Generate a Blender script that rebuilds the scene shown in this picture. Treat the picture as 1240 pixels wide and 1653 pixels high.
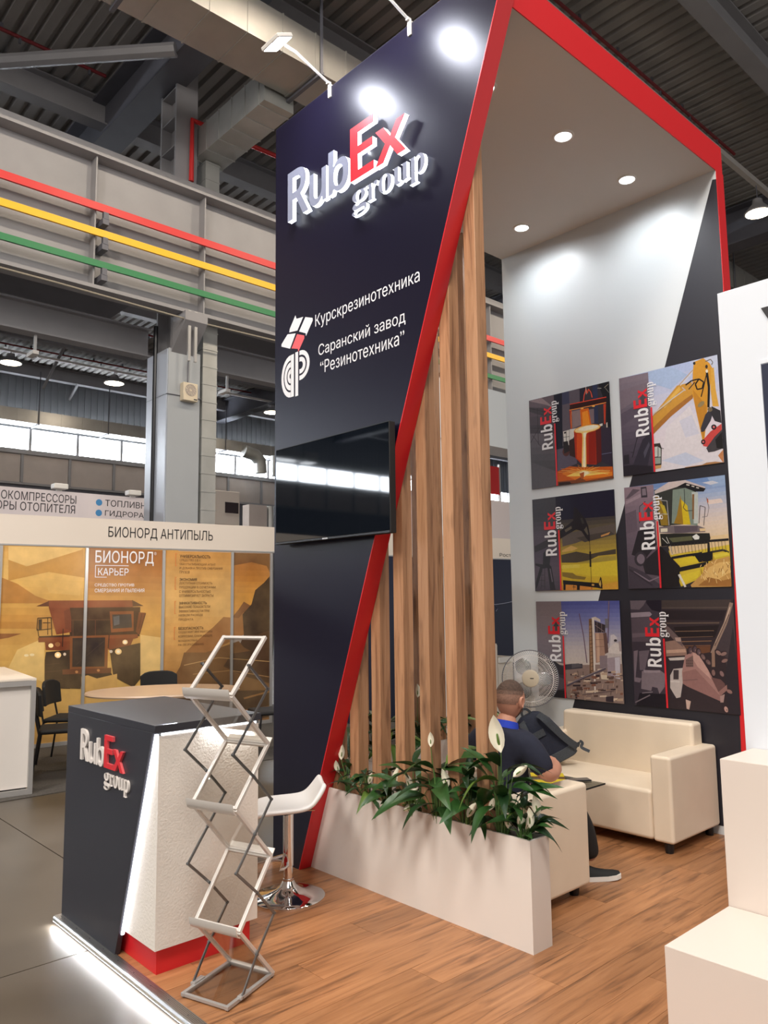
import bpy, bmesh, math, random
from mathutils import Vector, Matrix, geometry

for _o in list(bpy.data.objects):
    bpy.data.objects.remove(_o, do_unlink=True)
scene = bpy.context.scene
C = scene.collection
random.seed(7)

# ------------------------------------------------------------------ camera
CAM_H = 1.63
cam_data = bpy.data.cameras.new('camera')
cam = bpy.data.objects.new('camera', cam_data)
C.objects.link(cam)
cam_data.sensor_fit = 'VERTICAL'
cam_data.sensor_height = 36.0
cam_data.lens = 1256.685 / 1653.0 * 36.0
cam_data.clip_start = 0.05
cam_data.clip_end = 300.0
_right = Vector((0.67432, 0.73834, -0.01205))
_down = Vector((-0.09274, 0.06847, -0.99333))
_fwd = Vector((-0.73260, 0.67095, 0.11464))
cam.matrix_world = Matrix(((_right.x, -_down.x, -_fwd.x, 0.0),
                           (_right.y, -_down.y, -_fwd.y, 0.0),
                           (_right.z, -_down.z, -_fwd.z, CAM_H),
                           (0, 0, 0, 1)))
scene.camera = cam

# ------------------------------------------------------------------ world, exposure
world = bpy.data.worlds.new('hall_daylight')
scene.world = world
world.use_nodes = True
world.node_tree.nodes['Background'].inputs[0].default_value = (1.0, 0.98, 0.96, 1)
world.node_tree.nodes['Background'].inputs[1].default_value = 0.72
vs = scene.view_settings
scene.display_settings.display_device = 'sRGB'
vs.view_transform = 'Standard'
vs.look = 'None'
vs.exposure = -0.14
vs.gamma = 1.0
vs.use_curve_mapping = False
scene.cycles.sample_clamp_indirect = 6.0
scene.cycles.use_denoising = True


def area(name, loc, target, size, power, color=(1, 1, 1), size_y=None, spread=math.pi):
    d = bpy.data.lights.new(name, 'AREA')
    d.energy = power
    d.color = color
    d.size = size
    d.spread = spread
    if size_y:
        d.shape = 'RECTANGLE'
        d.size_y = size_y
    o = bpy.data.objects.new(name, d)
    C.objects.link(o)
    o.location = loc
    o.rotation_euler = (Vector(target) - Vector(loc)).to_track_quat('-Z', 'Y').to_euler()
    return o


# rows of hall lamps above and behind the camera
WARM = (1.0, 0.93, 0.85)
area('hall_lamp_row', (1.5, -1.0, 10.6), (-1.5, 3.0, 0), 2.5, 760, WARM)
area('hall_lamp_row', (5.0, 5.0, 10.0), (-1.5, 4.0, 1.0), 2.5, 280, (1.0, 0.95, 0.90))
area('hall_lamp_row', (-3.0, -5.0, 10.6), (-3.0, 1.0, 0), 2.5, 780, WARM)
area('hall_lamp_row', (-0.5, -8.0, 8.5), (-2.0, 3.0, 0.6), 2.5, 700, WARM)
area('hall_lamp_row', (-20.0, 9.0, 10.6), (-20.0, 10.0, 0), 3.0, 900, WARM)

# ------------------------------------------------------------------ colour + material helpers


def lin(c):
    return tuple(((x / 255.0) / 12.92 if x / 255.0 <= 0.04045 else ((x / 255.0 + 0.055) / 1.055) ** 2.4) for x in c)


def mat(name, rgb, rough=0.5, metal=0.0, spec=0.5, emit=None, estr=1.0, noise=0.0, nscale=8.0, stretch=(1, 1, 1), bump=0.0, coat=0.0, rvar=0.0):
    m = bpy.data.materials.new(name)
    m.use_nodes = True
    nt = m.node_tree
    b = nt.nodes['Principled BSDF']
    c = lin(rgb)
    b.inputs['Base Color'].default_value = (*c, 1)
    b.inputs['Roughness'].default_value = rough
    b.inputs['Metallic'].default_value = metal
    b.inputs['Specular IOR Level'].default_value = spec
    b.inputs['Coat Weight'].default_value = coat
    if emit is not None:
        b.inputs['Emission Color'].default_value = (*lin(emit), 1)
        b.inputs['Emission Strength'].default_value = estr
    if noise or bump or rvar:
        tc = nt.nodes.new('ShaderNodeTexCoord')
        mp = nt.nodes.new('ShaderNodeMapping')
        mp.inputs['Scale'].default_value = stretch
        nz = nt.nodes.new('ShaderNodeTexNoise')
        nz.inputs['Scale'].default_value = nscale
        nz.inputs['Detail'].default_value = 5.0
        nt.links.new(tc.outputs['Object'], mp.inputs[0])
        nt.links.new(mp.outputs[0], nz.inputs['Vector'])
        if noise:
            rp = nt.nodes.new('ShaderNodeValToRGB')
            rp.color_ramp.elements[0].position = 0.3
            rp.color_ramp.elements[1].position = 0.72
            rp.color_ramp.elements[0].color = (*(x * (1 - noise) for x in c), 1)
            rp.color_ramp.elements[1].color = (*(min(1, x * (1 + noise)) for x in c), 1)
            nt.links.new(nz.outputs['Fac'], rp.inputs[0])
            nt.links.new(rp.outputs[0], b.inputs['Base Color'])
        if rvar:
            mr = nt.nodes.new('ShaderNodeMapRange')
            mr.inputs['To Min'].default_value = max(0.02, rough - rvar)
            mr.inputs['To Max'].default_value = min(1, rough + rvar)
            nt.links.new(nz.outputs['Fac'], mr.inputs[0])
            nt.links.new(mr.outputs[0], b.inputs['Roughness'])
        if bump:
            bp = nt.nodes.new('ShaderNodeBump')
            bp.inputs['Strength'].default_value = bump
            bp.inputs['Distance'].default_value = 0.01
            nt.links.new(nz.outputs['Fac'], bp.inputs['Height'])
            nt.links.new(bp.outputs[0], b.inputs['Normal'])
    return m


def wood(name, cols, axis, fine, rough=0.45, knots=True, spec=0.4):
    """grain along one axis, offset per object so that no two boards match"""
    m = bpy.data.materials.new(name)
    m.use_nodes = True
    nt = m.node_tree
    L = nt.links.new
    b = nt.nodes['Principled BSDF']
    b.inputs['Roughness'].default_value = rough
    b.inputs['Specular IOR Level'].default_value = spec
    tc = nt.nodes.new('ShaderNodeTexCoord')
    oi = nt.nodes.new('ShaderNodeObjectInfo')
    mul = nt.nodes.new('ShaderNodeVectorMath')
    mul.operation = 'MULTIPLY_ADD'
    cmb = nt.nodes.new('ShaderNodeCombineXYZ')
    for k in range(3):
        L(oi.outputs['Random'], cmb.inputs[k])
    L(cmb.outputs[0], mul.inputs[0])
    mul.inputs[1].default_value = (37.1, 91.7, 53.3)
    L(tc.outputs['Object'], mul.inputs[2])
    mp = nt.nodes.new('ShaderNodeMapping')
    s = [1.0, 1.0, 1.0]
    s[axis] = 0.06
    mp.inputs['Scale'].default_value = s
    L(mul.outputs[0], mp.inputs[0])
    n1 = nt.nodes.new('ShaderNodeTexNoise')
    n1.inputs['Scale'].default_value = fine
    n1.inputs['Detail'].default_value = 7
    n1.inputs['Roughness'].default_value = 0.62
    n1.inputs['Distortion'].default_value = 0.7
    L(mp.outputs[0], n1.inputs['Vector'])
    r1 = nt.nodes.new('ShaderNodeValToRGB')
    el = r1.color_ramp.elements
    el[0].position = 0.28
    el[0].color = (*lin(cols[0]), 1)
    el[1].position = 0.74
    el[1].color = (*lin(cols[2]), 1)
    e = el.new(0.47)
    e.color = (*lin(cols[1]), 1)
    L(n1.outputs['Fac'], r1.inputs[0])
    mp2 = nt.nodes.new('ShaderNodeMapping')
    s2 = [1.0, 1.0, 1.0]
    s2[axis] = 0.22
    mp2.inputs['Scale'].default_value = s2
    L(mul.outputs[0], mp2.inputs[0])
    n2 = nt.nodes.new('ShaderNodeTexNoise')
    n2.inputs['Scale'].default_value = fine * 0.35
    n2.inputs['Detail'].default_value = 3
    L(mp2.outputs[0], n2.inputs['Vector'])
    r2 = nt.nodes.new('ShaderNodeValToRGB')
    r2.color_ramp.elements[0].position = 0.60
    r2.color_ramp.elements[0].color = (1, 1, 1, 1)
    r2.color_ramp.elements[1].position = 0.74
    r2.color_ramp.elements[1].color = (0.30, 0.26, 0.25, 1) if knots else (0.7, 0.7, 0.7, 1)
    L(n2.outputs['Fac'], r2.inputs[0])
    mx = nt.nodes.new('ShaderNodeMixRGB')
    mx.blend_type = 'MULTIPLY'
    mx.inputs[0].default_value = 0.75
    L(r1.outputs[0], mx.inputs[1])
    L(r2.outputs[0], mx.inputs[2])
    hs = nt.nodes.new('ShaderNodeHueSaturation')
    mr = nt.nodes.new('ShaderNodeMapRange')
    mr.inputs['To Min'].default_value = 0.86
    mr.inputs['To Max'].default_value = 1.12
    L(oi.outputs['Random'], mr.inputs[0])
    L(mr.outputs[0], hs.inputs['Value'])
    L(mx.outputs[0], hs.inputs['Color'])
    L(hs.outputs[0], b.inputs['Base Color'])
    bp = nt.nodes.new('ShaderNodeBump')
    bp.inputs['Strength'].default_value = 0.12
    bp.inputs['Distance'].default_value = 0.003
    L(n1.outputs['Fac'], bp.inputs['Height'])
    L(bp.outputs[0], b.inputs['Normal'])
    return m


def glassy(name, rgb, rough=0.02, alpha=0.15):
    """thin clear sheet: mostly transparent with a glossy skin"""
    m = bpy.data.materials.new(name)
    m.use_nodes = True
    nt = m.node_tree
    out = nt.nodes['Material Output']
    nt.nodes.remove(nt.nodes['Principled BSDF'])
    tr = nt.nodes.new('ShaderNodeBsdfTransparent')
    tr.inputs[0].default_value = (*lin(rgb), 1)
    gl = nt.nodes.new('ShaderNodeBsdfGlossy')
    gl.inputs['Roughness'].default_value = rough
    lw = nt.nodes.new('ShaderNodeLayerWeight')
    pw_ = nt.nodes.new('ShaderNodeMath')
    pw_.operation = 'POWER'
    pw_.inputs[1].default_value = 4.0
    nt.links.new(lw.outputs['Facing'], pw_.inputs[0])
    mr = nt.nodes.new('ShaderNodeMapRange')
    mr.inputs['To Min'].default_value = alpha * 0.3
    mr.inputs['To Max'].default_value = 0.7
    nt.links.new(pw_.outputs[0], mr.inputs[0])
    mx = nt.nodes.new('ShaderNodeMixShader')
    nt.links.new(mr.outputs[0], mx.inputs[0])
    nt.links.new(tr.outputs[0], mx.inputs[1])
    nt.links.new(gl.outputs[0], mx.inputs[2])
    nt.links.new(mx.outputs[0], out.inputs[0])
    return m


def printed(name, rough=0.4, grain=0.12, gscale=60.0, fog=None, gain=1.0):
    """ink colours come from the colour attribute of the print"""
    m = bpy.data.materials.new(name)
    m.use_nodes = True
    nt = m.node_tree
    b = nt.nodes['Principled BSDF']
    b.inputs['Roughness'].default_value = rough
    b.inputs['Specular IOR Level'].default_value = 0.3
    at = nt.nodes.new('ShaderNodeAttribute')
    at.attribute_name = 'Col'
    tc = nt.nodes.new('ShaderNodeTexCoord')
    nz = nt.nodes.new('ShaderNodeTexNoise')
    nz.inputs['Scale'].default_value = gscale
    nz.inputs['Detail'].default_value = 4
    nt.links.new(tc.outputs['Object'], nz.inputs['Vector'])
    mr = nt.nodes.new('ShaderNodeMapRange')
    mr.inputs['From Min'].default_value = 0.3
    mr.inputs['From Max'].default_value = 0.7
    mr.inputs['To Min'].default_value = gain * (1 - grain)
    mr.inputs['To Max'].default_value = gain * (1 + grain)
    nt.links.new(nz.outputs['Fac'], mr.inputs[0])
    mx = nt.nodes.new('ShaderNodeVectorMath')
    mx.operation = 'SCALE'
    nt.links.new(at.outputs['Color'], mx.inputs[0])
    nt.links.new(mr.outputs[0], mx.inputs['Scale'])
    if fog:
        # dusty veil printed over the picture
        n3 = nt.nodes.new('ShaderNodeTexNoise')
        n3.inputs['Scale'].default_value = 1.6
        n3.inputs['Detail'].default_value = 5
        nt.links.new(tc.outputs['Object'], n3.inputs['Vector'])
        m3 = nt.nodes.new('ShaderNodeMapRange')
        m3.inputs['From Min'].default_value = 0.35
        m3.inputs['From Max'].default_value = 0.75
        m3.inputs['To Max'].default_value = 0.30
        nt.links.new(n3.outputs['Fac'], m3.inputs[0])
        mv = nt.nodes.new('ShaderNodeMixRGB')
        mv.inputs[2].default_value = (*lin(fog), 1)
        nt.links.new(m3.outputs[0], mv.inputs[0])
        nt.links.new(mx.outputs[0], mv.inputs[1])
        nt.links.new(mv.outputs[0], b.inputs['Base Color'])
    else:
        nt.links.new(mx.outputs[0], b.inputs['Base Color'])
    return m


MAT = dict(
    dark=mat('charcoal_vinyl', (19, 16, 34), rough=0.32, spec=0.3),
    darkmat=mat('charcoal_laminate', (40, 40, 48), rough=0.42, spec=0.45),
    darkback=mat('charcoal_print', (34, 33, 42), rough=0.45),
    red=mat('red_vinyl', (210, 36, 42), rough=0.36),
    white=mat('white_laminate', (226, 219, 212), rough=0.42, noise=0.02, nscale=3),
    whitewall=mat('white_wall_vinyl', (208, 212, 214), rough=0.38),
    canopy=mat('pale_grey_canopy', (222, 216, 210), rough=0.5),
    bluewhite=mat('cool_white_panel', (216, 221, 228), rough=0.4),
    pedestal=mat('pedestal_white', (216, 204, 194), rough=0.5),
    slat=wood('oak_slat', ((120, 84, 60), (168, 124, 90), (186, 143, 108)), 2, 30.0, rough=0.5),
    plank=wood('oak_laminate', ((98, 66, 44), (160, 110, 72), (184, 132, 90)), 1, 30.0, rough=0.36, spec=0.5),
    concrete=mat('concrete', (80, 72, 62), rough=0.36, noise=0.28, nscale=1.6, rvar=0.12),
    carpet=mat('grey_carpet', (74, 70, 66), rough=0.95, noise=0.25, nscale=60, bump=0.4),
    alu=mat('aluminium', (196, 194, 192), rough=0.30, metal=1.0),
    alusatin=mat('satin_aluminium', (184, 182, 180), rough=0.36, metal=0.5),
    alugrey=mat('grey_aluminium', (122, 124, 126), rough=0.38, metal=0.9),
    alumwhite=mat('pale_aluminium', (222, 216, 210), rough=0.35, metal=0.35),
    chrome=mat('chrome', (226, 226, 228), rough=0.05, metal=1.0),
    acrylic=glassy('clear_acrylic', (240, 238, 235), alpha=0.12),
    tableglass=glassy('smoked_glass', (196, 200, 198), alpha=0.25),
    led=mat('led_glow', (255, 255, 255), emit=(246, 250, 255), estr=9.0),
    ledstrip=mat('led_tape', (255, 255, 255), emit=(240, 244, 255), estr=10.0),
    glowside=mat('glowing_acrylic_edge', (255, 255, 255), emit=(240, 248, 255), estr=2.2),
    glowback=mat('letter_back_light', (255, 255, 255), emit=(232, 242, 255), estr=3.0),
    letterface=mat('white_letter_face', (128, 132, 150), rough=0.4),
    letterred=mat('red_letter_face', (226, 34, 46), rough=0.4, emit=(226, 34, 46), estr=0.12),
    letterwhite=mat('white_letter', (228, 220, 214), rough=0.4),
    ink_white=mat('white_print', (226, 224, 226), rough=0.45),
    ink_red=mat('red_print', (214, 34, 46), rough=0.45),
    ink_red2=mat('pale_red_print', (226, 92, 96), rough=0.45),
    ink_black=mat('black_print', (28, 26, 28), rough=0.5),
    ink_grey=mat('dark_grey_print', (64, 60, 64), rough=0.5),
    ink_brown=mat('brown_print', (92, 62, 34), rough=0.5),
    ink_blue=mat('blue_print', (70, 140, 196), rough=0.5),
    ink_orange=mat('orange_print', (214, 120, 60), rough=0.5),
    screen=mat('television_screen', (10, 15, 22), rough=0.035, spec=0.75),
    blackplastic=mat('black_plastic', (18, 18, 22), rough=0.3),
    blackmatt=mat('black_matt', (20, 19, 20), rough=0.7),
    leather=mat('cream_leatherette', (226, 210, 188), rough=0.42, noise=0.03, nscale=5, bump=0.05),
    whiteplastic=mat('white_plastic', (232, 228, 222), rough=0.4),
    whiteleather=mat('white_leatherette', (234, 232, 230), rough=0.4),
    navycloth=mat('navy_cloth', (30, 33, 50), rough=0.9, noise=0.12, nscale=20, bump=0.2),
    bluecollar=mat('blue_collar', (32, 60, 176), rough=0.85),
    skin=mat('skin', (190, 136, 112), rough=0.55, noise=0.06, nscale=14),
    hairmid=mat('faded_hair', (102, 78, 66), rough=0.9, noise=0.3, nscale=100, bump=0.4),
    hairside=mat('shaved_hair_side', (132, 98, 82), rough=0.8, noise=0.25, nscale=120),
    hair=mat('cropped_dark_hair', (78, 60, 50), rough=0.9, noise=0.35, nscale=90, bump=0.6),
    beard=mat('short_beard', (84, 66, 58), rough=0.9, noise=0.3, nscale=90),
    eye=mat('eye_white', (230, 226, 220), rough=0.2),
    bag=mat('navy_nylon', (20, 26, 46), rough=0.75, noise=0.15, nscale=40, bump=0.25),
    bagtrim=mat('black_webbing', (58, 63, 70), rough=0.7, noise=0.15, nscale=90, bump=0.3),
    leaf=mat('peace_lily_leaf', (40, 74, 32), rough=0.36, noise=0.35, nscale=9),
    leafdark=mat('dark_leaf', (28, 56, 27), rough=0.38, noise=0.35, nscale=9),
    leaflight=mat('young_leaf', (92, 120, 50), rough=0.4, noise=0.3, nscale=9),
    spathe=mat('lily_spathe', (232, 226, 204), rough=0.5),
    stemgreen=mat('green_stem', (84, 116, 60), rough=0.5),
    soil=mat('potting_soil', (44, 34, 26), rough=0.95, noise=0.3, nscale=50, bump=0.5),
    steel=mat('grey_painted_steel', (142, 140, 142), rough=0.5, noise=0.06, nscale=2),
    steeldark=mat('dark_grey_steel', (96, 96, 104), rough=0.55, noise=0.08, nscale=2),
    columnmat=mat('column_cladding', (160, 164, 168), rough=0.42, noise=0.02, nscale=2),
    columnshine=mat('column_corner_cladding', (170, 176, 188), rough=0.3),
    deck=mat('corrugated_deck', (150, 146, 143), rough=0.55, noise=0.08, nscale=1.2),
    galv=mat('galvanised_duct', (168, 165, 160), rough=0.40, metal=0.55, noise=0.10, nscale=1.5),
    galvgrey=mat('galvanised_grey', (178, 178, 174), rough=0.42, metal=0.5, noise=0.12, nscale=2),
    pipe_red=mat('red_pipe', (206, 44, 44), rough=0.45),
    pipe_darkred=mat('dark_red_pipe', (128, 34, 40), rough=0.5),
    pipe_yellow=mat('yellow_pipe', (240, 182, 26), rough=0.45),
    pipe_green=mat('green_pipe', (42, 122, 74), rough=0.45),
    siding=mat('grey_siding', (142, 146, 152), rough=0.55),
    wallpanel=mat('beige_wall_panel', (178, 167, 160), rough=0.6, noise=0.06, nscale=1.5),
    window=mat('daylit_window', (255, 255, 255), emit=(238, 246, 255), estr=30.0),
    lamp=mat('lamp_lens', (255, 250, 240), emit=(255, 236, 206), estr=14.0),
    flood=mat('floodlight_lens', (255, 255, 255), emit=(236, 240, 255), estr=60.0),
    beige=mat('beige_plastic', (206, 192, 168), rough=0.5),
    fascia=mat('cream_fascia', (232, 220, 206), rough=0.45),
    greypanel=mat('lilac_grey_banner', (222, 212, 214), rough=0.5),
    navypanel=mat('navy_print_panel', (28, 34, 58), rough=0.4),
    paleline=mat('pale_line_print', (92, 100, 126), rough=0.5),
    tabletop=mat('beech_tabletop', (196, 168, 142), rough=0.35),
    yellowprint=mat('yellow_print', (214, 190, 40), rough=0.4),
    phone=mat('phone_glass', (70, 70, 74), rough=0.12),
    shadowgap=mat('black_gap', (10, 10, 12), rough=0.8),
    cable=mat('grey_cable', (150, 142, 128), rough=0.6),
    print=printed('poster_print', grain=0.05, gain=0.82),
    mural=printed('mural_print', rough=0.35, grain=0.14, gscale=5.0, fog=(196, 164, 116)),
)

# ------------------------------------------------------------------ mesh + object helpers


class MB:
    def __init__(self):
        self.v = []
        self.f = []
        self.mi = []

    def add(self, vs, fs, mi=0):
        n = len(self.v)
        self.v += [tuple(p) for p in vs]
        for f in fs:
            self.f.append(tuple(i + n for i in f))
            self.mi.append(mi)
        return self

    def box(self, x0, x1, y0, y1, z0, z1, mi=0, M=None):
        x0, x1 = min(x0, x1), max(x0, x1)
        y0, y1 = min(y0, y1), max(y0, y1)
        z0, z1 = min(z0, z1), max(z0, z1)
        vs = [(x0, y0, z0), (x1, y0, z0), (x1, y1, z0), (x0, y1, z0), (x0, y0, z1), (x1, y0, z1), (x1, y1, z1), (x0, y1, z1)]
        if M is not None:
            vs = [M @ Vector(p) for p in vs]
        return self.add(vs, [(0, 3, 2, 1), (4, 5, 6, 7), (0, 1, 5, 4), (1, 2, 6, 5), (2, 3, 7, 6), (3, 0, 4, 7)], mi)

    def prism(self, pts, vec, mi=0):
        """closed polygon extruded along vec"""
        pts = [Vector(p) for p in pts]
        vec = Vector(vec)
        nrm = Vector((0, 0, 0))
        for i in range(len(pts)):
            nrm += pts[i].cross(pts[(i + 1) % len(pts)])
        if nrm.dot(vec) > 0:
            pts = pts[::-1]
        n = len(pts)
        fs = [tuple(range(n)), tuple(range(2 * n - 1, n - 1, -1))]
        fs += [(i, i + n, (i + 1) % n + n, (i + 1) % n) for i in range(n)]
        return self.add(pts + [p + vec for p in pts], fs, mi)

    def poly(self, pts, mi=0):
        return self.add(pts, [tuple(range(len(pts)))], mi)

    def tube(self, pts, r, n=8, mi=0, caps=True, closed=False):
        pts = [Vector(p) for p in pts]
        rs = r if isinstance(r, (list, tuple)) else [r] * len(pts)
        rings = []
        up = None
        for i, p in enumerate(pts):
            if closed:
                d = pts[(i + 1) % len(pts)] - pts[i - 1]
            elif i == 0:
                d = pts[1] - pts[0]
            elif i == len(pts) - 1:
                d = pts[-1] - pts[-2]
            else:
                d = (pts[i + 1] - p).normalized() + (p - pts[i - 1]).normalized()
            d.normalize()
            if up is None:
                a = Vector((0, 0, 1)) if abs(d.z) < 0.9 else Vector((1, 0, 0))
            else:
                a = up
            s = d.cross(a).normalized()
            up = s.cross(d).normalized()
            rings.append([p + (s * math.cos(2 * math.pi * k / n) + up * math.sin(2 * math.pi * k / n)) * rs[i] for k in range(n)])
        vs = [q for ring in rings for q in ring]
        fs = []
        m = len(pts)
        for i in range(m if closed else m - 1):
            j = (i + 1) % m
            for k in range(n):
                fs.append((i * n + k, i * n + (k + 1) % n, j * n + (k + 1) % n, j * n + k))
        if caps and not closed:
            fs.append(tuple(range(n - 1, -1, -1)))
            fs.append(tuple((m - 1) * n + k for k in range(n)))
        return self.add(vs, fs, mi)

    def lathe(self, prof, n=24, c=(0, 0, 0), M=None, mi=0):
        vs = []
        for (r, z) in prof:
            for k in range(n):
                a = 2 * math.pi * k / n
                p = Vector((r * math.cos(a), r * math.sin(a), z))
                if M is not None:
                    p = M @ p
                vs.append(p + Vector(c))
        fs = []
        for i in range(len(prof) - 1):
            for k in range(n):
                fs.append((i * n + k, i * n + (k + 1) % n, (i + 1) * n + (k + 1) % n, (i + 1) * n + k))
        if prof[0][0] > 1e-6:
            fs.append(tuple(range(n - 1, -1, -1)))
        if prof[-1][0] > 1e-6:
            fs.append(tuple((len(prof) - 1) * n + k for k in range(n)))
        return self.add(vs, fs, mi)

    def sweep(self, path, prof, width_vec, mi=0):
        """profile polygon (list of 2d offsets handled by caller) - straight prism"""
        return self.prism(path, width_vec, mi)

    def build(self, name, m, parent=None, smooth=False, bevel=0.0, seg=2, kind=None, fix=True):
        me = bpy.data.meshes.new(name)
        me.from_pydata(self.v, [], self.f)
        ms = m if isinstance(m, (list, tuple)) else [m]
        for x in ms:
            me.materials.append(x)
        for p, i in zip(me.polygons, self.mi):
            p.material_index = i
        if fix:
            bm = bmesh.new()
            bm.from_mesh(me)
            bmesh.ops.remove_doubles(bm, verts=bm.verts, dist=1e-6)
            bmesh.ops.recalc_face_normals(bm, faces=bm.faces)
            bm.to_mesh(me)
            bm.free()
        if smooth:
            for p in me.polygons:
                p.use_smooth = True
            me.set_sharp_from_angle(angle=math.radians(38))
        o = bpy.data.objects.new(name, me)
        C.objects.link(o)
        if bevel:
            b = o.modifiers.new('bevel', 'BEVEL')
            b.width = bevel
            b.segments = seg
            b.limit_method = 'ANGLE'
            b.angle_limit = math.radians(35)
            for p in me.polygons:
                p.use_smooth = True
            me.set_sharp_from_angle(angle=math.radians(60))
            if seg > 1:
                b.harden_normals = True
        attach(o, parent)
        if kind:
            o['kind'] = kind
        return o


def attach(o, parent):
    """child meshes are modelled in the coordinates of the unmoved thing"""
    if parent is None:
        return
    o.parent = parent
    p = Vector(BASE.get(parent.name, (0, 0, 0)))
    o.matrix_parent_inverse = Matrix.Translation(-p)


BASE = {}


def thing(name, label, cat, loc=(0, 0, 0), group=None):
    o = bpy.data.objects.new(name, None)
    C.objects.link(o)
    o.location = loc
    o.empty_display_size = 0.1
    o['label'] = label
    o['category'] = cat
    if group:
        o['group'] = group
    BASE[o.name] = tuple(loc)
    return o


def tag(o, label, cat, group=None):
    o['label'] = label
    o['category'] = cat
    if group:
        o['group'] = group
    return o


def struct(o, label=None):
    o['kind'] = 'structure'
    if label:
        o['label'] = label
    return o


def setting(name, loc=(0, 0, 0), label=None):
    o = bpy.data.objects.new(name, None)
    C.objects.link(o)
    o.location = loc
    BASE[o.name] = tuple(loc)
    o['kind'] = 'structure'
    if label:
        o['label'] = label
    return o


def dup(root, loc, rotz=None, label=None):
    r = root.copy()
    C.objects.link(r)
    r.location = loc
    if rotz is not None:
        r.rotation_euler = (0, 0, rotz)
    if label:
        r['label'] = label
    for ch in list(root.children):
        c = ch.copy()
        C.objects.link(c)
        c.parent = r
        for g in ch.children:
            d = g.copy()
            C.objects.link(d)
            d.parent = c
    return r


def seated(o, k):
    """sub-part: parent o to part k (both in the thing's coordinates)"""
    o.parent = k
    o.matrix_parent_inverse = Matrix.Identity(4)
    return o


# ------------------------------------------------------------------ lettering


def glyphs(text, extrude=0.0, bold=0.0, res=3):
    cu = bpy.data.curves.new('t', 'FONT')
    cu.body = text
    cu.extrude = extrude
    cu.offset = bold
    cu.resolution_u = res
    ob = bpy.data.objects.new('t', cu)
    C.objects.link(ob)
    bpy.context.view_layer.update()
    dg = bpy.context.evaluated_depsgraph_get()
    me = bpy.data.meshes.new_from_object(ob.evaluated_get(dg))
    vs = [v.co.copy() for v in me.vertices]
    fs = [tuple(p.vertices) for p in me.polygons]
    nz = [p.normal.z for p in me.polygons]
    bpy.data.objects.remove(ob)
    bpy.data.meshes.remove(me)
    bpy.data.curves.remove(cu)
    return vs, fs, nz


def contours(text, res=4):
    """outlines of a line of text, each with the holes that lie inside it"""
    cu = bpy.data.curves.new('t', 'FONT')
    cu.body = text
    ob = bpy.data.objects.new('t', cu)
    C.objects.link(ob)
    bpy.context.view_layer.update()
    dg = bpy.context.evaluated_depsgraph_get()
    oc = ob.evaluated_get(dg).to_curve(dg)
    loops = []
    for sp in oc.splines:
        pts = []
        bz = sp.bezier_points
        n = len(bz)
        for i in range(n):
            p, q = bz[i], bz[(i + 1) % n]
            straight = (p.handle_right - p.co).cross(q.co - p.co).length < 1e-5 and (q.handle_left - q.co).cross(q.co - p.co).length < 1e-5
            m = 1 if straight else res
            for k in range(m):
                t = k / m
                pts.append(p.co * (1 - t) ** 3 + p.handle_right * 3 * t * (1 - t) ** 2 + q.handle_left * 3 * t * t * (1 - t) + q.co * t ** 3)
        if len(pts) > 2:
            ar = sum(pts[i].x * pts[(i + 1) % len(pts)].y - pts[i].y * pts[(i + 1) % len(pts)].x for i in range(len(pts))) / 2
            loops.append((ar, pts))
    ob.to_curve_clear()
    bpy.data.objects.remove(ob)
    bpy.data.curves.remove(cu)
    if not loops:
        return []
    def inside(pt, poly):
        c = False
        for i in range(len(poly)):
            a, b = poly[i], poly[i - 1]
            if (a.y > pt.y) != (b.y > pt.y) and pt.x < (b.x - a.x) * (pt.y - a.y) / (b.y - a.y) + a.x:
                c = not c
        return c

    out, holes = [], []
    for i, (ar, p) in enumerate(loops):
        hole = any(j != i and ar * ar2 < 0 and abs(ar2) > abs(ar) and all(inside(q, p2) for q in p) for j, (ar2, p2) in enumerate(loops))
        if hole:
            holes.append(p)
        else:
            out.append([p])
    for h in holes:
        best = [g for g in out if all(inside(q, g[0]) for q in h)]
        if best:
            min(best, key=lambda g: (max(p.x for p in g[0]) - min(p.x for p in g[0]))).append(h)
    return out


def winding(pt, poly):
    w = 0
    for i in range(len(poly)):
        a, b = poly[i], poly[(i + 1) % len(poly)]
        s = (b.x - a.x) * (pt.y - a.y) - (pt.x - a.x) * (b.y - a.y)
        if a.y <= pt.y < b.y and s > 0:
            w += 1
        elif b.y <= pt.y < a.y and s < 0:
            w -= 1
    return w != 0


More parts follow.
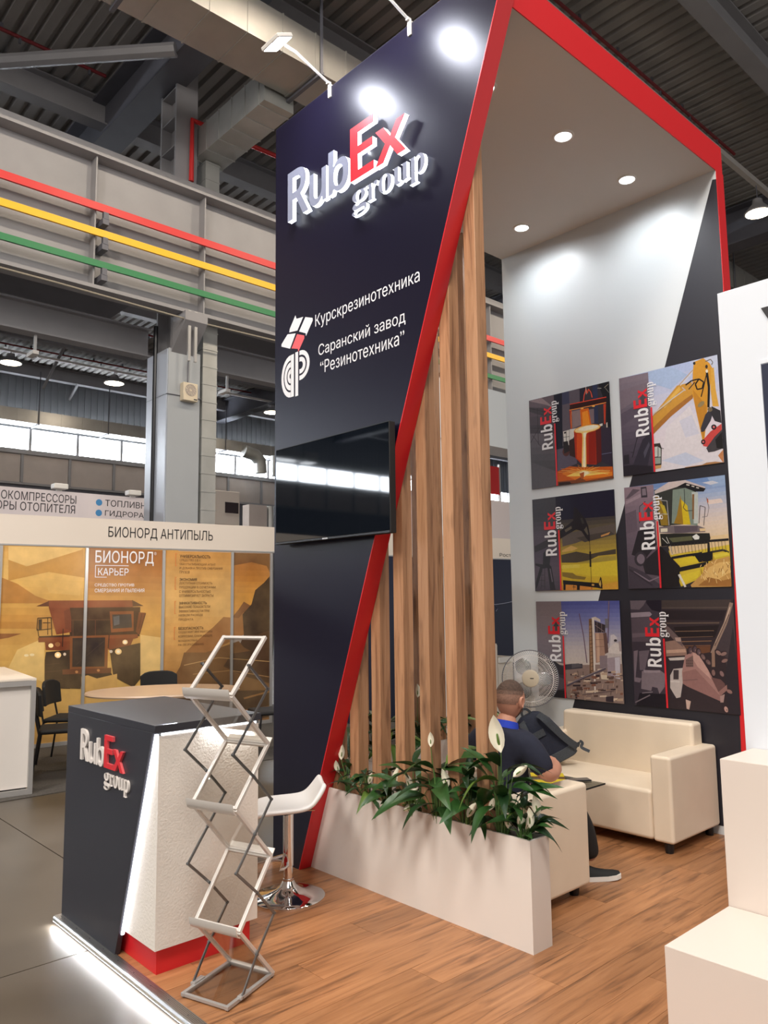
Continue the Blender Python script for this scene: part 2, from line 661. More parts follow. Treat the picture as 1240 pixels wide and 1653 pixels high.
def flat_text(name, text, origin, u, v, n, w, h, m, parent=None, bold=0.0):
    """vinyl-cut text: every outline filled by itself, overlapping strokes a hair apart"""
    groups = contours(text)
    xs = [p.x for g in groups for p in g[0]]
    ys = [p.y for g in groups for p in g[0]]
    x0, x1, y0, y1 = min(xs), max(xs), min(ys), max(ys)
    sy = h / (y1 - y0)
    sx = (w / (x1 - x0)) if w else sy
    o, u, v, n = Vector(origin), Vector(u), Vector(v), Vector(n)
    b = MB()
    shifts = [(0, 0)] if not bold else [(-bold, 0), (bold, 0), (0, bold), (0, -bold)]
    for k, (dx, dy) in enumerate(shifts):
        for gi, g in enumerate(groups):
            flat, edges = [], []
            for loop in g:
                k0 = len(flat)
                flat += [Vector((p.x, p.y)) for p in loop]
                edges += [(k0 + i, k0 + (i + 1) % len(loop)) for i in range(len(loop))]
            res = geometry.delaunay_2d_cdt(flat, edges, [], 0, 1e-5)
            flat = res[0]
            tris = []
            for t in res[2]:
                c = (flat[t[0]] + flat[t[1]] + flat[t[2]]) / 3
                if winding(c, g[0]) and not any(winding(c, hl_) for hl_ in g[1:]):
                    tris.append(t)
            z = 0.00004 * (gi % 4) + 0.00016 * k
            b.add([o + u * ((p.x + dx - x0) * sx) + v * ((p.y + dy - y0) * sy) + n * z for p in flat], [tuple(t) for t in tris])
    return b.build(name, m, parent, fix=False)


def lettering(name, text, origin, u, v, n, w=None, h=None, m=None, depth=0.0, bold=0.0, parent=None, m_side=None, res=3, kind=None, clip=None):
    """text laid on a surface: origin = lower left of its ink box, u along the line, v up, n outwards.
    h is the height of the ink box; w its width"""
    if not depth and len(text) > 1:
        return flat_text(name, text, origin, u, v, n, w, h, m, parent, max(0.0, bold))
    vs, fs, nz = glyphs(text, 1.0 if depth else 0.0, bold, res)
    if not vs:
        return None
    x0 = min(p.x for p in vs)
    x1 = max(p.x for p in vs)
    y0 = min(p.y for p in vs)
    y1 = max(p.y for p in vs)
    sy = h / (y1 - y0)
    sx = (w / (x1 - x0)) if w else sy
    o, u, v, n = Vector(origin), Vector(u), Vector(v), Vector(n)
    b = MB()
    b.v = [o + u * ((p.x - x0) * sx) + v * ((p.y - y0) * sy) + n * ((p.z + 1) * 0.5 * depth if depth else 0.0) for p in vs]
    b.f = fs
    b.mi = [0 if (abs(z) > 0.5 or not depth) else 1 for z in nz]
    return b.build(name, [m, m_side or m], parent, fix=False, kind=kind)
# ================================================================== FLOORS
# laminate platform of the stand: boards laid along Y
FX0, FX1, FY0, FY1 = -4.386, -0.30, 1.655, 5.75
fl = setting('floor', (0, 0, 0), 'oak laminate platform of the stand')
MB().box(FX0, FX1, FY0 - 0.01, FY1, -0.04, -0.012).build('platform_base', MAT['shadowgap'], fl)
pw, plen = 0.192, 1.285
row = 0
x = FX0
while x < FX1 - 0.01:
    xe = min(x + pw, FX1)
    y = FY0 - (row * 0.47) % plen
    while y < FY1:
        a, b = max(y, FY0), min(y + plen, FY1)
        if b - a > 0.03:
            o = MB().box(x + 0.0007, xe - 0.0007, a + 0.0007, b - 0.0007, -0.012, 0.0).build('plank', MAT['plank'], fl)
        y += plen
    x += pw
    row += 1
# concrete hall floor in slabs with recessed joints
cf = setting('floor', (0, 0, 0), 'bare concrete hall floor in large slabs')
MB().box(-38, 12, -24, 48, -0.16, -0.055).build('joint_bed', MAT['shadowgap'], cf)
xs = [-38, -33.95, -27.95, -21.95, -15.95, -9.95, -3.95, 2.05, 8.05, 12]
ys = [-24, -21.94, -15.94, -9.94, -3.94, 2.06, 8.06, 14.06, 20.06, 26.06, 32.06, 38.06, 44.06, 48]
for i in range(len(xs) - 1):
    for j in range(len(ys) - 1):
        MB().box(xs[i] + 0.004, xs[i + 1] - 0.004, ys[j] + 0.004, ys[j + 1] - 0.004, -0.12, -0.0405).build('slab', MAT['concrete'], cf)

# aluminium edge profile with led tape, along the front edge of the platform
ep = thing('led_edge_profile', 'ribbed aluminium edge profile with glowing underside along the laminate floor edge', 'edge profile', (-4.386, 1.637, -0.04))
b = MB()
prof = [(1.612, -0.018), (1.612, -0.004), (1.618, 0.004)]
for k in range(6):
    yy = 1.621 + k * 0.0075
    prof += [(yy, 0.0045), (yy, 0.0065), (yy + 0.0045, 0.0065), (yy + 0.0045, 0.0045)]
prof += [(1.668, 0.002), (1.668, 0.0005), (1.645, 0.0005), (1.645, -0.036), (1.628, -0.036), (1.628, -0.018)]
b.prism([(-4.386, y, z) for y, z in prof], (4.0, 0, 0))
b.build('profile', MAT['alu'], ep)
MB().box(-4.386, -0.386, 1.6135, 1.6275, -0.022, -0.0185).build('led_tape', MAT['ledstrip'], ep)
ld = bpy.data.lights.new('led_tape_light', 'AREA')
ld.shape = 'RECTANGLE'
ld.size, ld.size_y = 4.0, 0.012
ld.energy = 16
ld.color = (0.95, 0.97, 1.0)
lo = bpy.data.objects.new('led_tape_light', ld)
C.objects.link(lo)
lo.location = (-2.386, 1.6095, -0.018)
lo.rotation_euler = (math.radians(-52), 0, 0)
for k in range(24):
    sx = -4.30 + k * 0.165
    MB().lathe([(0.0001, 0.0075), (0.0026, 0.0072), (0.0036, 0.006)], 8, (sx, 1.640, 0)).build('screw', MAT['steeldark'], ep)

# ================================================================== STAND SHELL
YF, YB = 2.978, 3.089
XL, XR = -4.345, -2.328
TOP = 4.988


def slant(z):          # right edge of the dark front panel
    return -4.065 + (z / 4.742) * (-2.331 + 4.065)


wf = struct(MB().prism([(XL, YF, 0), (slant(0), YF, 0), (slant(TOP - 0.16) , YF, TOP - 0.16), (slant(TOP - 0.16), YF, TOP), (XL, YF, TOP)], (0, YB - YF, 0)).build('wall_front', MAT['dark']),
            'tall charcoal front panel with a slanted red edge')
# red edge band glued on the slanted side, standing 2 mm proud
nx = Vector((4.742, 0, -(-2.331 + 4.065))).normalized()
e0, e1 = Vector((slant(0), 0, 0.001)), Vector((slant(4.79), 0, 4.79))
b = MB()
p = [e0 + Vector((0, YF - 0.003, 0)), e1 + Vector((0, YF - 0.003, 0)), e1 + Vector((0, YB + 0.002, 0)), e0 + Vector((0, YB + 0.002, 0))]
b.prism(p, nx * 0.006)
b.build('edge_band', MAT['red'], wf)

# back wall
BY0, BY1 = 5.50, 5.611
wb = struct(MB().box(XL, XR, BY0, BY1, 0, 4.776).build('wall_back', MAT['whitewall']), 'white back wall with a slanting charcoal field')
MB().prism([(-2.3285, BY0, 4.70), (-2.357, BY0, 4.708), (-2.804, BY0, 3.397), (-3.123, BY0, 2.585), (-3.449, BY0, 1.70), (-3.74, BY0, 0.802), (-4.005, BY0, 0.06), (-2.421, BY0, 0.06), (-2.402, BY0, 0.84), (-2.376, BY0, 2.1), (-2.3285, BY0, 3.9)],
           (0, -0.002, 0)).build('charcoal_field', MAT['darkback'], wb)
MB().prism([(-2.3285, BY0, 3.9), (-2.376, BY0, 2.1), (-2.402, BY0, 0.84), (-2.421, BY0, 0.06), (-2.3285, BY0, 0.06)], (0, -0.0025, 0)).build('red_border', MAT['red'], wb)
MB().box(XR - 0.001, XR + 0.004, BY0 - 0.002, BY1 + 0.002, 0, 4.774).build('edge_band', MAT['red'], wb)

# canopy
cp = thing('canopy', 'flat pale grey canopy with a bright red fascia above the seating corner', 'canopy', (XL, YB, 4.776))
MB().box(XL, XR - 0.006, YB, BY1, 4.776, TOP - 0.004).build('soffit', MAT['canopy'], cp)
MB().box(XR - 0.006, XR, YF, BY1, 4.772, TOP).build('fascia', MAT['red'], cp)
MB().box(XL, slant(4.742) + 0.02, YF, YB, TOP, TOP + 0.004).build('top_cap', MAT['darkmat'], cp)

# ------------------------------------------------------------------ downlights in the canopy
for (x, y, t) in [(-2.831, 4.294, 'recessed round downlight nearest the red fascia, middle of the canopy'),
                  (-2.834, 5.123, 'recessed round downlight at the back of the canopy near the red fascia'),
                  (-3.833, 5.137, 'recessed round downlight at the back of the canopy next to the wooden slats'),
                  (-2.855, 3.502, 'recessed round downlight half hidden behind the red slanted edge')]:
    d = thing('downlight', t, 'downlight', (x, y, 4.776), 'canopy downlights')
    MB().lathe([(0.052, -0.001), (0.058, -0.010), (0.070, -0.008), (0.074, 0.0), (0.06, 0.002)], 32, (x, y, 4.776)).build('trim_ring', MAT['whiteplastic'], d, smooth=True)
    MB().lathe([(0.0001, -0.0065), (0.054, -0.0065), (0.054, 0.0)], 32, (x, y, 4.776)).build('lens', MAT['led'], d)
    ld = bpy.data.lights.new('downlight_beam', 'SPOT')
    ld.energy = 44
    ld.color = (0.93, 0.97, 1.0)
    ld.spot_size = math.radians(168)
    ld.spot_blend = 0.9
    ld.shadow_soft_size = 0.06
    lo = bpy.data.objects.new('downlight_beam', ld)
    C.objects.link(lo)
    lo.location = (x, y, 4.755)

# ------------------------------------------------------------------ floodlights on arms over the front panel
for (x, t) in [(-3.722, 'white floodlight on a thin arm clamped to the dark wall top, nearer the duct'),
               (-2.972, 'white floodlight arm clamped to the dark wall top beside the red edge')]:
    f = thing('floodlight', t, 'floodlight', (x, YF, 4.95), 'floodlights over the logo wall')
    MB().box(x - 0.014, x + 0.014, YF - 0.012, YF - 0.001, 4.915, 4.992).box(x - 0.014, x + 0.014, YF - 0.012, YF + 0.03, 4.9925, 5.003).box(x - 0.01, x + 0.01, YF - 0.03, YF + 0.0, 5.003, 5.02).build('clamp', MAT['whiteplastic'], f, bevel=0.002)
    MB().tube([(x, YF - 0.01, 5.01), (x, YF - 0.28, 5.10), (x, YF - 0.36, 5.105)], 0.0085, 10).build('arm', MAT['whiteplastic'], f, smooth=True)
    Mh = Matrix.Translation((x, YF - 0.42, 5.085)) @ Matrix.Rotation(math.radians(28), 4, 'X')
    MB().box(-0.09, 0.09, -0.062, 0.062, -0.004, 0.022, M=Mh).build('housing', MAT['whiteplastic'], f, bevel=0.006)
    hf = MB()
    for k in range(6):
        hf.box(-0.07 + k * 0.025, -0.066 + k * 0.025, 0.0, 0.05, 0.0225, 0.036, M=Mh)
    hf.build('cooling_fins', MAT['whiteplastic'], f)
    MB().box(-0.078, 0.078, -0.052, 0.052, -0.0075, -0.0045, M=Mh).build('lens', MAT['flood'], f)
    ld = bpy.data.lights.new('flood_beam', 'AREA')
    ld.shape = 'RECTANGLE'
    ld.size, ld.size_y = 0.15, 0.10
    ld.energy = 10
    ld.color = (0.86, 0.89, 1.0)
    lo = bpy.data.objects.new('flood_beam', ld)
    C.objects.link(lo)
    lo.matrix_world = Mh @ Matrix.Translation((0, 0, -0.012))

# ------------------------------------------------------------------ back-lit logo on the front panel
U, V, N = (1, 0, 0), (0, 0, 1), (0, -1, 0)
SANSB = {c: chr(0x1D5D4 + ord(c) - 65) if c.isupper() else chr(0x1D5EE + ord(c) - 97) for c in 'RubEx'}
SERIFB = {c: chr(0x1D41A + ord(c) - 97) for c in 'group'}


def logo(parent, boxes, y, depth, face, face_red, side, side_red, U=U, V=V, N=N, org=None):
    for (ch, x0, x1, z0, z1, red) in boxes:
        o = org if org is not None else Vector((0, y, 0))
        pos = Vector(o) + Vector(U) * x0 + Vector(V) * z0
        glyph = SANSB.get(ch) if ch in SANSB and ch not in 'group' or ch == 'u' and z1 - z0 > 0.19 else SERIFB.get(ch)
        if ch in ('R', 'u_', 'b', 'E', 'x'):
            glyph = SANSB.get(ch.strip('_'))
        if ch == 'u_':
            glyph = SANSB['u']
        thin = -0.012 if glyph in SERIFB.values() else -0.010
        if depth > 0.015:
            lettering('letter_glow', glyph, Vector(pos) - Vector(N) * 0.0015 - Vector(U) * 0.002 - Vector(V) * 0.002, U, V, N, x1 - x0 + 0.004, z1 - z0 + 0.004, MAT['glowback'], parent=parent, bold=thin)
        lettering('letter', glyph, pos, U, V, N, x1 - x0, z1 - z0, face_red if red else face, depth, parent=parent, m_side=side_red if red else side, res=4, bold=thin)


LS = thing('illuminated_logo', 'back-lit dimensional letter logo in white and red high on the charcoal wall', 'sign', (-3.5, YF, 4.19))
rows_main = [('R', -4.127, -3.893, 4.195, 4.539, 0), ('u_', -3.885, -3.705, 4.193, 4.420, 0), ('b', -3.683, -3.480, 4.193, 4.488, 0),
             ('E', -3.465, -3.246, 4.197, 4.546, 1), ('x', -3.235, -2.972, 4.192, 4.412, 1)]
logo(LS, rows_main, YF - 0.022, 0.030, MAT['letterface'], MAT['letterred'], MAT['glowside'], MAT['glowside'])
rows_sub = [('g', -3.466, -3.330, 3.972, 4.128, 0), ('r', -3.322, -3.232, 4.020, 4.126, 0), ('o', -3.222, -3.110, 4.018, 4.128, 0),
            ('u', -3.098, -2.968, 4.018, 4.126, 0), ('p', -2.960, -2.838, 3.970, 4.128, 0)]
logo(LS, rows_sub, YF - 0.018, 0.022, MAT['letterface'], MAT['letterred'], MAT['glowside'], MAT['glowside'])
# standoff pins carry the letters in front of the panel
b = MB()
for (ch, x0, x1, z0, z1, r) in rows_main + rows_sub:
    b.tube([((x0 * 0.86 + x1 * 0.14), YF - 0.023, z0 * 0.8 + z1 * 0.2), ((x0 * 0.86 + x1 * 0.14), YF, z0 * 0.8 + z1 * 0.2)], 0.004, 6)
b.build('standoff', MAT['alu'], LS)
# glow of the letter backs on the wall: led modules behind the letters
for (x, z, e) in [(-4.02, 4.36, 1.3), (-3.8, 4.3, 1.0), (-3.6, 4.32, 1.2), (-3.36, 4.37, 1.2), (-3.1, 4.3, 1.2), (-3.4, 4.05, 0.5), (-3.17, 4.07, 0.5), (-2.9, 4.05, 0.5)]:
    ld = bpy.data.lights.new('letter_led', 'POINT')
    ld.energy = e * 0.10
    ld.shadow_soft_size = 0.01
    ld.color = (0.92, 0.96, 1.0)
    lo = bpy.data.objects.new('letter_led', ld)
    C.objects.link(lo)
    lo.location = (x, YF - 0.011, z)

# flat vinyl lettering on the front panel
yv = YF - 0.0012
lettering('vinyl_line', 'Курскрезинотехника', (-3.889, yv, 3.386), U, V, N, 0.957, 0.101, MAT['ink_white'], parent=wf)
lettering('vinyl_line', 'Саранский завод', (-3.857, yv, 3.186), U, V, N, 0.806, 0.094, MAT['ink_white'], parent=wf)
lettering('vinyl_line', '“Резинотехника”', (-3.838, yv, 3.082), U, V, N, 0.776, 0.082, MAT['ink_white'], parent=wf)
# two emblems
em = MB()
em.poly([(-4.107, yv, 3.548), (-4.095, yv, 3.520), (-4.020, yv, 3.512), (-4.085, yv, 3.436), (-4.178, yv, 3.448), (-4.172, yv, 3.470)])
em.poly([(-3.996, yv, 3.504), (-3.918, yv, 3.476), (-3.916, yv, 3.458), (-3.990, yv, 3.372), (-3.992, yv, 3.392), (-4.066, yv, 3.424)])
em.poly([(-4.198, yv, 3.440), (-4.104, yv, 3.422), (-4.168, yv, 3.332), (-4.268, yv, 3.372), (-4.268, yv, 3.388)])
em.build('emblem', MAT['ink_white'], wf)
MB().poly([(-4.088, yv, 3.412), (-4.008, yv, 3.382), (-4.008, yv, 3.362), (-4.076, yv, 3.286), (-4.078, yv, 3.308), (-4.152, yv, 3.330)]).build('emblem', MAT['ink_red2'], wf)


def arc(c, r0, r1, a0, a1, sx=1.0, n=14):
    out = []
    for k in range(n + 1):
        a = math.radians(a0 + (a1 - a0) * k / n)
        out.append((c[0] + r1 * math.cos(a) * sx, c[1] + r1 * math.sin(a)))
    for k in range(n, -1, -1):
        a = math.radians(a0 + (a1 - a0) * k / n)
        out.append((c[0] + r0 * math.cos(a) * sx, c[1] + r0 * math.sin(a)))
    return out


em = MB()
cx, cz = -4.160, 3.140


def addarc(c, r0, r1, a0, a1, sx, n=14):
    pts = arc(c, r0, r1, a0, a1, sx, n)
    m = n + 1
    for k in range(n):
        q = [pts[k], pts[k + 1], pts[2 * m - 2 - k], pts[2 * m - 1 - k]]
        em.poly([(x, yv, z) for x, z in q])


for r0, r1 in ((0.110, 0.145), (0.062, 0.097), (0.018, 0.049)):
    addarc((cx, cz), r0, r1, 90, 270, 0.74)
em.poly([(-4.158, yv, cz + 0.145), (-4.124, yv, cz + 0.145), (-4.124, yv, cz - 0.145), (-4.158, yv, cz - 0.145)])
em.poly([(-4.108, yv, cz + 0.150), (-4.076, yv, cz + 0.150), (-4.076, yv, cz - 0.150), (-4.108, yv, cz - 0.150)])
for r0, r1 in ((0.070, 0.100), (0.026, 0.056)):
    addarc((-4.050, cz + 0.050), r0, r1, -90, 90, 1.0)
    em.poly([(-4.062, yv, cz + 0.05 + r1), (-4.05, yv, cz + 0.05 + r1), (-4.05, yv, cz + 0.05 + r0), (-4.062, yv, cz + 0.05 + r0)])
    em.poly([(-4.062, yv, cz + 0.05 - r0), (-4.05, yv, cz + 0.05 - r0), (-4.05, yv, cz + 0.05 - r1), (-4.062, yv, cz + 0.05 - r1)])
em.build('emblem', MAT['ink_white'], wf)

# ------------------------------------------------------------------ television
tv = thing('television', 'black flat television hung on the charcoal wall over the red edge', 'television', (-3.66, YF, 1.97))
TY = YF - 0.075
s = TY / YF
tx0, tx1, tz0, tz1 = -4.333 * s + 0.0, -3.198 * s, 1.63 + (2.017 - 1.63) * s, 1.63 + (2.663 - 1.63) * s
MB().box(tx0, tx1, TY, TY + 0.045, tz0, tz1).build('casing', MAT['blackmatt'], tv, bevel=0.004)
MB().box(tx0 + 0.006, tx1 - 0.006, TY - 0.0015, TY + 0.001, tz0 + 0.016, tz1 - 0.006).build('screen', MAT['screen'], tv)
MB().box(tx0 + 0.003, tx1 - 0.003, TY - 0.004, TY - 0.0005, tz0 + 0.001, tz0 + 0.014).build('lower_bezel', MAT['blackplastic'], tv, bevel=0.002)
MB().box(-3.72, -3.67, TY - 0.006, TY - 0.004, tz0 + 0.003, tz0 + 0.011).build('badge', MAT['alusatin'], tv)
MB().box(tx0 + 0.30, tx1 - 0.30, TY + 0.045, TY + 0.06, tz0 + 0.03, tz0 + 0.36).build('rear_shell', MAT['blackplastic'], tv, bevel=0.006)
MB().box(-3.85, -3.55, TY + 0.060, YF, tz0 + 0.15, tz0 + 0.45).build('wall_bracket', MAT['blackmatt'], tv)

# ------------------------------------------------------------------ planters and slats
pf = thing('planter', 'long white floor planter under the front row of wooden slats', 'planter', (-3.2, 3.13, 0), 'white planters')
PX1, PY0, PY1, PZ = -2.357, 3.0915, 3.209, 0.505
PFY = 3.062
b = MB()
b.prism([(slant(0) + 0.008, PFY, 0), (PX1, PFY, 0), (PX1, PFY, PZ), (slant(PZ) + 0.008, PFY, PZ)], (0, 0.012, 0))
b.box(PX1 - 0.012, PX1, PFY + 0.012, PY1, 0, PZ)
b.box(-4.19, PX1 - 0.012, PY1 - 0.012, PY1, 0, PZ)
b.build('shell', MAT['white'], pf, fix=True)
MB().box(-4.18, PX1 - 0.013, YB + 0.003, PY1 - 0.013, 0.40, 0.462).build('soil', MAT['soil'], pf)
pl = thing('planter', 'white floor planter under the side row of wooden slats, behind the armchair', 'planter', (-4.27, 4.1, 0), 'white planters')
LX0, LX1, LY0, LY1 = -4.345, -4.215, 3.215, 4.98
b = MB()
LZ = 0.575
b.box(LX0, LX0 + 0.012, LY0, LY1, 0, LZ).box(LX1 - 0.012, LX1, LY0, LY1, 0, LZ).box(LX0 + 0.012, LX1 - 0.012, LY0, LY0 + 0.012, 0, LZ).box(LX0 + 0.012, LX1 - 0.012, LY1 - 0.012, LY1, 0, LZ)
b.build('shell', MAT['white'], pl)
MB().box(LX0 + 0.013, LX1 - 0.013, LY0 + 0.013, LY1 - 0.013, 0.40, 0.53).build('soil', MAT['soil'], pl)

ORD = ['first', 'second', 'third', 'fourth', 'fifth', 'sixth', 'seventh', 'eighth', 'ninth']
for k in range(8):
    x0 = -4.108 + 0.2005 * k
    t = ('tall oak slat at the free right end of the front row' if k == 7 else
         '%s tall oak slat of the front row counted from the free right end' % ORD[7 - k])
    o = MB().box(x0, x0 + 0.081, 3.094, 3.172, 0.462, 4.776).build('wooden_slat', MAT['slat'], bevel=0.0015, seg=1)
    tag(o, t, 'slat', 'front row of oak slats')
for k in range(9):
    y0 = 3.232 + 0.198 * k
    t = ('oak slat at the far end of the side row, next to the white back wall' if k == 8 else
         '%s oak slat of the side row counted from the far end by the back wall' % ORD[8 - k])
    o = MB().box(-4.292, -4.214 - 0.013, y0, y0 + 0.078, 0.53, 4.776).build('wooden_slat', MAT['slat'], bevel=0.0015, seg=1)
    tag(o, t, 'slat', 'side row of oak slats')
# ================================================================== RECEPTION COUNTER
rc = thing('reception_counter', 'charcoal and white reception counter with a glowing slanted edge and red plinth', 'counter', (-3.9, 1.95, 0))
CX0, CX1, CY0, CY1, CZ = -4.383, -3.366, 1.655, 2.222, 1.088


def cslant(z):
    return -3.712 + (z / 1.088) * (-3.366 + 3.712)


MB().prism([(CX0, CY0, 0.001), (cslant(0), CY0, 0.001), (cslant(CZ - 0.034), CY0, CZ - 0.034), (CX0, CY0, CZ - 0.034)], (0, 0.026, 0)).build('front_panel', MAT['darkmat'], rc, bevel=0.001, seg=1)
MB().box(CX0, CX1 + 0.014, CY0, CY1, CZ - 0.034, CZ).build('top', MAT['darkmat'], rc, bevel=0.0015, seg=1)
BX1 = -3.368
b = MB()
b.box(CX0 + 0.002, BX1, CY0 + 0.030, CY1 - 0.005, 0.112, CZ - 0.050)
b.build('body', mat('textured_white_panel', (228, 220, 210), rough=0.5, bump=0.25, nscale=90), rc)
MB().box(CX0 + 0.03, BX1 - 0.028, CY0 + 0.052, CY1 - 0.03, 0.0005, 0.112).build('plinth', MAT['red'], rc)
# led tape in the gap along the slanted edge and under the top
sv = Vector((cslant(CZ) - cslant(0), 0, CZ)).normalized()
g0 = Vector((cslant(0.10) + 0.001, CY0 + 0.014, 0.10))
g1 = Vector((cslant(1.045) + 0.001, CY0 + 0.014, 1.045))
off = Vector((sv.z, 0, -sv.x)) * 0.006
MB().prism([g0, g1, g1 + off, g0 + off], (0, 0.014, 0)).build('led_tape', MAT['ledstrip'], rc)
MB().box(BX1 + 0.0005, BX1 + 0.003, CY0 + 0.04, CY1 - 0.02, CZ - 0.048, CZ - 0.040).build('led_tape', MAT['ledstrip'], rc)
ld = bpy.data.lights.new('counter_led_light', 'AREA')
ld.shape = 'RECTANGLE'
ld.size, ld.size_y = 0.50, 0.008
ld.energy = 2.2
ld.color = (0.93, 0.97, 1.0)
lo = bpy.data.objects.new('counter_led_light', ld)
C.objects.link(lo)
lo.location = (BX1 + 0.010, 1.94, CZ - 0.037)
lo.rotation_euler = (0, math.radians(12), math.radians(90))
MB().box(BX1 - 0.015, BX1, CY0 + 0.03, CY1 - 0.006, CZ - 0.050, CZ - 0.034).build('led_recess', MAT['alugrey'], rc)
rows_c = [('R', -4.168, -4.068, 0.834, 0.990, 0), ('u_', -4.060, -3.972, 0.833, 0.936, 0), ('b', -3.962, -3.872, 0.833, 0.966, 0),
          ('E', -3.866, -3.768, 0.836, 0.992, 1), ('x', -3.765, -3.645, 0.836, 0.935, 1)]
rows_g = [('g', -3.866, -3.806, 0.732, 0.812, 0), ('r', -3.802, -3.762, 0.757, 0.811, 0), ('o', -3.757, -3.708, 0.756, 0.812, 0),
          ('u', -3.703, -3.646, 0.756, 0.811, 0), ('p', -3.642, -3.587, 0.732, 0.812, 0)]
logo(rc, rows_c, CY0 - 0.0005, 0.012, MAT['letterwhite'], MAT['ink_red'], MAT['letterwhite'], MAT['ink_red2'])
logo(rc, rows_g, CY0 - 0.0005, 0.010, MAT['letterwhite'], MAT['ink_red'], MAT['letterwhite'], MAT['ink_red2'])

# ================================================================== BAR STOOL
SX, SY = -3.750, 2.672
st = thing('bar_stool', 'white bar stool with low curled backrest on a chrome trumpet base', 'bar stool', (SX, SY, 0))
# seat swept from a front lip, flat pad and curled back, running along X
prof = [(-0.206, 0.402), (-0.206, 0.440), (-0.188, 0.468), (-0.145, 0.483), (-0.06, 0.488), (0.04, 0.491), (0.095, 0.499), (0.128, 0.520), (0.158, 0.556), (0.186, 0.598), (0.196, 0.616)]
SU, SW = Vector((0.52, 0.854, 0)), Vector((-0.854, 0.52, 0))
sb = MB()
yw = [0.085, 0.14, 0.168, 0.182, 0.19, 0.19, 0.185, 0.178, 0.168, 0.150, 0.12]
NY = 9
th = 0.030
top, bot = [], []
for i, (px, pz) in enumerate(prof):
    a = Vector(prof[max(0, i - 1)])
    c = Vector(prof[min(len(prof) - 1, i + 1)])
    t = (c - a).normalized()
    n2 = Vector((-t.y, t.x))
    for side, arr, q in ((1, top, 0.5), (-1, bot, -0.5)):
        for k in range(NY):
            s = -1 + 2 * k / (NY - 1)
            dish = 0.012 * (s * s)
            arr.append(Vector((SX, SY, pz + n2.y * th * q + dish)) + SU * (px + n2.x * th * q) + SW * (s * yw[i]))
nn = len(prof)
vs = top + bot
fs = []
o2 = nn * NY
for i in range(nn - 1):
    for k in range(NY - 1):
        a = i * NY + k
        fs.append((a, a + 1, a + NY + 1, a + NY))
        fs.append((o2 + a, o2 + a + NY, o2 + a + NY + 1, o2 + a + 1))
for i in range(nn - 1):
    for k in (0, NY - 1):
        a = i * NY + k
        fs.append((a, a + NY, o2 + a + NY, o2 + a))
for k in range(NY - 1):
    fs.append((k, o2 + k, o2 + k + 1, k + 1))
    a = (nn - 1) * NY + k
    fs.append((a, a + 1, o2 + a + 1, o2 + a))
sb.add(vs, fs)
so = sb.build('seat', MAT['whiteleather'], st, smooth=True)
sd = so.modifiers.new('sub', 'SUBSURF')
sd.levels = sd.render_levels = 2
MB().box(SX - 0.075, SX + 0.075, SY - 0.075, SY + 0.075, 0.462, 0.474).build('seat_plate', MAT['blackmatt'], st)
MB().lathe([(0.0270, 0.165), (0.0300, 0.168), (0.0300, 0.465)], 24, (SX, SY, 0)).build('outer_tube', MAT['chrome'], st, smooth=True)
MB().lathe([(0.0255, 0.06), (0.0255, 0.166)], 24, (SX, SY, 0)).build('gas_lift', MAT['chrome'], st, smooth=True)
MB().lathe([(0.205, 0.0), (0.206, 0.006), (0.200, 0.011), (0.16, 0.017), (0.11, 0.028), (0.07, 0.044), (0.045, 0.064), (0.034, 0.085), (0.031, 0.088), (0.031, 0.098), (0.028, 0.100), (0.0001, 0.100)], 48, (SX, SY, 0)).build('base', MAT['chrome'], st, smooth=True)
fr = []
for k in range(15):
    a = math.radians(-30 - 210 * k / 14)
    fr.append(Vector((SX, SY, 0.185)) - SU * (0.10 + 0.095 * math.cos(a)) - SW * (0.04 + 0.095 * math.sin(a)))
fr = [(SX - 0.02, SY - 0.02, 0.22)] + fr + [(SX - 0.02, SY + 0.0, 0.25)]
MB().tube(fr, 0.008, 10).build('footrest', MAT['chrome'], st, smooth=True)
MB().tube([(SX - 0.02, SY + 0.01, 0.455), (SX + 0.02, SY + 0.17, 0.440)], 0.005, 8).build('lift_lever', MAT['chrome'], st, smooth=True)

# ================================================================== ZIGZAG BROCHURE STAND
RO = Vector((-2.898, 1.771, 0))          # front right corner on the floor
DU = Vector((-0.366, 0.9306, 0))         # towards the back
WU = Vector((-0.951, -0.309, 0)) * -1    # to the right
WID = 0.256
bs = thing('brochure_stand', 'folding zigzag brochure stand of aluminium frames with clear acrylic shelves', 'brochure stand', tuple(RO))


def RP(w, d, z):     # w: 0 at right side, WID at left side
    return RO - WU * w + DU * d + Vector((0, 0, z))


F = [(0.0, 0.012), (0.080, 0.274), (0.048, 0.771), (0.012, 1.243)]
B = [(0.330, 0.014), (0.308, 0.516), (0.283, 1.003), (0.258, 1.479)]


def bar(b, p, q, wid, thk, side):
    """flat bar between two points, wid across the panel plane, thk across"""
    p, q = Vector(p), Vector(q)
    d = (q - p).normalized()
    s = Vector(side).normalized()
    n = d.cross(s).normalized()
    c = [s * wid / 2 + n * thk / 2, -s * wid / 2 + n * thk / 2, -s * wid / 2 - n * thk / 2, s * wid / 2 - n * thk / 2]
    b.add([p + x for x in c] + [q + x for x in c], [(3, 2, 1, 0), (4, 5, 6, 7), (0, 1, 5, 4), (1, 2, 6, 5), (2, 3, 7, 6), (3, 0, 4, 7)])


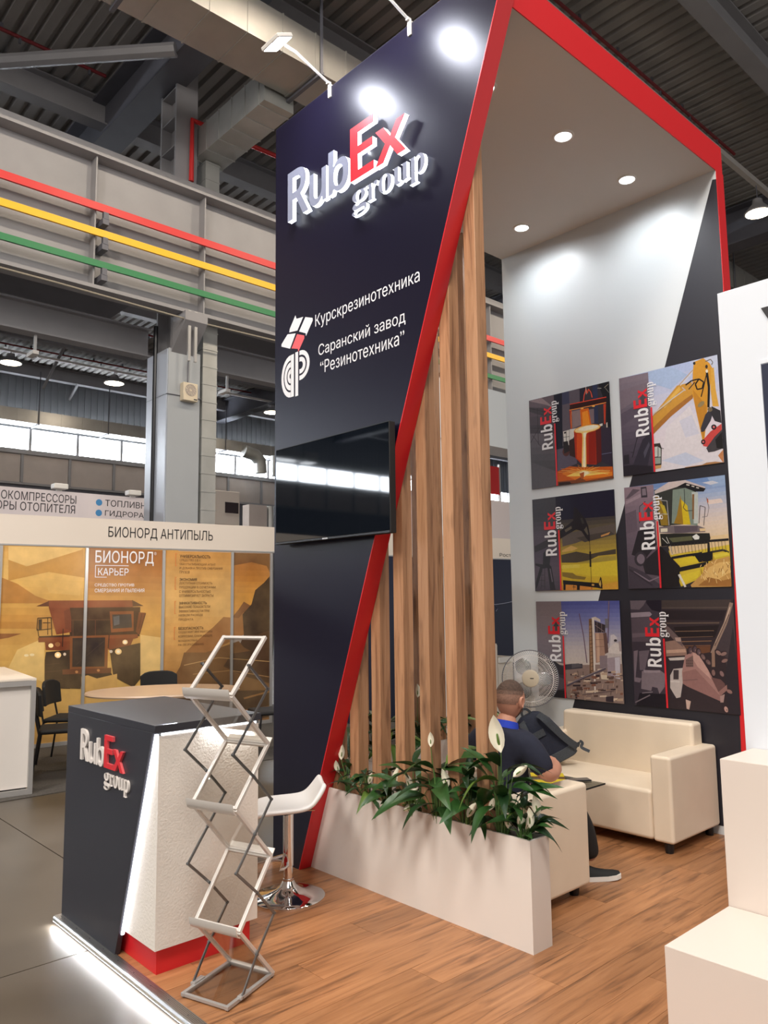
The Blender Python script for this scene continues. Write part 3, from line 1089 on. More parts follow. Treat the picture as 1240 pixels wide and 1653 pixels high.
def panel(a, c, name, base=False):
    """framed acrylic panel between profile points a and c"""
    rw = 0.017
    m = MAT['alumwhite'] if not base else MAT['alusatin']
    for w in (rw / 2, WID - rw / 2):
        b = MB()
        bar(b, RP(w, *a), RP(w, *c), rw, 0.016, WU)
        b.build('side_rail', m, bs, bevel=0.002)
    av, cv = Vector(a), Vector(c)
    t = (cv - av).normalized()
    for q in (av + t * 0.008, cv - t * 0.008):
        b = MB()
        bar(b, RP(rw, q.x, q.y), RP(WID - rw, q.x, q.y), 0.014, 0.014, (DU * t.x + Vector((0, 0, t.y))))
        b.build('cross_rail', m, bs, bevel=0.002)
    b = MB()
    p0, p1 = av + t * 0.014, cv - t * 0.014
    nn_ = Vector((-t.y, t.x)) * 0.0012
    b.add([RP(w, p.x + s * nn_.x, p.y + s * nn_.y) for s in (-1, 1) for w, p in ((rw, p0), (WID - rw, p0), (WID - rw, p1), (rw, p1))],
          [(0, 1, 2, 3), (7, 6, 5, 4), (0, 4, 5, 1), (1, 5, 6, 2), (2, 6, 7, 3), (3, 7, 4, 0)])
    b.build('acrylic_sheet', MAT['acrylic'], bs)


panel(F[0], B[0], 'base', True)
seqp = [B[0], F[1], B[1], F[2], B[2], F[3], B[3]]
for i in range(6):
    panel(seqp[i], seqp[i + 1], 'panel')
# curved lips of the shelves in front, small white lips behind
for (d, z) in F[1:]:
    pr = [(-0.004, -0.016), (-0.018, -0.008), (-0.026, 0.006), (-0.030, 0.026), (-0.034, 0.030), (-0.034, 0.026), (-0.030, 0.004), (-0.022, -0.011), (-0.006, -0.021)]
    b = MB()
    b.prism([RP(-0.002, d + x, z + y) for x, y in pr], -WU * (WID + 0.004))
    b.build('shelf_lip', MAT['alumwhite'], bs, smooth=True)
for (d, z) in B[1:3]:
    b = MB()
    b.prism([RP(0.004, d + x, z + y) for x, y in [(0.006, -0.006), (0.030, 0.022), (0.027, 0.024), (0.003, -0.002)]], -WU * (WID - 0.008))
    b.build('rear_lip', MAT['whiteplastic'], bs)
# scissor arms on both sides
J = [(0.115, 1.364), (0.259, 1.249), (0.135, 1.124), (0.010, 1.003), (0.158, 0.886), (0.292, 0.763), (0.170, 0.644), (0.040, 0.521), (0.190, 0.397), (0.318, 0.272), (0.190, 0.148), (0.085, 0.020)]
for w in (-0.006, WID + 0.006):
    for i in range(len(J) - 1):
        b = MB()
        bar(b, RP(w, *J[i]), RP(w, *J[i + 1]), 0.011, 0.006, WU.cross((DU * (J[i + 1][0] - J[i][0]) + Vector((0, 0, J[i + 1][1] - J[i][1]))).normalized()))
        b.build('scissor_arm', MAT['alugrey'], bs)
    for q in J:
        MB().tube([RP(w - 0.006, *q), RP(w + 0.006, *q)], 0.006, 10).build('pivot', MAT['alugrey'], bs)
for w in (0, WID):
    b = MB()
    b.box(-0.012, 0.012, -0.035, 0.035, 0, 0.014, M=Matrix.Translation(RP(w, 0.11, 0.014)) @ Matrix.Rotation(math.atan2(DU.x, DU.y) * -1, 4, 'Z'))
    b.build('slider', MAT['alusatin'], bs, bevel=0.002)
# feet
b = MB()
for w in (0.01, WID - 0.01):
    for d in (0.01, 0.32):
        b.tube([RP(w, d, 0.0), RP(w, d, 0.006)], 0.007, 10)
b.build('foot', MAT['blackplastic'], bs)

# ================================================================== SOFA
def cushion(x0, x1, y0, y1, z0, z1, r, name, m, parent):
    o = MB().box(x0, x1, y0, y1, z0, z1).build(name, m, parent, bevel=r, seg=4)
    return o


sf = thing('sofa', 'cream leatherette two-seat sofa against the back wall of posters', 'sofa', (-3.25, 5.15, 0), 'cream leatherette seating')
AX0, AX1, AY0, AY1 = -3.84, -2.578, 4.828, 5.492
SB = 0.066
cushion(AX1 - 0.145, AX1, AY0, AY1, SB, 0.610, 0.022, 'armrest', MAT['leather'], sf)
cushion(AX0, AX0 + 0.145, AY0, AY1, SB, 0.610, 0.022, 'armrest', MAT['leather'], sf)
cushion(AX0 + 0.146, AX1 - 0.146, AY0 + 0.008, 5.335, SB, 0.384, 0.028, 'seat', MAT['leather'], sf)
b = MB()
x0, x1 = AX0 + 0.10, AX1 - 0.085
b.prism([(x0, 5.305, 0.28), (x0, 5.330, 0.762), (x0, 5.470, 0.762), (x0, 5.492, 0.10), (x0, 5.337, 0.10)], (x1 - x0, 0, 0))
b.build('backrest', MAT['leather'], sf, bevel=0.026, seg=4)
for fx in (AX0 + 0.07, AX1 - 0.06):
    for fy in (AY0 + 0.05, AY1 - 0.05):
        MB().lathe([(0.026, 0.0), (0.029, 0.02), (0.031, SB + 0.001), (0.0001, SB + 0.001)], 14, (fx, fy, 0)).build('foot', MAT['blackplastic'], sf, smooth=True)

ac = thing('armchair', 'cream leatherette cube armchair behind the planter with the seated man', 'armchair', (-2.97, 3.6, 0), 'cream leatherette seating')
QX0, QX1, QY0, QY1 = -3.335, -2.588, 3.285, 3.905
QB = 0.055
cushion(QX1 - 0.148, QX1, QY0, QY1, QB, 0.604, 0.024, 'armrest', MAT['leather'], ac)
cushion(QX0, QX0 + 0.148, QY0, QY1, QB, 0.604, 0.024, 'armrest', MAT['leather'], ac)
cushion(QX0 + 0.149, QX1 - 0.149, QY0 + 0.10, QY1 - 0.005, QB, 0.375, 0.028, 'seat', MAT['leather'], ac)
cushion(QX0 + 0.149, QX1 - 0.149, QY0 + 0.002, QY0 + 0.10, 0.12, 0.600, 0.03, 'backrest', MAT['leather'], ac)
for fx in (QX0 + 0.07, QX1 - 0.07):
    for fy in (QY0 + 0.07, QY1 - 0.07):
        MB().lathe([(0.026, 0.0), (0.029, 0.02), (0.031, QB + 0.001), (0.0001, QB + 0.001)], 14, (fx, fy, 0)).build('foot', MAT['blackplastic'], ac, smooth=True)

# ================================================================== COFFEE TABLE with brochure and phone
ct = thing('coffee_table', 'low smoked-glass coffee table on a chrome pedestal between sofa and armchair', 'coffee table', (-3.22, 4.30, 0))
MB().box(-3.56, -2.884, 4.18, 4.548, 0.442, 0.450).build('glass_top', MAT['tableglass'], ct, bevel=0.0015, seg=1)
MB().box(-3.562, -2.882, 4.178, 4.180, 0.441, 0.451).box(-2.8835, -2.8815, 4.18, 4.55, 0.441, 0.451).build('glass_edge', MAT['shadowgap'], ct)
MB().lathe([(0.022, 0.03), (0.022, 0.43), (0.07, 0.4415), (0.0001, 0.4415)], 20, (-3.24, 4.28, 0)).build('column', MAT['chrome'], ct, smooth=True)
for k in range(4):
    a = math.radians(40 + 90 * k)
    d = Vector((math.cos(a), math.sin(a), 0))
    MB().tube([Vector((-3.24, 4.28, 0.045)), Vector((-3.24, 4.28, 0.034)) + d * 0.20, Vector((-3.24, 4.28, 0.012)) + d * 0.27], [0.016, 0.013, 0.010], 10).build('foot', MAT['chrome'], ct, smooth=True)
br = thing('brochure', 'yellow brochure with a dark diagonal band lying on the glass table', 'brochure', (-3.25, 4.45, 0.451))
MB().box(-0.11, 0.11, -0.15, 0.15, 0, 0.004, M=Matrix.Translation((-3.22, 4.40, 0.4512)) @ Matrix.Rotation(0.7, 4, 'Z')).build('cover', MAT['yellowprint'], br)
MB().box(-0.11, 0.11, -0.035, 0.035, 0.0041, 0.0046, M=Matrix.Translation((-3.22, 4.40, 0.4512)) @ Matrix.Rotation(0.7, 4, 'Z')).build('band', MAT['ink_brown'], br)
ph = thing('smartphone', 'dark smartphone lying at the edge of the glass table', 'phone', (-3.02, 4.44, 0.451))
Mp = Matrix.Translation((-3.045, 4.49, 0.4512)) @ Matrix.Rotation(-0.6, 4, 'Z')
MB().box(-0.037, 0.037, -0.077, 0.077, 0, 0.008, M=Mp).build('case', MAT['blackplastic'], ph, bevel=0.003)
MB().box(-0.034, 0.034, -0.073, 0.073, 0.0081, 0.0086, M=Mp).build('screen', MAT['phone'], ph)

# ================================================================== RIGHT NEIGHBOUR STAND
HS = 0.42
gx = -1.480
pd1 = thing('display_plinth', 'low white display plinth in the right corner of the floor', 'plinth', (gx + 0.5, 2.93, 0), 'white display plinths')
MB().box(gx, -0.30, 2.665, 3.178, 0, HS).build('box', MAT['pedestal'], pd1, bevel=0.002, seg=1)
pd2 = thing('display_plinth', 'taller white display plinth standing behind the low one', 'plinth', (gx + 0.5, 3.34, 0), 'white display plinths')
MB().box(gx - 0.003, -0.30, 3.182, 3.500, 0, 0.984).build('box', MAT['pedestal'], pd2, bevel=0.002, seg=1)
rw_ = thing('partition_panel', 'tall glossy cool-white partition panel with a dark picture at the right border', 'partition', (gx + 0.5, 3.53, 0))
MB().box(gx - 0.034, 0.10, 3.503, 3.60, 0, 3.035).build('panel', MAT['bluewhite'], rw_, bevel=0.003)
lettering('letter', 'У', (-1.322, 3.501, 2.722), (1, 0, 0), (0, 0, 1), (0, -1, 0), 0.16, 0.185, MAT['ink_black'], 0.004, parent=rw_, bold=0.01)
MB().box(-1.338, 0.02, 3.4995, 3.5029, 1.93, 2.652).build('picture', MAT['navypanel'], rw_)
# bright halo round the picture, shaped as pale strips
MB().box(-1.352, -1.340, 3.4990, 3.5029, 1.90, 2.672).box(-1.340, 0.02, 3.4990, 3.5029, 2.656, 2.672).build('picture_halo', MAT['bluewhite'], rw_)
# ================================================================== SEATED MAN
PX, PY = -2.925, 3.585
man = thing('person', 'man with cropped dark hair and navy shirt sitting in the cream armchair, seen from behind', 'person', (PX, PY, 0.375))


def skin_mesh(name, joints, edges, m, parent, root=0, levels=2):
    me = bpy.data.meshes.new(name)
    me.from_pydata([j[0] for j in joints], edges, [])
    o = bpy.data.objects.new(name, me)
    C.objects.link(o)
    md = o.modifiers.new('skin', 'SKIN')
    md.use_smooth_shade = True
    for i, j in enumerate(joints):
        r = j[1]
        me.skin_vertices[0].data[i].radius = r if isinstance(r, tuple) else (r, r)
        me.skin_vertices[0].data[i].use_root = (i == root)
    sd = o.modifiers.new('sub', 'SUBSURF')
    sd.levels = sd.render_levels = levels
    bpy.context.view_layer.update()
    dg = bpy.context.evaluated_depsgraph_get()
    m2 = bpy.data.meshes.new_from_object(o.evaluated_get(dg))
    bpy.data.objects.remove(o)
    o = bpy.data.objects.new(name, m2)
    C.objects.link(o)
    m2.materials.clear()
    m2.materials.append(m)
    for p in m2.polygons:
        p.use_smooth = True
    attach(o, parent)
    return o


def X(dx, dy, z):
    return (PX + dx, PY + dy, z)


# body: pelvis, spine, neck, arms with hands, legs
bj = [(X(0, 0.02, 0.49), (0.13, 0.11)), (X(0, 0.0, 0.62), (0.12, 0.10)), (X(0, 0.0, 0.76), (0.13, 0.10)), (X(0, 0.005, 0.83), (0.055, 0.05)), (X(0.005, 0.02, 0.935), (0.056, 0.058)), (X(0.008, 0.045, 0.99), (0.05, 0.06)),
      (X(0.185, 0.0, 0.815), 0.050), (X(0.265, 0.015, 0.69), 0.048), (X(0.280, 0.06, 0.668), 0.044), (X(0.225, 0.18, 0.690), 0.040), (X(0.150, 0.25, 0.700), 0.030), (X(0.110, 0.29, 0.700), (0.040, 0.022)),
      (X(-0.185, 0.0, 0.822), 0.050), (X(-0.285, 0.05, 0.69), 0.048), (X(-0.315, 0.08, 0.67), 0.044), (X(-0.25, 0.20, 0.672), 0.040), (X(-0.19, 0.29, 0.672), 0.030), (X(-0.165, 0.34, 0.668), (0.040, 0.022)),
      (X(0.085, 0.14, 0.475), 0.085), (X(0.115, 0.44, 0.47), 0.062), (X(0.17, 0.53, 0.25), 0.05), (X(0.19, 0.55, 0.09), 0.036),
      (X(-0.085, 0.14, 0.475), 0.085), (X(-0.10, 0.44, 0.47), 0.062), (X(-0.09, 0.50, 0.25), 0.05), (X(-0.09, 0.50, 0.09), 0.036)]
be = [(0, 1), (1, 2), (2, 3), (3, 4), (4, 5), (3, 6), (6, 7), (7, 8), (8, 9), (9, 10), (10, 11), (3, 12), (12, 13), (13, 14), (14, 15), (15, 16), (16, 17),
      (0, 18), (18, 19), (19, 20), (20, 21), (0, 22), (22, 23), (23, 24), (24, 25)]
body = skin_mesh('body', bj, be, MAT['skin'], man)
# fingers, five per hand, each its own chain rooted in the palm
for sgn, base, aim in ((1, Vector(X(0.110, 0.29, 0.700)), Vector((-0.66, 0.74, -0.06))), (-1, Vector(X(-0.165, 0.34, 0.668)), Vector((0.35, 0.93, -0.06)))):
    aim.normalize()
    lat = Vector((aim.y, -aim.x, 0)) * sgn
    for k, (off, ln) in enumerate(((0.027, 0.060), (0.010, 0.075), (-0.008, 0.080), (-0.026, 0.070))):
        p0 = base + lat * off * 1.0
        p1 = p0 + aim * (0.03 + ln * 0.4)
        p2 = p1 + (aim * 0.9 + Vector((0, 0, -0.35))) * ln * 0.4
        p3 = p2 + (aim * 0.6 + Vector((0, 0, -0.75))) * ln * 0.3
        skin_mesh('finger', [(p0, 0.010), (p1, 0.0095), (p2, 0.0085), (p3, 0.0075)], [(0, 1), (1, 2), (2, 3)], MAT['skin'], man, 0, 1)
    q0 = base - lat * 0.02 - aim * 0.03
    q1 = q0 - lat * 0.028 + aim * 0.03
    q2 = q1 - lat * 0.008 + aim * 0.032 + Vector((0, 0, -0.01))
    skin_mesh('thumb', [(q0, 0.013), (q1, 0.011), (q2, 0.0085)], [(0, 1), (1, 2)], MAT['skin'], man, 0, 1)

# head: shaped sphere, facing +Y, turned a little to the right of the picture
HM = Matrix.Translation(X(0.012, 0.055, 1.058)) @ Matrix.Rotation(math.radians(2), 4, 'Z') @ Matrix.Rotation(math.radians(-6), 4, 'X')


def head_point(a, t):
    """a: azimuth (0 = face), t: polar angle from the crown"""
    x = math.sin(t) * math.sin(a)
    y = math.sin(t) * math.cos(a)
    z = math.cos(t)
    r = Vector((x * 0.079, y * 0.098, z * 0.112))
    if z < 0:
        k = -z
        r.x *= 1 - 0.22 * k
        if y > 0:
            r.y *= 1 - 0.05 * k
        else:
            r.y *= 1 - 0.32 * k
    # face features
    f = math.exp(-((a / 0.16) ** 2))
    zz = r.z
    r.y += f * 0.020 * math.exp(-(((zz + 0.022) / 0.020) ** 2)) if y > 0 else 0
    r.y += 0.006 * math.exp(-(((zz + 0.075) / 0.014) ** 2)) * math.exp(-((a / 0.3) ** 2)) if y > 0 else 0
    r.y -= 0.008 * math.exp(-(((zz - 0.006) / 0.013) ** 2)) * math.exp(-(((abs(a) - 0.36) / 0.16) ** 2)) if y > 0 else 0
    return r


def shell(name, m, sel, grow, parent, na=48, nt=32):
    b = MB()
    idx = {}
    vs = []
    for i in range(nt + 1):
        for k in range(na):
            a = -math.pi + 2 * math.pi * k / na
            t = 0.0001 + (math.pi - 0.0002) * i / nt
            p = head_point(a, t)
            vs.append(HM @ (p + p.normalized() * grow))
    fs = []
    for i in range(nt):
        for k in range(na):
            a = -math.pi + 2 * math.pi * (k + 0.5) / na
            t = math.pi * (i + 0.5) / nt
            if sel(a, t):
                fs.append((i * na + k, (i + 1) * na + k, (i + 1) * na + (k + 1) % na, i * na + (k + 1) % na))
    b.add(vs, fs)
    o = b.build(name, m, parent, smooth=True)
    bm = bmesh.new()
    bm.from_mesh(o.data)
    bmesh.ops.delete(bm, geom=[v for v in bm.verts if not v.link_faces], context='VERTS')
    bm.to_mesh(o.data)
    bm.free()
    return o


shell('head', MAT['skin'], lambda a, t: True, 0.0, man)
hl = lambda a: 1.02 + 0.72 * min(1, max(0, (abs(a) - 1.05) / 0.95))   # hairline: high at the forehead, low at the nape
shell('hair', MAT['hair'], lambda a, t: t < min(hl(a), 1.06), 0.0032, man)
shell('hair_fade', MAT['hairmid'], lambda a, t: 1.04 < t < min(hl(a), 1.28), 0.0024, man)
shell('hair_side', MAT['hairside'], lambda a, t: 1.26 < t < hl(a), 0.0015, man)
shell('beard', MAT['beard'], lambda a, t: t > 1.95 and abs(a) < 1.25 and not (abs(a) < 0.25 and t < 2.15), 0.0025, man)
for s in (-1, 1):
    e = MB()
    prof = [(0.0, 0.033), (0.012, 0.028), (0.019, 0.014), (0.018, -0.006), (0.010, -0.024), (0.002, -0.031), (-0.006, -0.022), (-0.008, 0.0), (-0.007, 0.02)]
    ring = []
    for lay, (sc, out) in enumerate(((1.0, 0.0), (1.05, 0.012), (0.9, 0.018), (0.55, 0.012))):
        ring.append([HM @ Vector((s * (0.0745 + out), -0.004 - x * sc + 0.004, -0.010 + z * sc)) for x, z in prof])
    n = len(prof)
    vs = [p for r in ring for p in r]
    fs = [(i * n + k, i * n + (k + 1) % n, (i + 1) * n + (k + 1) % n, (i + 1) * n + k) for i in range(3) for k in range(n)] + [tuple(3 * n + k for k in range(n))]
    e.add(vs, fs)
    e.build('ear', MAT['skin'], man, smooth=True)
    MB().lathe([(0.0001, 0.012), (0.0085, 0.0085), (0.012, 0.0), (0.0085, -0.0085), (0.0001, -0.012)], 14, HM @ Vector((s * 0.030, 0.082, 0.006))).build('eye', MAT['eye'], man, smooth=True)
    MB().lathe([(0.0001, 0.007), (0.006, 0.004), (0.007, 0.0), (0.0001, -0.006)], 12, HM @ Vector((s * 0.030, 0.0905, 0.006))).build('iris', MAT['blackplastic'], man, smooth=True)
MB().tube([HM @ Vector((-0.024, 0.0865, -0.062)), HM @ Vector((0, 0.0945, -0.060)), HM @ Vector((0.024, 0.0865, -0.062))], [0.003, 0.006, 0.003], 8).build('mouth', mat('lips', (150, 84, 76)), man, smooth=True)
# clothing
sj = [(X(0, 0.03, 0.47), (0.165, 0.135)), (X(0, 0.0, 0.60), (0.165, 0.125)), (X(0, -0.005, 0.72), (0.178, 0.122)), (X(0, -0.002, 0.815), (0.150, 0.108)), (X(0.003, 0.010, 0.895), (0.088, 0.078)), (X(0.004, 0.016, 0.925), (0.066, 0.066)),
      (X(0.165, 0.0, 0.842), (0.082, 0.078)), (X(0.228, 0.008, 0.760), (0.078, 0.074)), (X(0.276, 0.045, 0.672), (0.062, 0.058)),
      (X(-0.165, 0.0, 0.848), (0.082, 0.078)), (X(-0.232, 0.025, 0.765), (0.078, 0.074)), (X(-0.275, 0.045, 0.700), (0.070, 0.066))]
skin_mesh('shirt', sj, [(0, 1), (1, 2), (2, 3), (3, 4), (4, 5), (3, 6), (6, 7), (7, 8), (3, 9), (9, 10), (10, 11)], MAT['navycloth'], man, 0, 2)
cb = MB()
Mc = Matrix.Translation(X(0.006, 0.022, 0.928)) @ Matrix.Rotation(math.radians(-16), 4, 'X')
cb.lathe([(0.078, -0.03), (0.070, 0.000), (0.066, 0.012), (0.063, 0.010), (0.066, -0.02)], 28, M=Mc)
cb.build('collar', MAT['bluecollar'], man, smooth=True)
tj = [(X(0, 0.03, 0.47), (0.15, 0.085)), (X(0.088, 0.15, 0.478), 0.092), (X(0.115, 0.43, 0.475), 0.074), (X(0.168, 0.525, 0.28), 0.064), (X(0.188, 0.548, 0.10), 0.058),
      (X(-0.088, 0.15, 0.478), 0.092), (X(-0.10, 0.43, 0.475), 0.074), (X(-0.09, 0.49, 0.28), 0.064), (X(-0.09, 0.495, 0.10), 0.058)]
skin_mesh('trousers', tj, [(0, 1), (1, 2), (2, 3), (3, 4), (0, 5), (5, 6), (6, 7), (7, 8)], MAT['blackmatt'], man, 0, 2)


def shoe(cx, cy, ang):
    Ms = Matrix.Translation((cx, cy, 0)) @ Matrix.Rotation(ang, 4, 'Z')
    secs = [(-0.085, 0.030, 0.088, 0.0), (-0.06, 0.040, 0.095, 0.0), (-0.01, 0.040, 0.088, 0.0), (0.05, 0.042, 0.066, 0.0), (0.11, 0.047, 0.052, 0.002), (0.16, 0.043, 0.044, 0.006), (0.19, 0.026, 0.034, 0.010)]
    for nm, lo, hi, m in (('shoe', None, None, MAT['blackmatt']), ('sole', 0, 1, MAT['whiteplastic'])):
        b = MB()
        vs = []
        n = 10
        for (y, w, h, z0) in secs:
            for k in range(n):
                a = math.pi * k / (n - 1)
                if nm == 'shoe':
                    vs.append(Ms @ Vector((math.cos(a) * w * (1 - 0.25 * math.sin(a)), y, 0.022 + z0 + math.sin(a) * (h - 0.022))))
                else:
                    vs.append(Ms @ Vector((math.cos(a) * w * 1.06, y * 1.02, z0 + (0.026 if 0 < k < n - 1 else 0.0))))
        fs = [(i * n + k, i * n + k + 1, (i + 1) * n + k + 1, (i + 1) * n + k) for i in range(len(secs) - 1) for k in range(n - 1)]
        fs += [(i * n + n - 1, i * n, (i + 1) * n, (i + 1) * n + n - 1) for i in range(len(secs) - 1)]
        fs += [tuple(range(n)), tuple((len(secs) - 1) * n + k for k in range(n))]
        b.add(vs, fs)
        b.build(nm, m, man, smooth=(nm == 'shoe'))


shoe(-2.735, 4.085, math.radians(-38))
shoe(-2.97, 4.05, math.radians(8))

# ================================================================== STANDING FAN
FC = Vector((-3.985, 5.25, 0.993))
fan = thing('standing_fan', 'white pedestal fan with a round wire guard standing in the corner behind the man', 'fan', (-4.04, 5.26, 0))
fd = (Vector((0, 0, 1.63)) - FC).normalized()
fd = Vector((fd.x + 0.05, fd.y - 0.02, fd.z)).normalized()
FM = Matrix.Translation(FC) @ fd.to_track_quat('Z', 'Y').to_matrix().to_4x4()


def ringpts(r, z, n=48):
    return [FM @ Vector((r * math.cos(2 * math.pi * k / n), r * math.sin(2 * math.pi * k / n), z)) for k in range(n)]


RG = 0.227
b = MB()
b.tube(ringpts(RG, 0.0), 0.0042, 6, closed=True)
b.build('guard_rim', MAT['steeldark'], fan, smooth=True)
for nm, sg in (('front_guard', 1), ('rear_guard', -1)):
    b = MB()
    for k in range(84):
        a = 2 * math.pi * k / 84
        tw = 0.35 * sg
        pts = []
        for t in (0.0, 0.25, 0.5, 0.75, 1.0):
            r = 0.062 + (RG - 0.062) * t
            aa = a + tw * t * t * 0.6
            z = sg * (0.058 * (1 - t ** 2.2) + 0.002)
            pts.append(FM @ Vector((r * math.cos(aa), r * math.sin(aa), z)))
        b.tube(pts, 0.0015, 4, caps=False)
    b.tube(ringpts(0.187, sg * 0.030), 0.0022, 4, closed=True)
    b.build(nm, MAT['alumwhite'], fan)
MB().lathe([(0.0001, 0.068), (0.056, 0.068), (0.067, 0.064), (0.070, 0.056), (0.067, 0.050)], 32, M=FM).build('guard_badge', MAT['beige'], fan, smooth=True)
MB().box(-0.004, 0.026, -0.0035, 0.0035, 0.0682, 0.069, M=FM).build('badge_print', MAT['ink_black'], fan)
blade = glassy('fan_blade_plastic', (150, 166, 174), rough=0.2, alpha=0.9)
for k in range(3):
    b = MB()
    top, bot = [], []
    for i in range(7):
        r = 0.03 + 0.145 * i / 6
        w0 = 0.25 + 0.55 * math.sin(math.pi * min(1, i / 6 * 0.8 + 0.2))
        for j in range(6):
            aa = 2 * math.pi * k / 3 + (-0.5 + j / 5) * w0 * 1.6
            top.append(FM @ Vector((r * math.cos(aa), r * math.sin(aa), 0.012 - 0.026 * j / 5)))
    fs = [(i * 6 + j, i * 6 + j + 1, (i + 1) * 6 + j + 1, (i + 1) * 6 + j) for i in range(6) for j in range(5)]
    b.add(top, fs)
    o = b.build('blade', blade, fan, smooth=True)
    sm = o.modifiers.new('thick', 'SOLIDIFY')
    sm.thickness = 0.002
MB().lathe([(0.03, -0.03), (0.034, 0.02), (0.02, 0.034), (0.0001, 0.036)], 20, M=FM).build('hub', MAT['whiteplastic'], fan, smooth=True)
MB().lathe([(0.0001, -0.20), (0.045, -0.195), (0.062, -0.16), (0.064, -0.075), (0.05, -0.062), (0.0001, -0.062)], 24, M=FM).build('motor_housing', MAT['whiteplastic'], fan, smooth=True)
bx, by = (FM @ Vector((0, 0, -0.13))).x, (FM @ Vector((0, 0, -0.13))).y
MB().tube([FM @ Vector((0, 0, -0.13)), (bx, by, 0.93)], 0.022, 12).build('neck', MAT['whiteplastic'], fan, smooth=True)
MB().tube([(bx, by, 0.70), (bx, by, 0.95)], 0.016, 12).tube([(bx, by, 0.03), (bx, by, 0.72)], 0.020, 12).build('pole', MAT['alusatin'], fan, smooth=True)
MB().box(bx - 0.03, bx + 0.03, by - 0.03, by + 0.03, 0.70, 0.84).build('control_box', MAT['whiteplastic'], fan, bevel=0.008)
b = MB()
for a in (0.1, 0.1 + math.pi / 2):
    d = Vector((math.cos(a), math.sin(a), 0)) * 0.125
    b.tube([Vector((bx, by, 0.028)) - d, Vector((bx, by, 0.03)), Vector((bx, by, 0.028)) + d], 0.02, 8)
b.build('base', MAT['whiteplastic'], fan, smooth=True)

# ================================================================== BACKPACK
bp = thing('backpack', 'dark navy backpack with grey-black straps slumped on the cream sofa', 'backpack', (-3.64, 5.07, 0.385))
KM = Matrix.Translation((-3.64, 5.07, 0.392)) @ Matrix.Rotation(math.radians(47), 4, 'Z') @ Matrix.Rotation(math.radians(-26), 4, 'Y')


def blob(b, secs, M, n=20):
    """rounded sections (z, cx, cy, rx, ry) stacked"""
    vs = []
    for (z, cx, cy, rx, ry) in secs:
        for k in range(n):
            a = 2 * math.pi * k / n
            ca, sa = math.cos(a), math.sin(a)
            e = 0.55
            vs.append(M @ Vector((cx + rx * math.copysign(abs(ca) ** e, ca), cy + ry * math.copysign(abs(sa) ** e, sa), z)))
    fs = [(i * n + k, i * n + (k + 1) % n, (i + 1) * n + (k + 1) % n, (i + 1) * n + k) for i in range(len(secs) - 1) for k in range(n)]
    fs += [tuple(range(n - 1, -1, -1)), tuple((len(secs) - 1) * n + k for k in range(n))]
    b.add(vs, fs)
    return b


blob(MB(), [(0.012, 0.02, 0, 0.155, 0.075), (0.03, 0.02, 0, 0.17, 0.085), (0.12, 0.01, 0, 0.168, 0.085), (0.22, 0.0, 0.0, 0.155, 0.078), (0.32, -0.01, 0.01, 0.132, 0.065), (0.39, -0.02, 0.015, 0.100, 0.050), (0.415, -0.02, 0.015, 0.06, 0.03)], KM).build('bag_body', MAT['bag'], bp, smooth=True)
blob(MB(), [(0.010, 0.02, 0, 0.160, 0.08), (0.02, 0.02, 0, 0.174, 0.088), (0.085, 0.018, 0, 0.173, 0.088), (0.095, 0.018, 0, 0.165, 0.08)], KM).build('bag_bottom', MAT['bagtrim'], bp, smooth=True)


def strap(pts, w, t, name, m):
    b = MB()
    pts = [KM @ Vector(p) for p in pts]
    # smooth the path
    for _ in range(2):
        q = [pts[0]]
        for i in range(len(pts) - 1):
            q += [pts[i] * 0.75 + pts[i + 1] * 0.25, pts[i] * 0.25 + pts[i + 1] * 0.75]
        q.append(pts[-1])
        pts = q
    wd = (KM.to_3x3() @ Vector((1, 0.0, 0.35))).normalized()
    vs = []
    for i, p in enumerate(pts):
        d = (pts[min(i + 1, len(pts) - 1)] - pts[max(i - 1, 0)]).normalized()
        s = (wd - d * wd.dot(d)).normalized()
        n = d.cross(s)
        vs += [p + s * w / 2 + n * t / 2, p - s * w / 2 + n * t / 2, p - s * w / 2 - n * t / 2, p + s * w / 2 - n * t / 2]
    fs = [(i * 4 + k, i * 4 + (k + 1) % 4, i * 4 + 4 + (k + 1) % 4, i * 4 + 4 + k) for i in range(len(pts) - 1) for k in range(4)] + [(3, 2, 1, 0), tuple(len(vs) - 4 + k for k in range(4))]
    b.add(vs, fs)
    return b.build(name, m, bp, bevel=0.002)


strap([(-0.09, -0.05, 0.39), (-0.10, -0.11, 0.38), (-0.105, -0.135, 0.25), (-0.12, -0.12, 0.12), (-0.145, -0.09, 0.05)], 0.052, 0.012, 'shoulder_strap', MAT['bagtrim'])
strap([(0.05, -0.05, 0.39), (0.07, -0.10, 0.36), (0.11, -0.11, 0.24), (0.16, -0.10, 0.12), (0.20, -0.08, 0.055)], 0.052, 0.012, 'shoulder_strap', MAT['bagtrim'])
strap([(-0.06, 0.0, 0.405), (-0.055, -0.01, 0.46), (-0.01, -0.01, 0.47), (0.015, 0.0, 0.405)], 0.020, 0.006, 'carry_handle', MAT['bagtrim'])
strap([(0.20, -0.08, 0.055), (0.235, -0.085, 0.09), (0.25, -0.085, 0.06), (0.215, -0.085, 0.045), (0.26, -0.12, -0.005)], 0.022, 0.003, 'loose_strap', MAT['bagtrim'])
MB().box(-0.165, -0.12, -0.112, -0.100, 0.02, 0.06, M=KM).build('buckle', MAT['alugrey'], bp, bevel=0.002)
b = MB()
b.tube([KM @ Vector(p) for p in ((-0.15, -0.072, 0.10), (-0.14, -0.078, 0.22), (-0.11, -0.062, 0.33), (-0.06, -0.045, 0.385))], 0.004, 6)
b.build('zip', MAT['bagtrim'], bp)
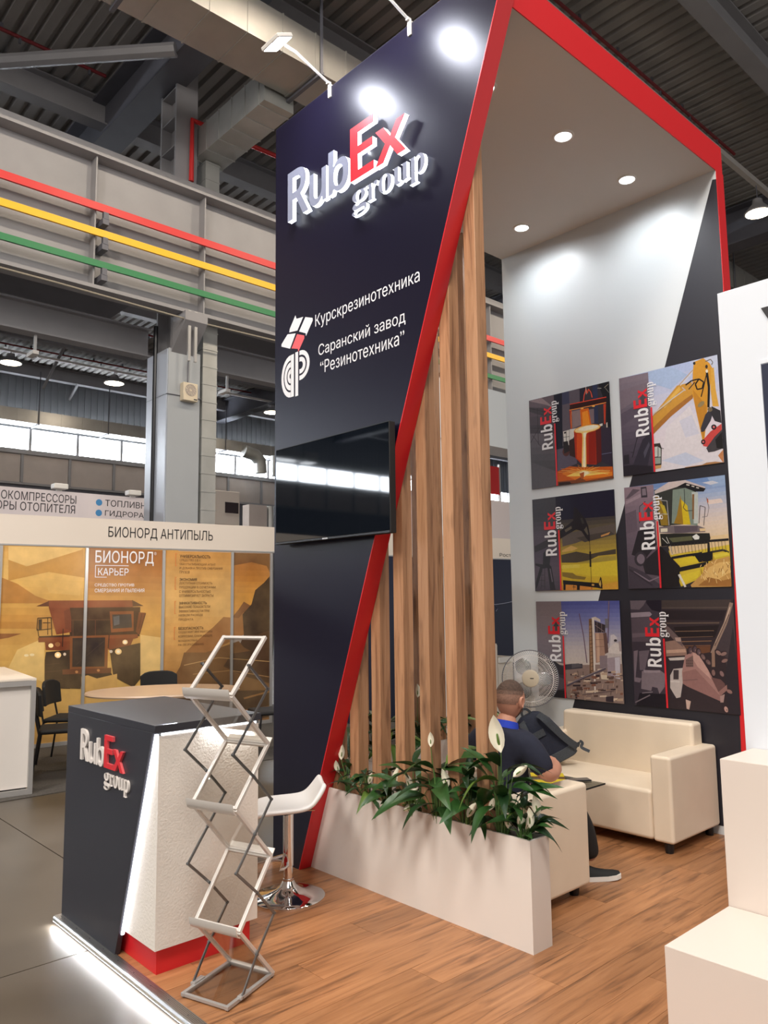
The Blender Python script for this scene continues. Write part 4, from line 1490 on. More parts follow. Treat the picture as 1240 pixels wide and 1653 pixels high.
MB().box(-0.06, 0.03, -0.088, -0.083, 0.24, 0.29, M=KM).build('patch', MAT['bagtrim'], bp)

# ================================================================== PEACE LILIES


def leaf_mesh(L, W, droop, fold, nl=8):
    """long pointed leaf along +Y with a raised midrib fold and a droop"""
    b = MB()
    vs = []
    for i in range(nl + 1):
        t = i / nl
        w = W * (math.sin(math.pi * min(1, t ** 0.75)) ** 0.85) * (1 - 0.25 * t) if 0 < i < nl else 0.0006
        y = L * t * (1 - 0.18 * droop * t)
        z = 0.30 * L * t - droop * L * t * t * 0.9
        for s in (-1, -0.5, 0, 0.5, 1):
            ripple = 0.05 * w * math.sin(9 * t + 3 * s) * abs(s)
            vs.append((s * w / 2, y, z + abs(s) * w * fold + ripple))
    fs = [(i * 5 + k, i * 5 + k + 1, (i + 1) * 5 + k + 1, (i + 1) * 5 + k) for i in range(nl) for k in range(4)]
    b.add(vs, fs)
    return b


def mesh_of(b, name, m):
    o = b.build(name, m, None, smooth=True, fix=False)
    me = o.data
    bpy.data.objects.remove(o)
    return me


LEAVES = []
for k in range(6):
    rl = random.Random(k)
    LEAVES.append(mesh_of(leaf_mesh(0.17 + 0.03 * k % 0.09, 0.052 + 0.008 * (k % 3), 0.35 + 0.12 * k, 0.16), 'leaf', [MAT['leaf'], MAT['leafdark'], MAT['leaf'], MAT['leafdark'], MAT['leaf'], MAT['leaflight']][k]))
b = MB()
vs = []
for i in range(9):
    t = i / 8
    w = 0.052 * (math.sin(math.pi * t ** 0.8) ** 0.8) * (1 - 0.2 * t) if 0 < i < 8 else 0.0006
    for s in (-1, -0.5, 0, 0.5, 1):
        vs.append((s * w / 2, 0.018 * math.sin(2.4 * t) + abs(s) ** 2 * w * 0.35, 0.115 * t))
b.add(vs, [(i * 5 + k, i * 5 + k + 1, (i + 1) * 5 + k + 1, (i + 1) * 5 + k) for i in range(8) for k in range(4)])
SPATHE = mesh_of(b, 'spathe', MAT['spathe'])
SPADIX = mesh_of(MB().lathe([(0.0001, 0.0), (0.004, 0.004), (0.0045, 0.02), (0.003, 0.042), (0.0001, 0.046)], 8, (0, 0.012, 0.012)), 'spadix', MAT['leaflight'])


def place(me, name, parent, M):
    o = bpy.data.objects.new(name, me)
    C.objects.link(o)
    attach(o, parent)
    o.matrix_basis = M
    return o


def lily(x, y, z0, n, spread, height, label, group, seed, flowers=(), big=1.0, ylim=None):
    r = random.Random(seed)
    p = thing('peace_lily', label, 'plant', (x, y, z0), group)
    st_ = MB()
    for k in range(n):
        a = 2 * math.pi * (k * 0.381966 + 0.13 * r.random())
        rad = spread * (0.15 + 0.85 * r.random())
        hz = height * (0.25 + 0.75 * r.random()) * (1.05 - 0.5 * rad / spread)
        bx_, by_ = x + 0.02 * math.cos(a), y + 0.015 * math.sin(a)
        tx, ty = x + rad * math.cos(a) * 0.75, y + 0.012 + rad * math.sin(a) * 0.40
        base = Vector((bx_, by_, z0 - 0.004))
        tip = Vector((tx, ty, z0 + hz))
        mid = (base + tip) / 2 + Vector((0, 0, 0.02))
        st_.tube([base, mid, tip], [0.003, 0.0025, 0.002], 5)
        sc = big * (0.75 + 0.5 * r.random())
        M = Matrix.Translation(tip) @ Matrix.Rotation(a - math.pi / 2 + r.uniform(-0.3, 0.3), 4, 'Z') @ Matrix.Rotation(r.uniform(0.0, 0.95) - 0.15, 4, 'X') @ Matrix.Rotation(r.uniform(-0.5, 0.5), 4, 'Y') @ Matrix.Diagonal((sc, sc, sc, 1))
        place(LEAVES[r.randrange(6) if r.random() < 0.4 else r.randrange(5)], 'leaf', p, M)
    for (fx, fy, fz, rot, tilt, sc) in flowers:
        base = Vector((x, y, z0 - 0.004))
        tip = Vector((fx, fy, fz))
        st_.tube([base, (base * 0.5 + tip * 0.5) + Vector((0, 0, 0.03)), tip + Vector((0, 0, 0.002))], [0.003, 0.0026, 0.002], 5)
        M = Matrix.Translation(tip) @ Matrix.Rotation(rot - 1.65, 4, 'Z') @ Matrix.Rotation(tilt, 4, 'Y') @ Matrix.Rotation(0.15, 4, 'X') @ Matrix.Diagonal((sc, sc, sc, 1))
        sp_ = place(SPATHE, 'spathe', p, M)
        sx_ = bpy.data.objects.new('spadix', SPADIX)
        C.objects.link(sx_)
        sx_.parent = sp_
    st_.build('stem', MAT['stemgreen'], p)
    return p


GF = 'peace lilies in the front planter'
lily(-3.745, 3.115, 0.462, 14, 0.07, 0.26, 'small peace lily at the red-edge end of the front planter', GF, 3, [(-3.775, 3.08, 0.68, 2.6, 0.1, 0.8), (-3.80, 3.085, 0.60, 2.9, -0.3, 0.7)], 0.75)
lily(-3.555, 3.085, 0.462, 18, 0.13, 0.20, 'low spreading peace lily between the second and third visible front slats', GF, 5, [(-3.50, 3.06, 0.585, 2.4, 0.3, 0.6)], 0.85)
lily(-3.365, 3.085, 0.462, 18, 0.13, 0.24, 'low peace lily with a narrow white bloom left of the middle of the front planter', GF, 8, [(-3.31, 3.07, 0.60, 2.2, 0.35, 1.05)], 0.85)
lily(-3.165, 3.08, 0.462, 20, 0.15, 0.30, 'peace lily with several pale blooms in the middle of the front planter', GF, 11, [(-3.15, 3.02, 0.57, 2.6, 0.9, 0.75), (-3.14, 3.04, 0.615, 2.0, -0.3, 0.8), (-3.18, 3.03, 0.50, 2.6, 1.2, 0.8)], 1.0)
lily(-2.965, 3.08, 0.462, 22, 0.16, 0.40, 'large-leaved peace lily with an upright white bloom before a slat', GF, 14, [(-2.985, 3.05, 0.858, 2.3, 0.0, 0.70), (-2.88, 3.06, 0.66, 2.2, -0.25, 0.9)], 1.25)
lily(-2.765, 3.08, 0.462, 22, 0.15, 0.32, 'bushy peace lily between the two rightmost front slats', GF, 17, [(-2.72, 3.03, 0.55, 2.4, 0.6, 0.8), (-2.66, 3.03, 0.545, 2.1, 0.8, 0.6)], 1.05)
lily(-2.555, 3.10, 0.462, 26, 0.15, 0.42, 'tall peace lily with a long white bloom right of the last front slat', GF, 21, [(-2.514, 3.06, 0.888, 2.5, -0.18, 1.62), (-2.445, 3.06, 0.785, 2.2, 0.9, 0.8), (-2.60, 3.06, 0.60, 2.2, 0.4, 0.6)], 1.2)
lily(-2.44, 3.12, 0.462, 32, 0.09, 0.20, 'dense young peace lily with small pale blooms at the planter corner', GF, 25, [(-2.50, 3.08, 0.53, 2.3, 0.0, 0.75), (-2.43, 3.08, 0.545, 2.2, 0.05, 0.65), (-2.385, 3.10, 0.55, 2.1, 0.0, 0.85), (-2.365, 3.14, 0.60, 2.2, -0.15, 0.9), (-2.46, 3.11, 0.52, 2.2, 0.5, 0.7)], 0.72)
GS = 'peace lilies in the side planter'
for k, (yy, t, fl_) in enumerate([(3.50, 'peace lily in the side planter nearest the front slats', [(-4.21, 3.46, 0.84, 2.0, 0, 1)]),
                             (3.86, 'second peace lily in the side planter, with white blooms behind the front slats', [(-4.19, 3.80, 0.93, 2.0, 0.1, 1.1), (-4.2, 3.84, 0.80, 2.0, 0.1, 0.9)]),
                             (4.22, 'third peace lily in the side planter behind the front slats', [(-4.20, 4.16, 0.92, 2.0, 0, 0.9)]),
                             (4.55, 'fourth peace lily in the side planter beside the armchair', []),
                             (4.88, 'last peace lily of the side planter, behind the standing fan', [])]):
    lily(-4.262, yy, 0.53, 22, 0.17, 0.34, t, GS, 40 + k, fl_, 1.15)
POSTERS = [
[[58,54,62,0,999,999,999,999,0,0,0],[98,90,100,427,996,705,999,688,564,416,417],[105,92,100,0,999,329,997,329,890,0,906],[95,84,92,0,906,329,890,329,783,0,812],[85,76,84,0,812,329,783,330,676,1,719],[75,68,76,1,719,330,676,330,569,1,627],[108,101,108,1,627,330,569,330,498,1,548],[101,95,102,1,548,330,498,329,426,1,469],[94,89,95,1,469,329,426,329,355,1,391],[87,83,89,1,391,329,355,329,284,1,312],[81,78,83,1,312,329,284,329,212,0,234],[77,74,79,0,234,329,212,329,141,0,156],[72,70,74,0,156,329,141,329,71,0,78],[68,66,70,0,78,329,71,329,0,0,0],[150,132,136,6,993,170,999,324,859,226,908],[70,64,70,0,924,213,871,320,770,319,730,5,872],[58,52,58,5,908,210,827,212,835,8,916],[58,52,58,207,829,313,689,321,692,215,833],[58,52,58,108,892,105,487,112,486,115,890],[58,52,58,7,684,320,623,321,628,7,689],[60,54,60,10,522,137,682,131,686,4,525],[60,54,60,32,599,135,461,140,463,37,602],[92,88,94,5,305,335,154,329,0,0,0],[24,26,44,332,996,436,998,417,387,340,394],[64,66,92,436,998,523,999,524,867,435,866],[40,40,56,653,998,721,996,714,828,650,822],[48,56,84,807,998,868,998,859,590,806,590],[28,30,36,876,998,999,998,998,452,951,441,950,779],[200,200,190,866,954,910,944,911,949,866,958],[190,180,150,947,942,993,970,990,975,943,946],[150,150,140,955,937,994,881,998,883,959,939],[54,24,26,529,854,963,844,961,784,521,793],[222,74,48,529,848,964,838,963,847,528,857],[240,150,70,519,787,676,783,674,792,517,796],[240,150,70,676,783,815,782,814,791,674,792],[240,150,70,815,782,960,782,958,791,814,791],[250,190,90,692,775,689,771,683,769,674,769,666,772,659,777,657,782,660,785,666,787,675,787,684,784,690,779],[250,190,90,827,774,824,770,818,769,810,769,801,772,795,776,793,781,796,785,802,787,810,786,819,783,825,779],[232,86,56,700,850,711,915,701,918,690,853],[232,86,56,711,914,736,974,727,979,702,918],[232,86,56,727,976,741,927,750,927,736,977],[232,86,56,750,925,765,968,756,972,741,929],[232,86,56,756,968,785,926,792,929,764,972],[232,86,56,784,927,794,872,804,871,793,927],[240,220,200,727,999,730,921,735,920,732,999],[150,128,128,548,772,652,771,657,608,548,589],[226,104,20,650,773,750,769,778,681,781,585,656,589],[246,150,40,673,740,740,746,760,599,673,597],[128,110,116,754,752,815,750,811,599,775,596],[190,64,40,520,789,549,784,544,590,526,583],[196,66,40,927,774,956,774,939,565,925,568],[240,150,70,542,776,533,729,539,727,547,774],[240,150,70,533,728,537,591,542,590,539,727],[226,220,212,431,575,508,581,501,418,438,413],[90,86,86,433,509,505,506,504,512,432,515],[90,86,86,466,575,462,419,469,418,473,573],[60,54,56,442,567,469,568,468,549,441,550],[228,222,212,512,584,601,583,600,551,553,482,508,470],[230,224,214,869,576,907,579,906,555,878,552],[222,214,200,950,573,963,582,961,440,948,442],[96,88,104,340,394,426,395,589,282,586,206,337,154],[60,36,34,499,462,597,478,609,251,501,305],[90,50,46,503,344,496,321,479,306,456,303,434,313,418,333,413,358,420,382,437,397,460,400,482,390,498,369],[40,36,40,426,464,485,464,503,354,435,335],[52,44,60,883,529,999,526,994,119,868,193],[110,110,140,882,258,995,259,994,265,881,264],[186,52,22,564,552,884,555,876,190,810,164,640,196,572,266],[220,84,30,599,522,664,511,651,206,588,263],[150,34,20,740,526,825,539,810,173,726,181],[96,30,30,825,539,887,551,876,190,818,167],[240,160,60,885,553,868,532,813,517,734,511,653,517,590,533,564,555,583,577,640,592,720,597,800,590,860,574],[255,226,160,875,553,858,536,806,523,733,519,657,524,599,537,575,555,593,573,646,585,721,589,796,583,852,570],[255,246,220,858,559,844,548,803,540,745,537,686,540,640,549,622,561,636,573,679,581,737,583,796,580,840,571],[255,214,120,653,527,761,530,713,502,707,455,696,85,636,94,664,463,663,506],[255,248,220,677,518,718,520,698,457,684,97,651,101,679,460],[250,190,80,681,469,664,99,667,99,684,469],[206,96,28,335,154,497,190,639,160,999,118,999,0,331,2],[232,130,40,393,126,540,155,818,116,991,64,989,18,557,37],[255,216,110,448,88,583,124,648,130,712,116,817,88,971,58,710,61,580,72],[255,244,200,604,111,653,118,701,111,754,87,689,72,662,52],[130,70,40,333,46,557,37,623,57,687,11,999,26,999,0,331,2],[48,30,28,355,34,490,26,511,2,354,2],[180,90,40,612,97,669,108,662,42,633,35],[255,180,70,690,113,704,139,702,140,687,114],[255,180,70,704,139,718,159,716,161,702,141],[250,140,50,728,89,770,90,770,92,728,91],[250,140,50,770,90,812,89,812,91,770,92],[255,216,120,630,101,557,118,557,116,630,99],[255,216,120,557,118,483,130,483,128,557,116],[255,180,70,705,121,744,140,742,142,703,123],[255,180,70,744,140,782,151,781,154,743,143],[250,140,50,611,105,540,118,540,115,610,102],[250,140,50,540,118,469,126,469,123,540,115],[255,216,120,634,123,612,138,611,136,633,121],[255,216,120,612,138,590,151,588,149,611,136],[255,180,70,692,113,700,130,697,131,690,114],[255,180,70,700,130,707,144,705,145,697,131],[250,140,50,651,143,623,173,621,172,649,142],[250,140,50,623,173,595,194,593,192,622,171],[255,216,120,751,89,781,89,781,91,750,92],[255,216,120,781,89,811,88,811,90,781,91],[255,180,70,703,111,725,123,724,125,702,113],[255,180,70,725,123,746,134,745,136,724,125],[250,140,50,654,117,642,139,639,139,652,117],[250,140,50,642,139,629,158,627,157,639,138],[255,216,120,677,127,673,146,670,146,675,127],[255,216,120,673,146,668,163,666,162,670,146],[255,180,70,636,114,611,132,609,130,635,113],[255,180,70,611,132,585,148,584,146,609,130],[250,140,50,658,125,663,147,660,148,656,126],[250,140,50,663,147,668,164,665,165,660,148],[255,216,120,740,113,798,128,797,131,739,115],[255,216,120,797,128,854,134,853,136,797,131],[255,180,70,655,120,627,152,625,151,653,118],[255,180,70,627,152,599,178,597,176,625,151],[250,140,50,649,109,627,129,625,128,647,107],[250,140,50,627,129,604,148,603,146,625,128],[255,216,120,761,83,855,68,855,70,761,86],[255,216,120,855,68,946,44,947,47,855,70],[255,180,70,726,111,745,117,744,119,725,113],[255,180,70,745,117,763,121,762,123,744,119],[250,140,50,609,107,576,116,576,114,608,105],[250,140,50,576,116,544,124,543,121,576,114],[255,216,120,625,108,511,143,510,141,624,106],[255,216,120,510,143,393,161,393,158,510,140],[255,180,70,726,117,753,128,752,130,725,120],[255,180,70,753,128,780,136,779,138,752,130],[250,140,50,786,86,858,78,858,81,786,88],[250,140,50,858,78,928,66,929,68,858,81],[255,216,120,764,97,869,96,868,99,764,100],[255,216,120,868,96,970,80,970,83,868,99],[255,180,70,700,119,717,130,716,132,698,121],[255,180,70,717,130,735,140,734,142,716,132],[250,140,50,593,131,491,164,490,161,592,128],[250,140,50,491,164,386,180,386,177,490,161],[255,216,120,708,93,774,98,774,100,707,95],[255,216,120,774,98,840,97,839,99,774,100],[255,180,70,760,87,830,82,830,84,760,89],[255,180,70,830,82,899,71,899,73,830,84],[250,140,50,626,109,539,151,538,149,625,107],[250,140,50,538,151,449,179,449,176,538,149],[255,216,120,686,116,698,123,696,125,684,117],[255,216,120,698,123,709,130,708,132,696,125],[255,180,70,607,127,551,150,550,148,606,125],[255,180,70,551,150,494,168,494,165,550,148],[250,140,50,601,142,559,164,558,162,599,140],[250,140,50,559,164,517,180,516,178,558,161],[255,216,120,609,106,482,134,482,132,609,103],[255,216,120,482,134,351,146,352,144,482,132],[255,180,70,692,108,699,127,697,128,689,109],[255,180,70,699,127,707,143,705,144,697,128],[250,140,50,723,106,740,113,738,115,722,108],[250,140,50,739,113,756,119,754,121,738,115],[255,216,120,756,97,791,97,791,100,755,100],[255,216,120,791,97,826,96,826,98,791,100],[255,180,70,743,115,777,126,776,128,742,117],[255,180,70,777,126,811,133,810,136,776,128],[250,140,50,695,107,738,120,737,122,694,109],[250,140,50,738,120,781,128,781,130,737,122],[255,216,120,764,96,864,89,864,91,764,99],[255,216,120,863,89,960,69,960,72,864,91],[255,180,70,717,87,767,82,767,85,717,89],[255,180,70,767,82,816,76,816,78,767,85],[250,140,50,775,98,837,100,836,103,774,100],[250,140,50,837,100,898,97,898,99,837,103],[255,216,120,617,138,599,149,598,147,616,136],[255,216,120,599,149,581,159,580,157,598,147],[255,180,70,599,134,557,151,556,149,598,132],[255,180,70,557,151,515,165,514,162,556,149],[250,140,50,616,128,598,140,596,138,615,126],[250,140,50,598,140,579,151,577,149,596,138],[255,216,120,764,100,805,101,804,103,764,102],[255,216,120,804,101,844,100,844,102,804,103]],
[[179,191,225,0,999,999,999,999,914,0,914],[187,195,224,0,914,999,914,999,830,0,830],[194,198,223,0,830,999,830,999,745,0,746],[202,202,222,0,746,999,745,999,661,0,662],[208,205,221,0,662,999,661,999,578,0,578],[213,207,221,0,578,999,578,999,494,0,495],[218,210,220,0,495,999,494,999,411,0,412],[223,212,220,0,412,999,411,999,328,0,329],[225,214,220,0,329,999,328,999,246,0,246],[224,214,220,0,246,999,246,999,164,0,164],[223,215,221,0,164,999,164,999,82,0,82],[222,215,221,0,82,999,82,999,0,0,0],[172,190,222,318,993,551,993,710,877,538,773,403,845,320,927],[200,206,226,758,998,999,997,996,869,923,787],[224,216,220,477,415,713,573,816,295,807,140,541,60,421,179],[210,208,222,604,453,728,490,787,300,656,283],[200,206,226,406,100,648,145,820,40,640,16],[176,128,84,630,6,799,6,838,20,920,18,992,1,995,0,639,0],[206,150,62,333,545,602,795,746,798,755,695,747,646,524,519,335,368],[170,112,52,332,431,527,570,677,651,754,685,747,641,524,509,337,368],[226,178,84,446,627,623,785,636,751,466,602],[200,196,190,342,561,536,667,530,675,337,569],[200,196,190,535,667,674,734,669,743,530,675],[120,110,100,346,550,539,656,536,660,343,554],[190,160,120,626,792,765,907,760,914,620,799],[232,222,206,635,785,770,894,766,898,631,789],[214,152,50,777,983,868,999,923,937,948,881,907,672,870,462,831,214,814,236,770,522,745,687,761,885],[196,134,44,752,726,875,540,852,407,827,234,770,522],[222,168,70,934,884,960,888,965,679,984,518,927,530,917,689],[120,110,104,887,957,936,967,933,976,883,966],[120,110,104,931,970,950,937,957,941,938,973],[120,110,104,950,942,937,920,945,914,958,936],[24,22,26,688,775,750,806,743,818,681,788],[24,22,26,748,805,818,805,816,818,746,818],[24,22,26,813,807,855,768,863,777,821,816],[24,22,26,853,775,835,719,847,713,865,769],[24,22,26,840,723,792,723,794,710,842,710],[24,22,26,799,718,786,771,773,769,787,716],[24,22,26,785,765,822,807,812,817,774,775],[30,28,30,831,637,853,702,843,707,822,642],[30,28,30,853,703,898,852,889,856,843,707],[28,26,30,883,865,894,713,915,711,904,863],[28,26,30,894,715,878,530,899,525,915,710],[34,32,36,715,731,779,787,773,795,709,738],[200,180,170,646,765,677,726,686,733,655,772],[226,220,210,906,866,904,858,899,854,893,853,888,856,884,863,883,871,885,879,889,884,895,884,901,881,905,874],[44,38,36,793,967,791,960,786,955,780,955,774,958,770,965,769,973,771,980,776,984,782,985,788,981,792,975],[60,48,44,906,909,904,900,899,895,893,894,887,898,882,905,881,915,884,923,889,929,895,929,901,926,905,918],[150,130,90,854,590,855,579,848,565,834,553,817,546,801,545,791,552,789,563,797,577,811,589,828,596,844,596],[60,58,66,855,465,897,506,940,507,900,398,836,311,807,310,805,346],[52,50,54,918,532,995,477,999,360,938,391,905,475],[120,104,80,924,501,921,491,912,485,900,484,889,489,881,499,879,510,882,520,891,526,903,527,914,522,922,512],[206,74,70,812,227,894,301,998,355,998,283,929,246,866,160,819,177],[30,28,30,842,212,839,201,830,194,820,192,809,197,802,207,800,219,803,230,811,238,822,239,833,234,840,224],[200,110,110,831,214,829,209,825,206,820,205,816,207,812,212,811,217,813,222,817,226,822,226,826,224,830,220],[30,28,30,952,332,947,320,938,312,925,311,913,317,905,327,902,341,906,353,916,360,928,361,941,356,949,345],[206,110,110,937,334,936,329,932,325,926,325,921,327,918,332,916,338,918,344,922,347,928,348,933,345,936,340],[70,66,70,846,153,929,246,999,302,999,129,921,112,863,111],[34,32,34,932,217,999,282,999,124,942,138],[196,130,84,949,69,999,117,997,0,988,4],[206,164,110,325,61,404,60,398,30,325,25],[60,54,50,336,275,400,273,415,221,404,60,325,61],[196,202,196,343,243,376,244,370,146,340,147],[190,196,190,382,239,404,218,402,141,377,141],[150,160,150,340,138,400,132,396,73,339,77],[40,38,38,412,219,435,210,437,215,414,224],[135,121,131,0,999,317,991,317,928,0,935],[129,116,127,0,935,317,928,318,865,0,872],[124,111,122,0,872,318,865,319,802,0,809],[118,106,118,0,809,319,802,320,739,0,746],[113,102,114,0,746,320,739,320,677,0,683],[109,98,110,0,683,320,677,321,614,0,620],[104,94,107,0,620,321,614,322,552,0,557],[100,90,103,0,557,322,552,322,490,0,495],[95,85,99,0,495,322,490,323,428,0,432],[89,80,94,0,432,323,428,324,366,0,370],[84,75,89,0,370,324,366,325,305,0,308],[78,70,84,0,308,325,305,325,243,0,246],[74,66,80,0,246,325,243,326,182,0,185],[70,62,76,0,185,326,182,327,121,0,123],[66,59,72,0,123,327,121,327,60,0,61],[62,55,68,0,61,327,60,328,0,0,0],[124,110,120,3,869,314,896,316,801,6,673],[92,82,96,0,631,312,738,317,653,3,501],[50,46,58,110,101,223,335,315,403,325,297,265,79,250,9,2,5,4,95,98,92],[36,34,42,108,174,172,364,165,367,101,177],[36,34,42,93,227,123,221,123,226,94,232],[44,42,50,15,210,70,212,71,117,10,115],[80,76,90,227,209,288,304,297,271,235,146],[40,36,44,7,105,110,101,308,63,309,1,5,1]],
[[31,29,46,0,999,999,999,999,957,0,957],[33,31,47,0,957,999,957,999,915,0,915],[36,33,48,0,915,999,915,999,873,0,873],[38,35,49,0,873,999,873,999,831,0,831],[45,41,52,0,831,999,831,999,789,0,789],[57,51,56,0,789,999,789,999,747,0,747],[68,62,60,0,747,999,747,999,705,0,705],[80,72,64,0,705,999,705,999,663,0,663],[94,84,66,0,663,999,663,999,621,0,622],[110,96,66,0,622,999,621,999,580,0,580],[126,109,66,0,580,999,580,999,538,0,538],[142,121,66,0,538,999,538,999,496,0,497],[156,133,65,0,497,999,496,999,455,0,455],[168,143,63,0,455,999,455,999,413,0,413],[180,154,61,0,413,999,413,999,372,0,372],[192,164,59,0,372,999,372,999,330,0,330],[200,172,57,0,330,999,330,999,289,0,289],[204,176,55,0,289,999,289,999,247,0,248],[208,180,54,0,248,999,247,999,206,0,206],[212,184,52,0,206,999,206,999,165,0,165],[213,182,51,0,165,999,165,999,123,0,124],[211,176,50,0,124,999,123,999,82,0,82],[209,169,49,0,82,999,82,999,41,0,41],[207,163,48,0,41,999,41,999,0,0,0],[30,28,50,355,999,998,997,996,732,363,743],[96,86,80,365,589,565,610,992,655,993,544,743,545,538,488,369,462],[74,66,62,541,541,764,569,940,582,985,545,840,520,640,490],[206,150,88,832,547,939,574,919,549,831,530],[210,170,96,356,418,475,465,556,433,493,410,366,403],[78,68,56,348,373,533,399,694,364,992,400,991,349,791,342,690,303,527,284,350,292],[170,150,66,527,284,690,303,829,331,988,332,990,290,728,276],[222,196,58,348,265,688,269,999,289,998,137,721,137,355,193],[228,206,84,348,265,567,265,565,230,346,229],[140,116,52,351,193,480,180,520,152,641,131,619,105,477,118,353,148],[216,160,60,814,49,999,78,997,0,820,0],[214,140,60,348,59,716,51,713,0,345,3],[34,30,36,346,627,509,722,527,864,558,852,596,803,654,736,689,654,704,556,700,486,662,524,606,607,546,630,344,545],[100,92,80,402,636,486,670,493,643,414,608],[96,88,76,637,618,669,651,687,566,674,562],[60,56,54,598,741,622,746,646,684,620,679],[40,34,36,693,495,696,390,701,390,698,495],[30,26,30,689,390,686,234,706,233,709,390],[40,34,30,696,233,695,8,700,8,701,233],[26,22,26,357,108,785,66,823,48,823,6,759,20,473,56,359,63],[26,22,26,777,49,803,130,815,117,825,40,812,14],[206,170,90,783,58,803,100,810,57,802,23],[206,160,80,702,61,731,57,727,38,701,42],[26,22,26,362,67,359,5,386,4,390,67],[26,22,26,526,55,523,2,558,1,561,54],[40,32,32,472,31,513,30,514,36,472,37],[40,32,32,486,56,484,3,489,3,492,56],[69,67,73,0,999,303,998,305,947,0,948],[67,65,72,0,948,305,947,306,897,0,898],[66,64,71,0,898,306,897,308,847,0,848],[64,62,70,0,848,308,847,310,797,0,797],[67,64,72,0,797,310,797,311,746,0,747],[73,68,78,0,747,311,746,313,697,0,697],[80,73,83,0,697,313,697,315,646,0,647],[86,77,89,0,647,315,646,317,597,0,597],[89,79,91,0,597,317,597,318,547,0,547],[87,77,90,0,547,318,547,320,497,0,497],[86,76,89,0,497,320,497,322,447,0,447],[84,74,88,0,447,322,447,323,398,0,397],[85,75,89,0,397,323,398,325,348,0,347],[88,77,91,0,347,325,348,327,299,0,297],[91,80,93,0,297,327,299,328,249,0,248],[94,82,95,0,248,328,249,330,200,0,198],[93,82,94,0,198,330,200,332,151,0,148],[89,78,90,0,148,332,151,333,102,0,99],[84,75,87,0,99,333,102,335,53,0,49],[80,71,83,0,49,335,53,336,3,0,0],[56,52,58,8,484,224,563,318,611,319,520,152,457,16,418],[46,44,50,122,403,180,455,213,362,198,271,110,275],[44,42,48,15,298,208,271,207,248,119,238,14,279],[44,42,48,75,258,115,256,31,47,4,11,10,85],[44,42,48,166,264,219,261,262,6,195,6],[110,98,110,196,235,209,235,232,98,219,89],[50,48,54,100,248,74,19,79,19,105,248],[50,48,54,129,238,122,18,128,18,135,237],[50,48,54,82,168,128,167,129,171,82,173],[50,48,54,62,113,134,106,135,112,63,118],[50,48,54,76,53,122,48,123,52,77,58],[90,84,94,24,360,79,348,81,352,25,364],[90,84,94,83,350,86,405,80,406,77,350],[90,84,94,83,403,110,402,111,406,83,408]],
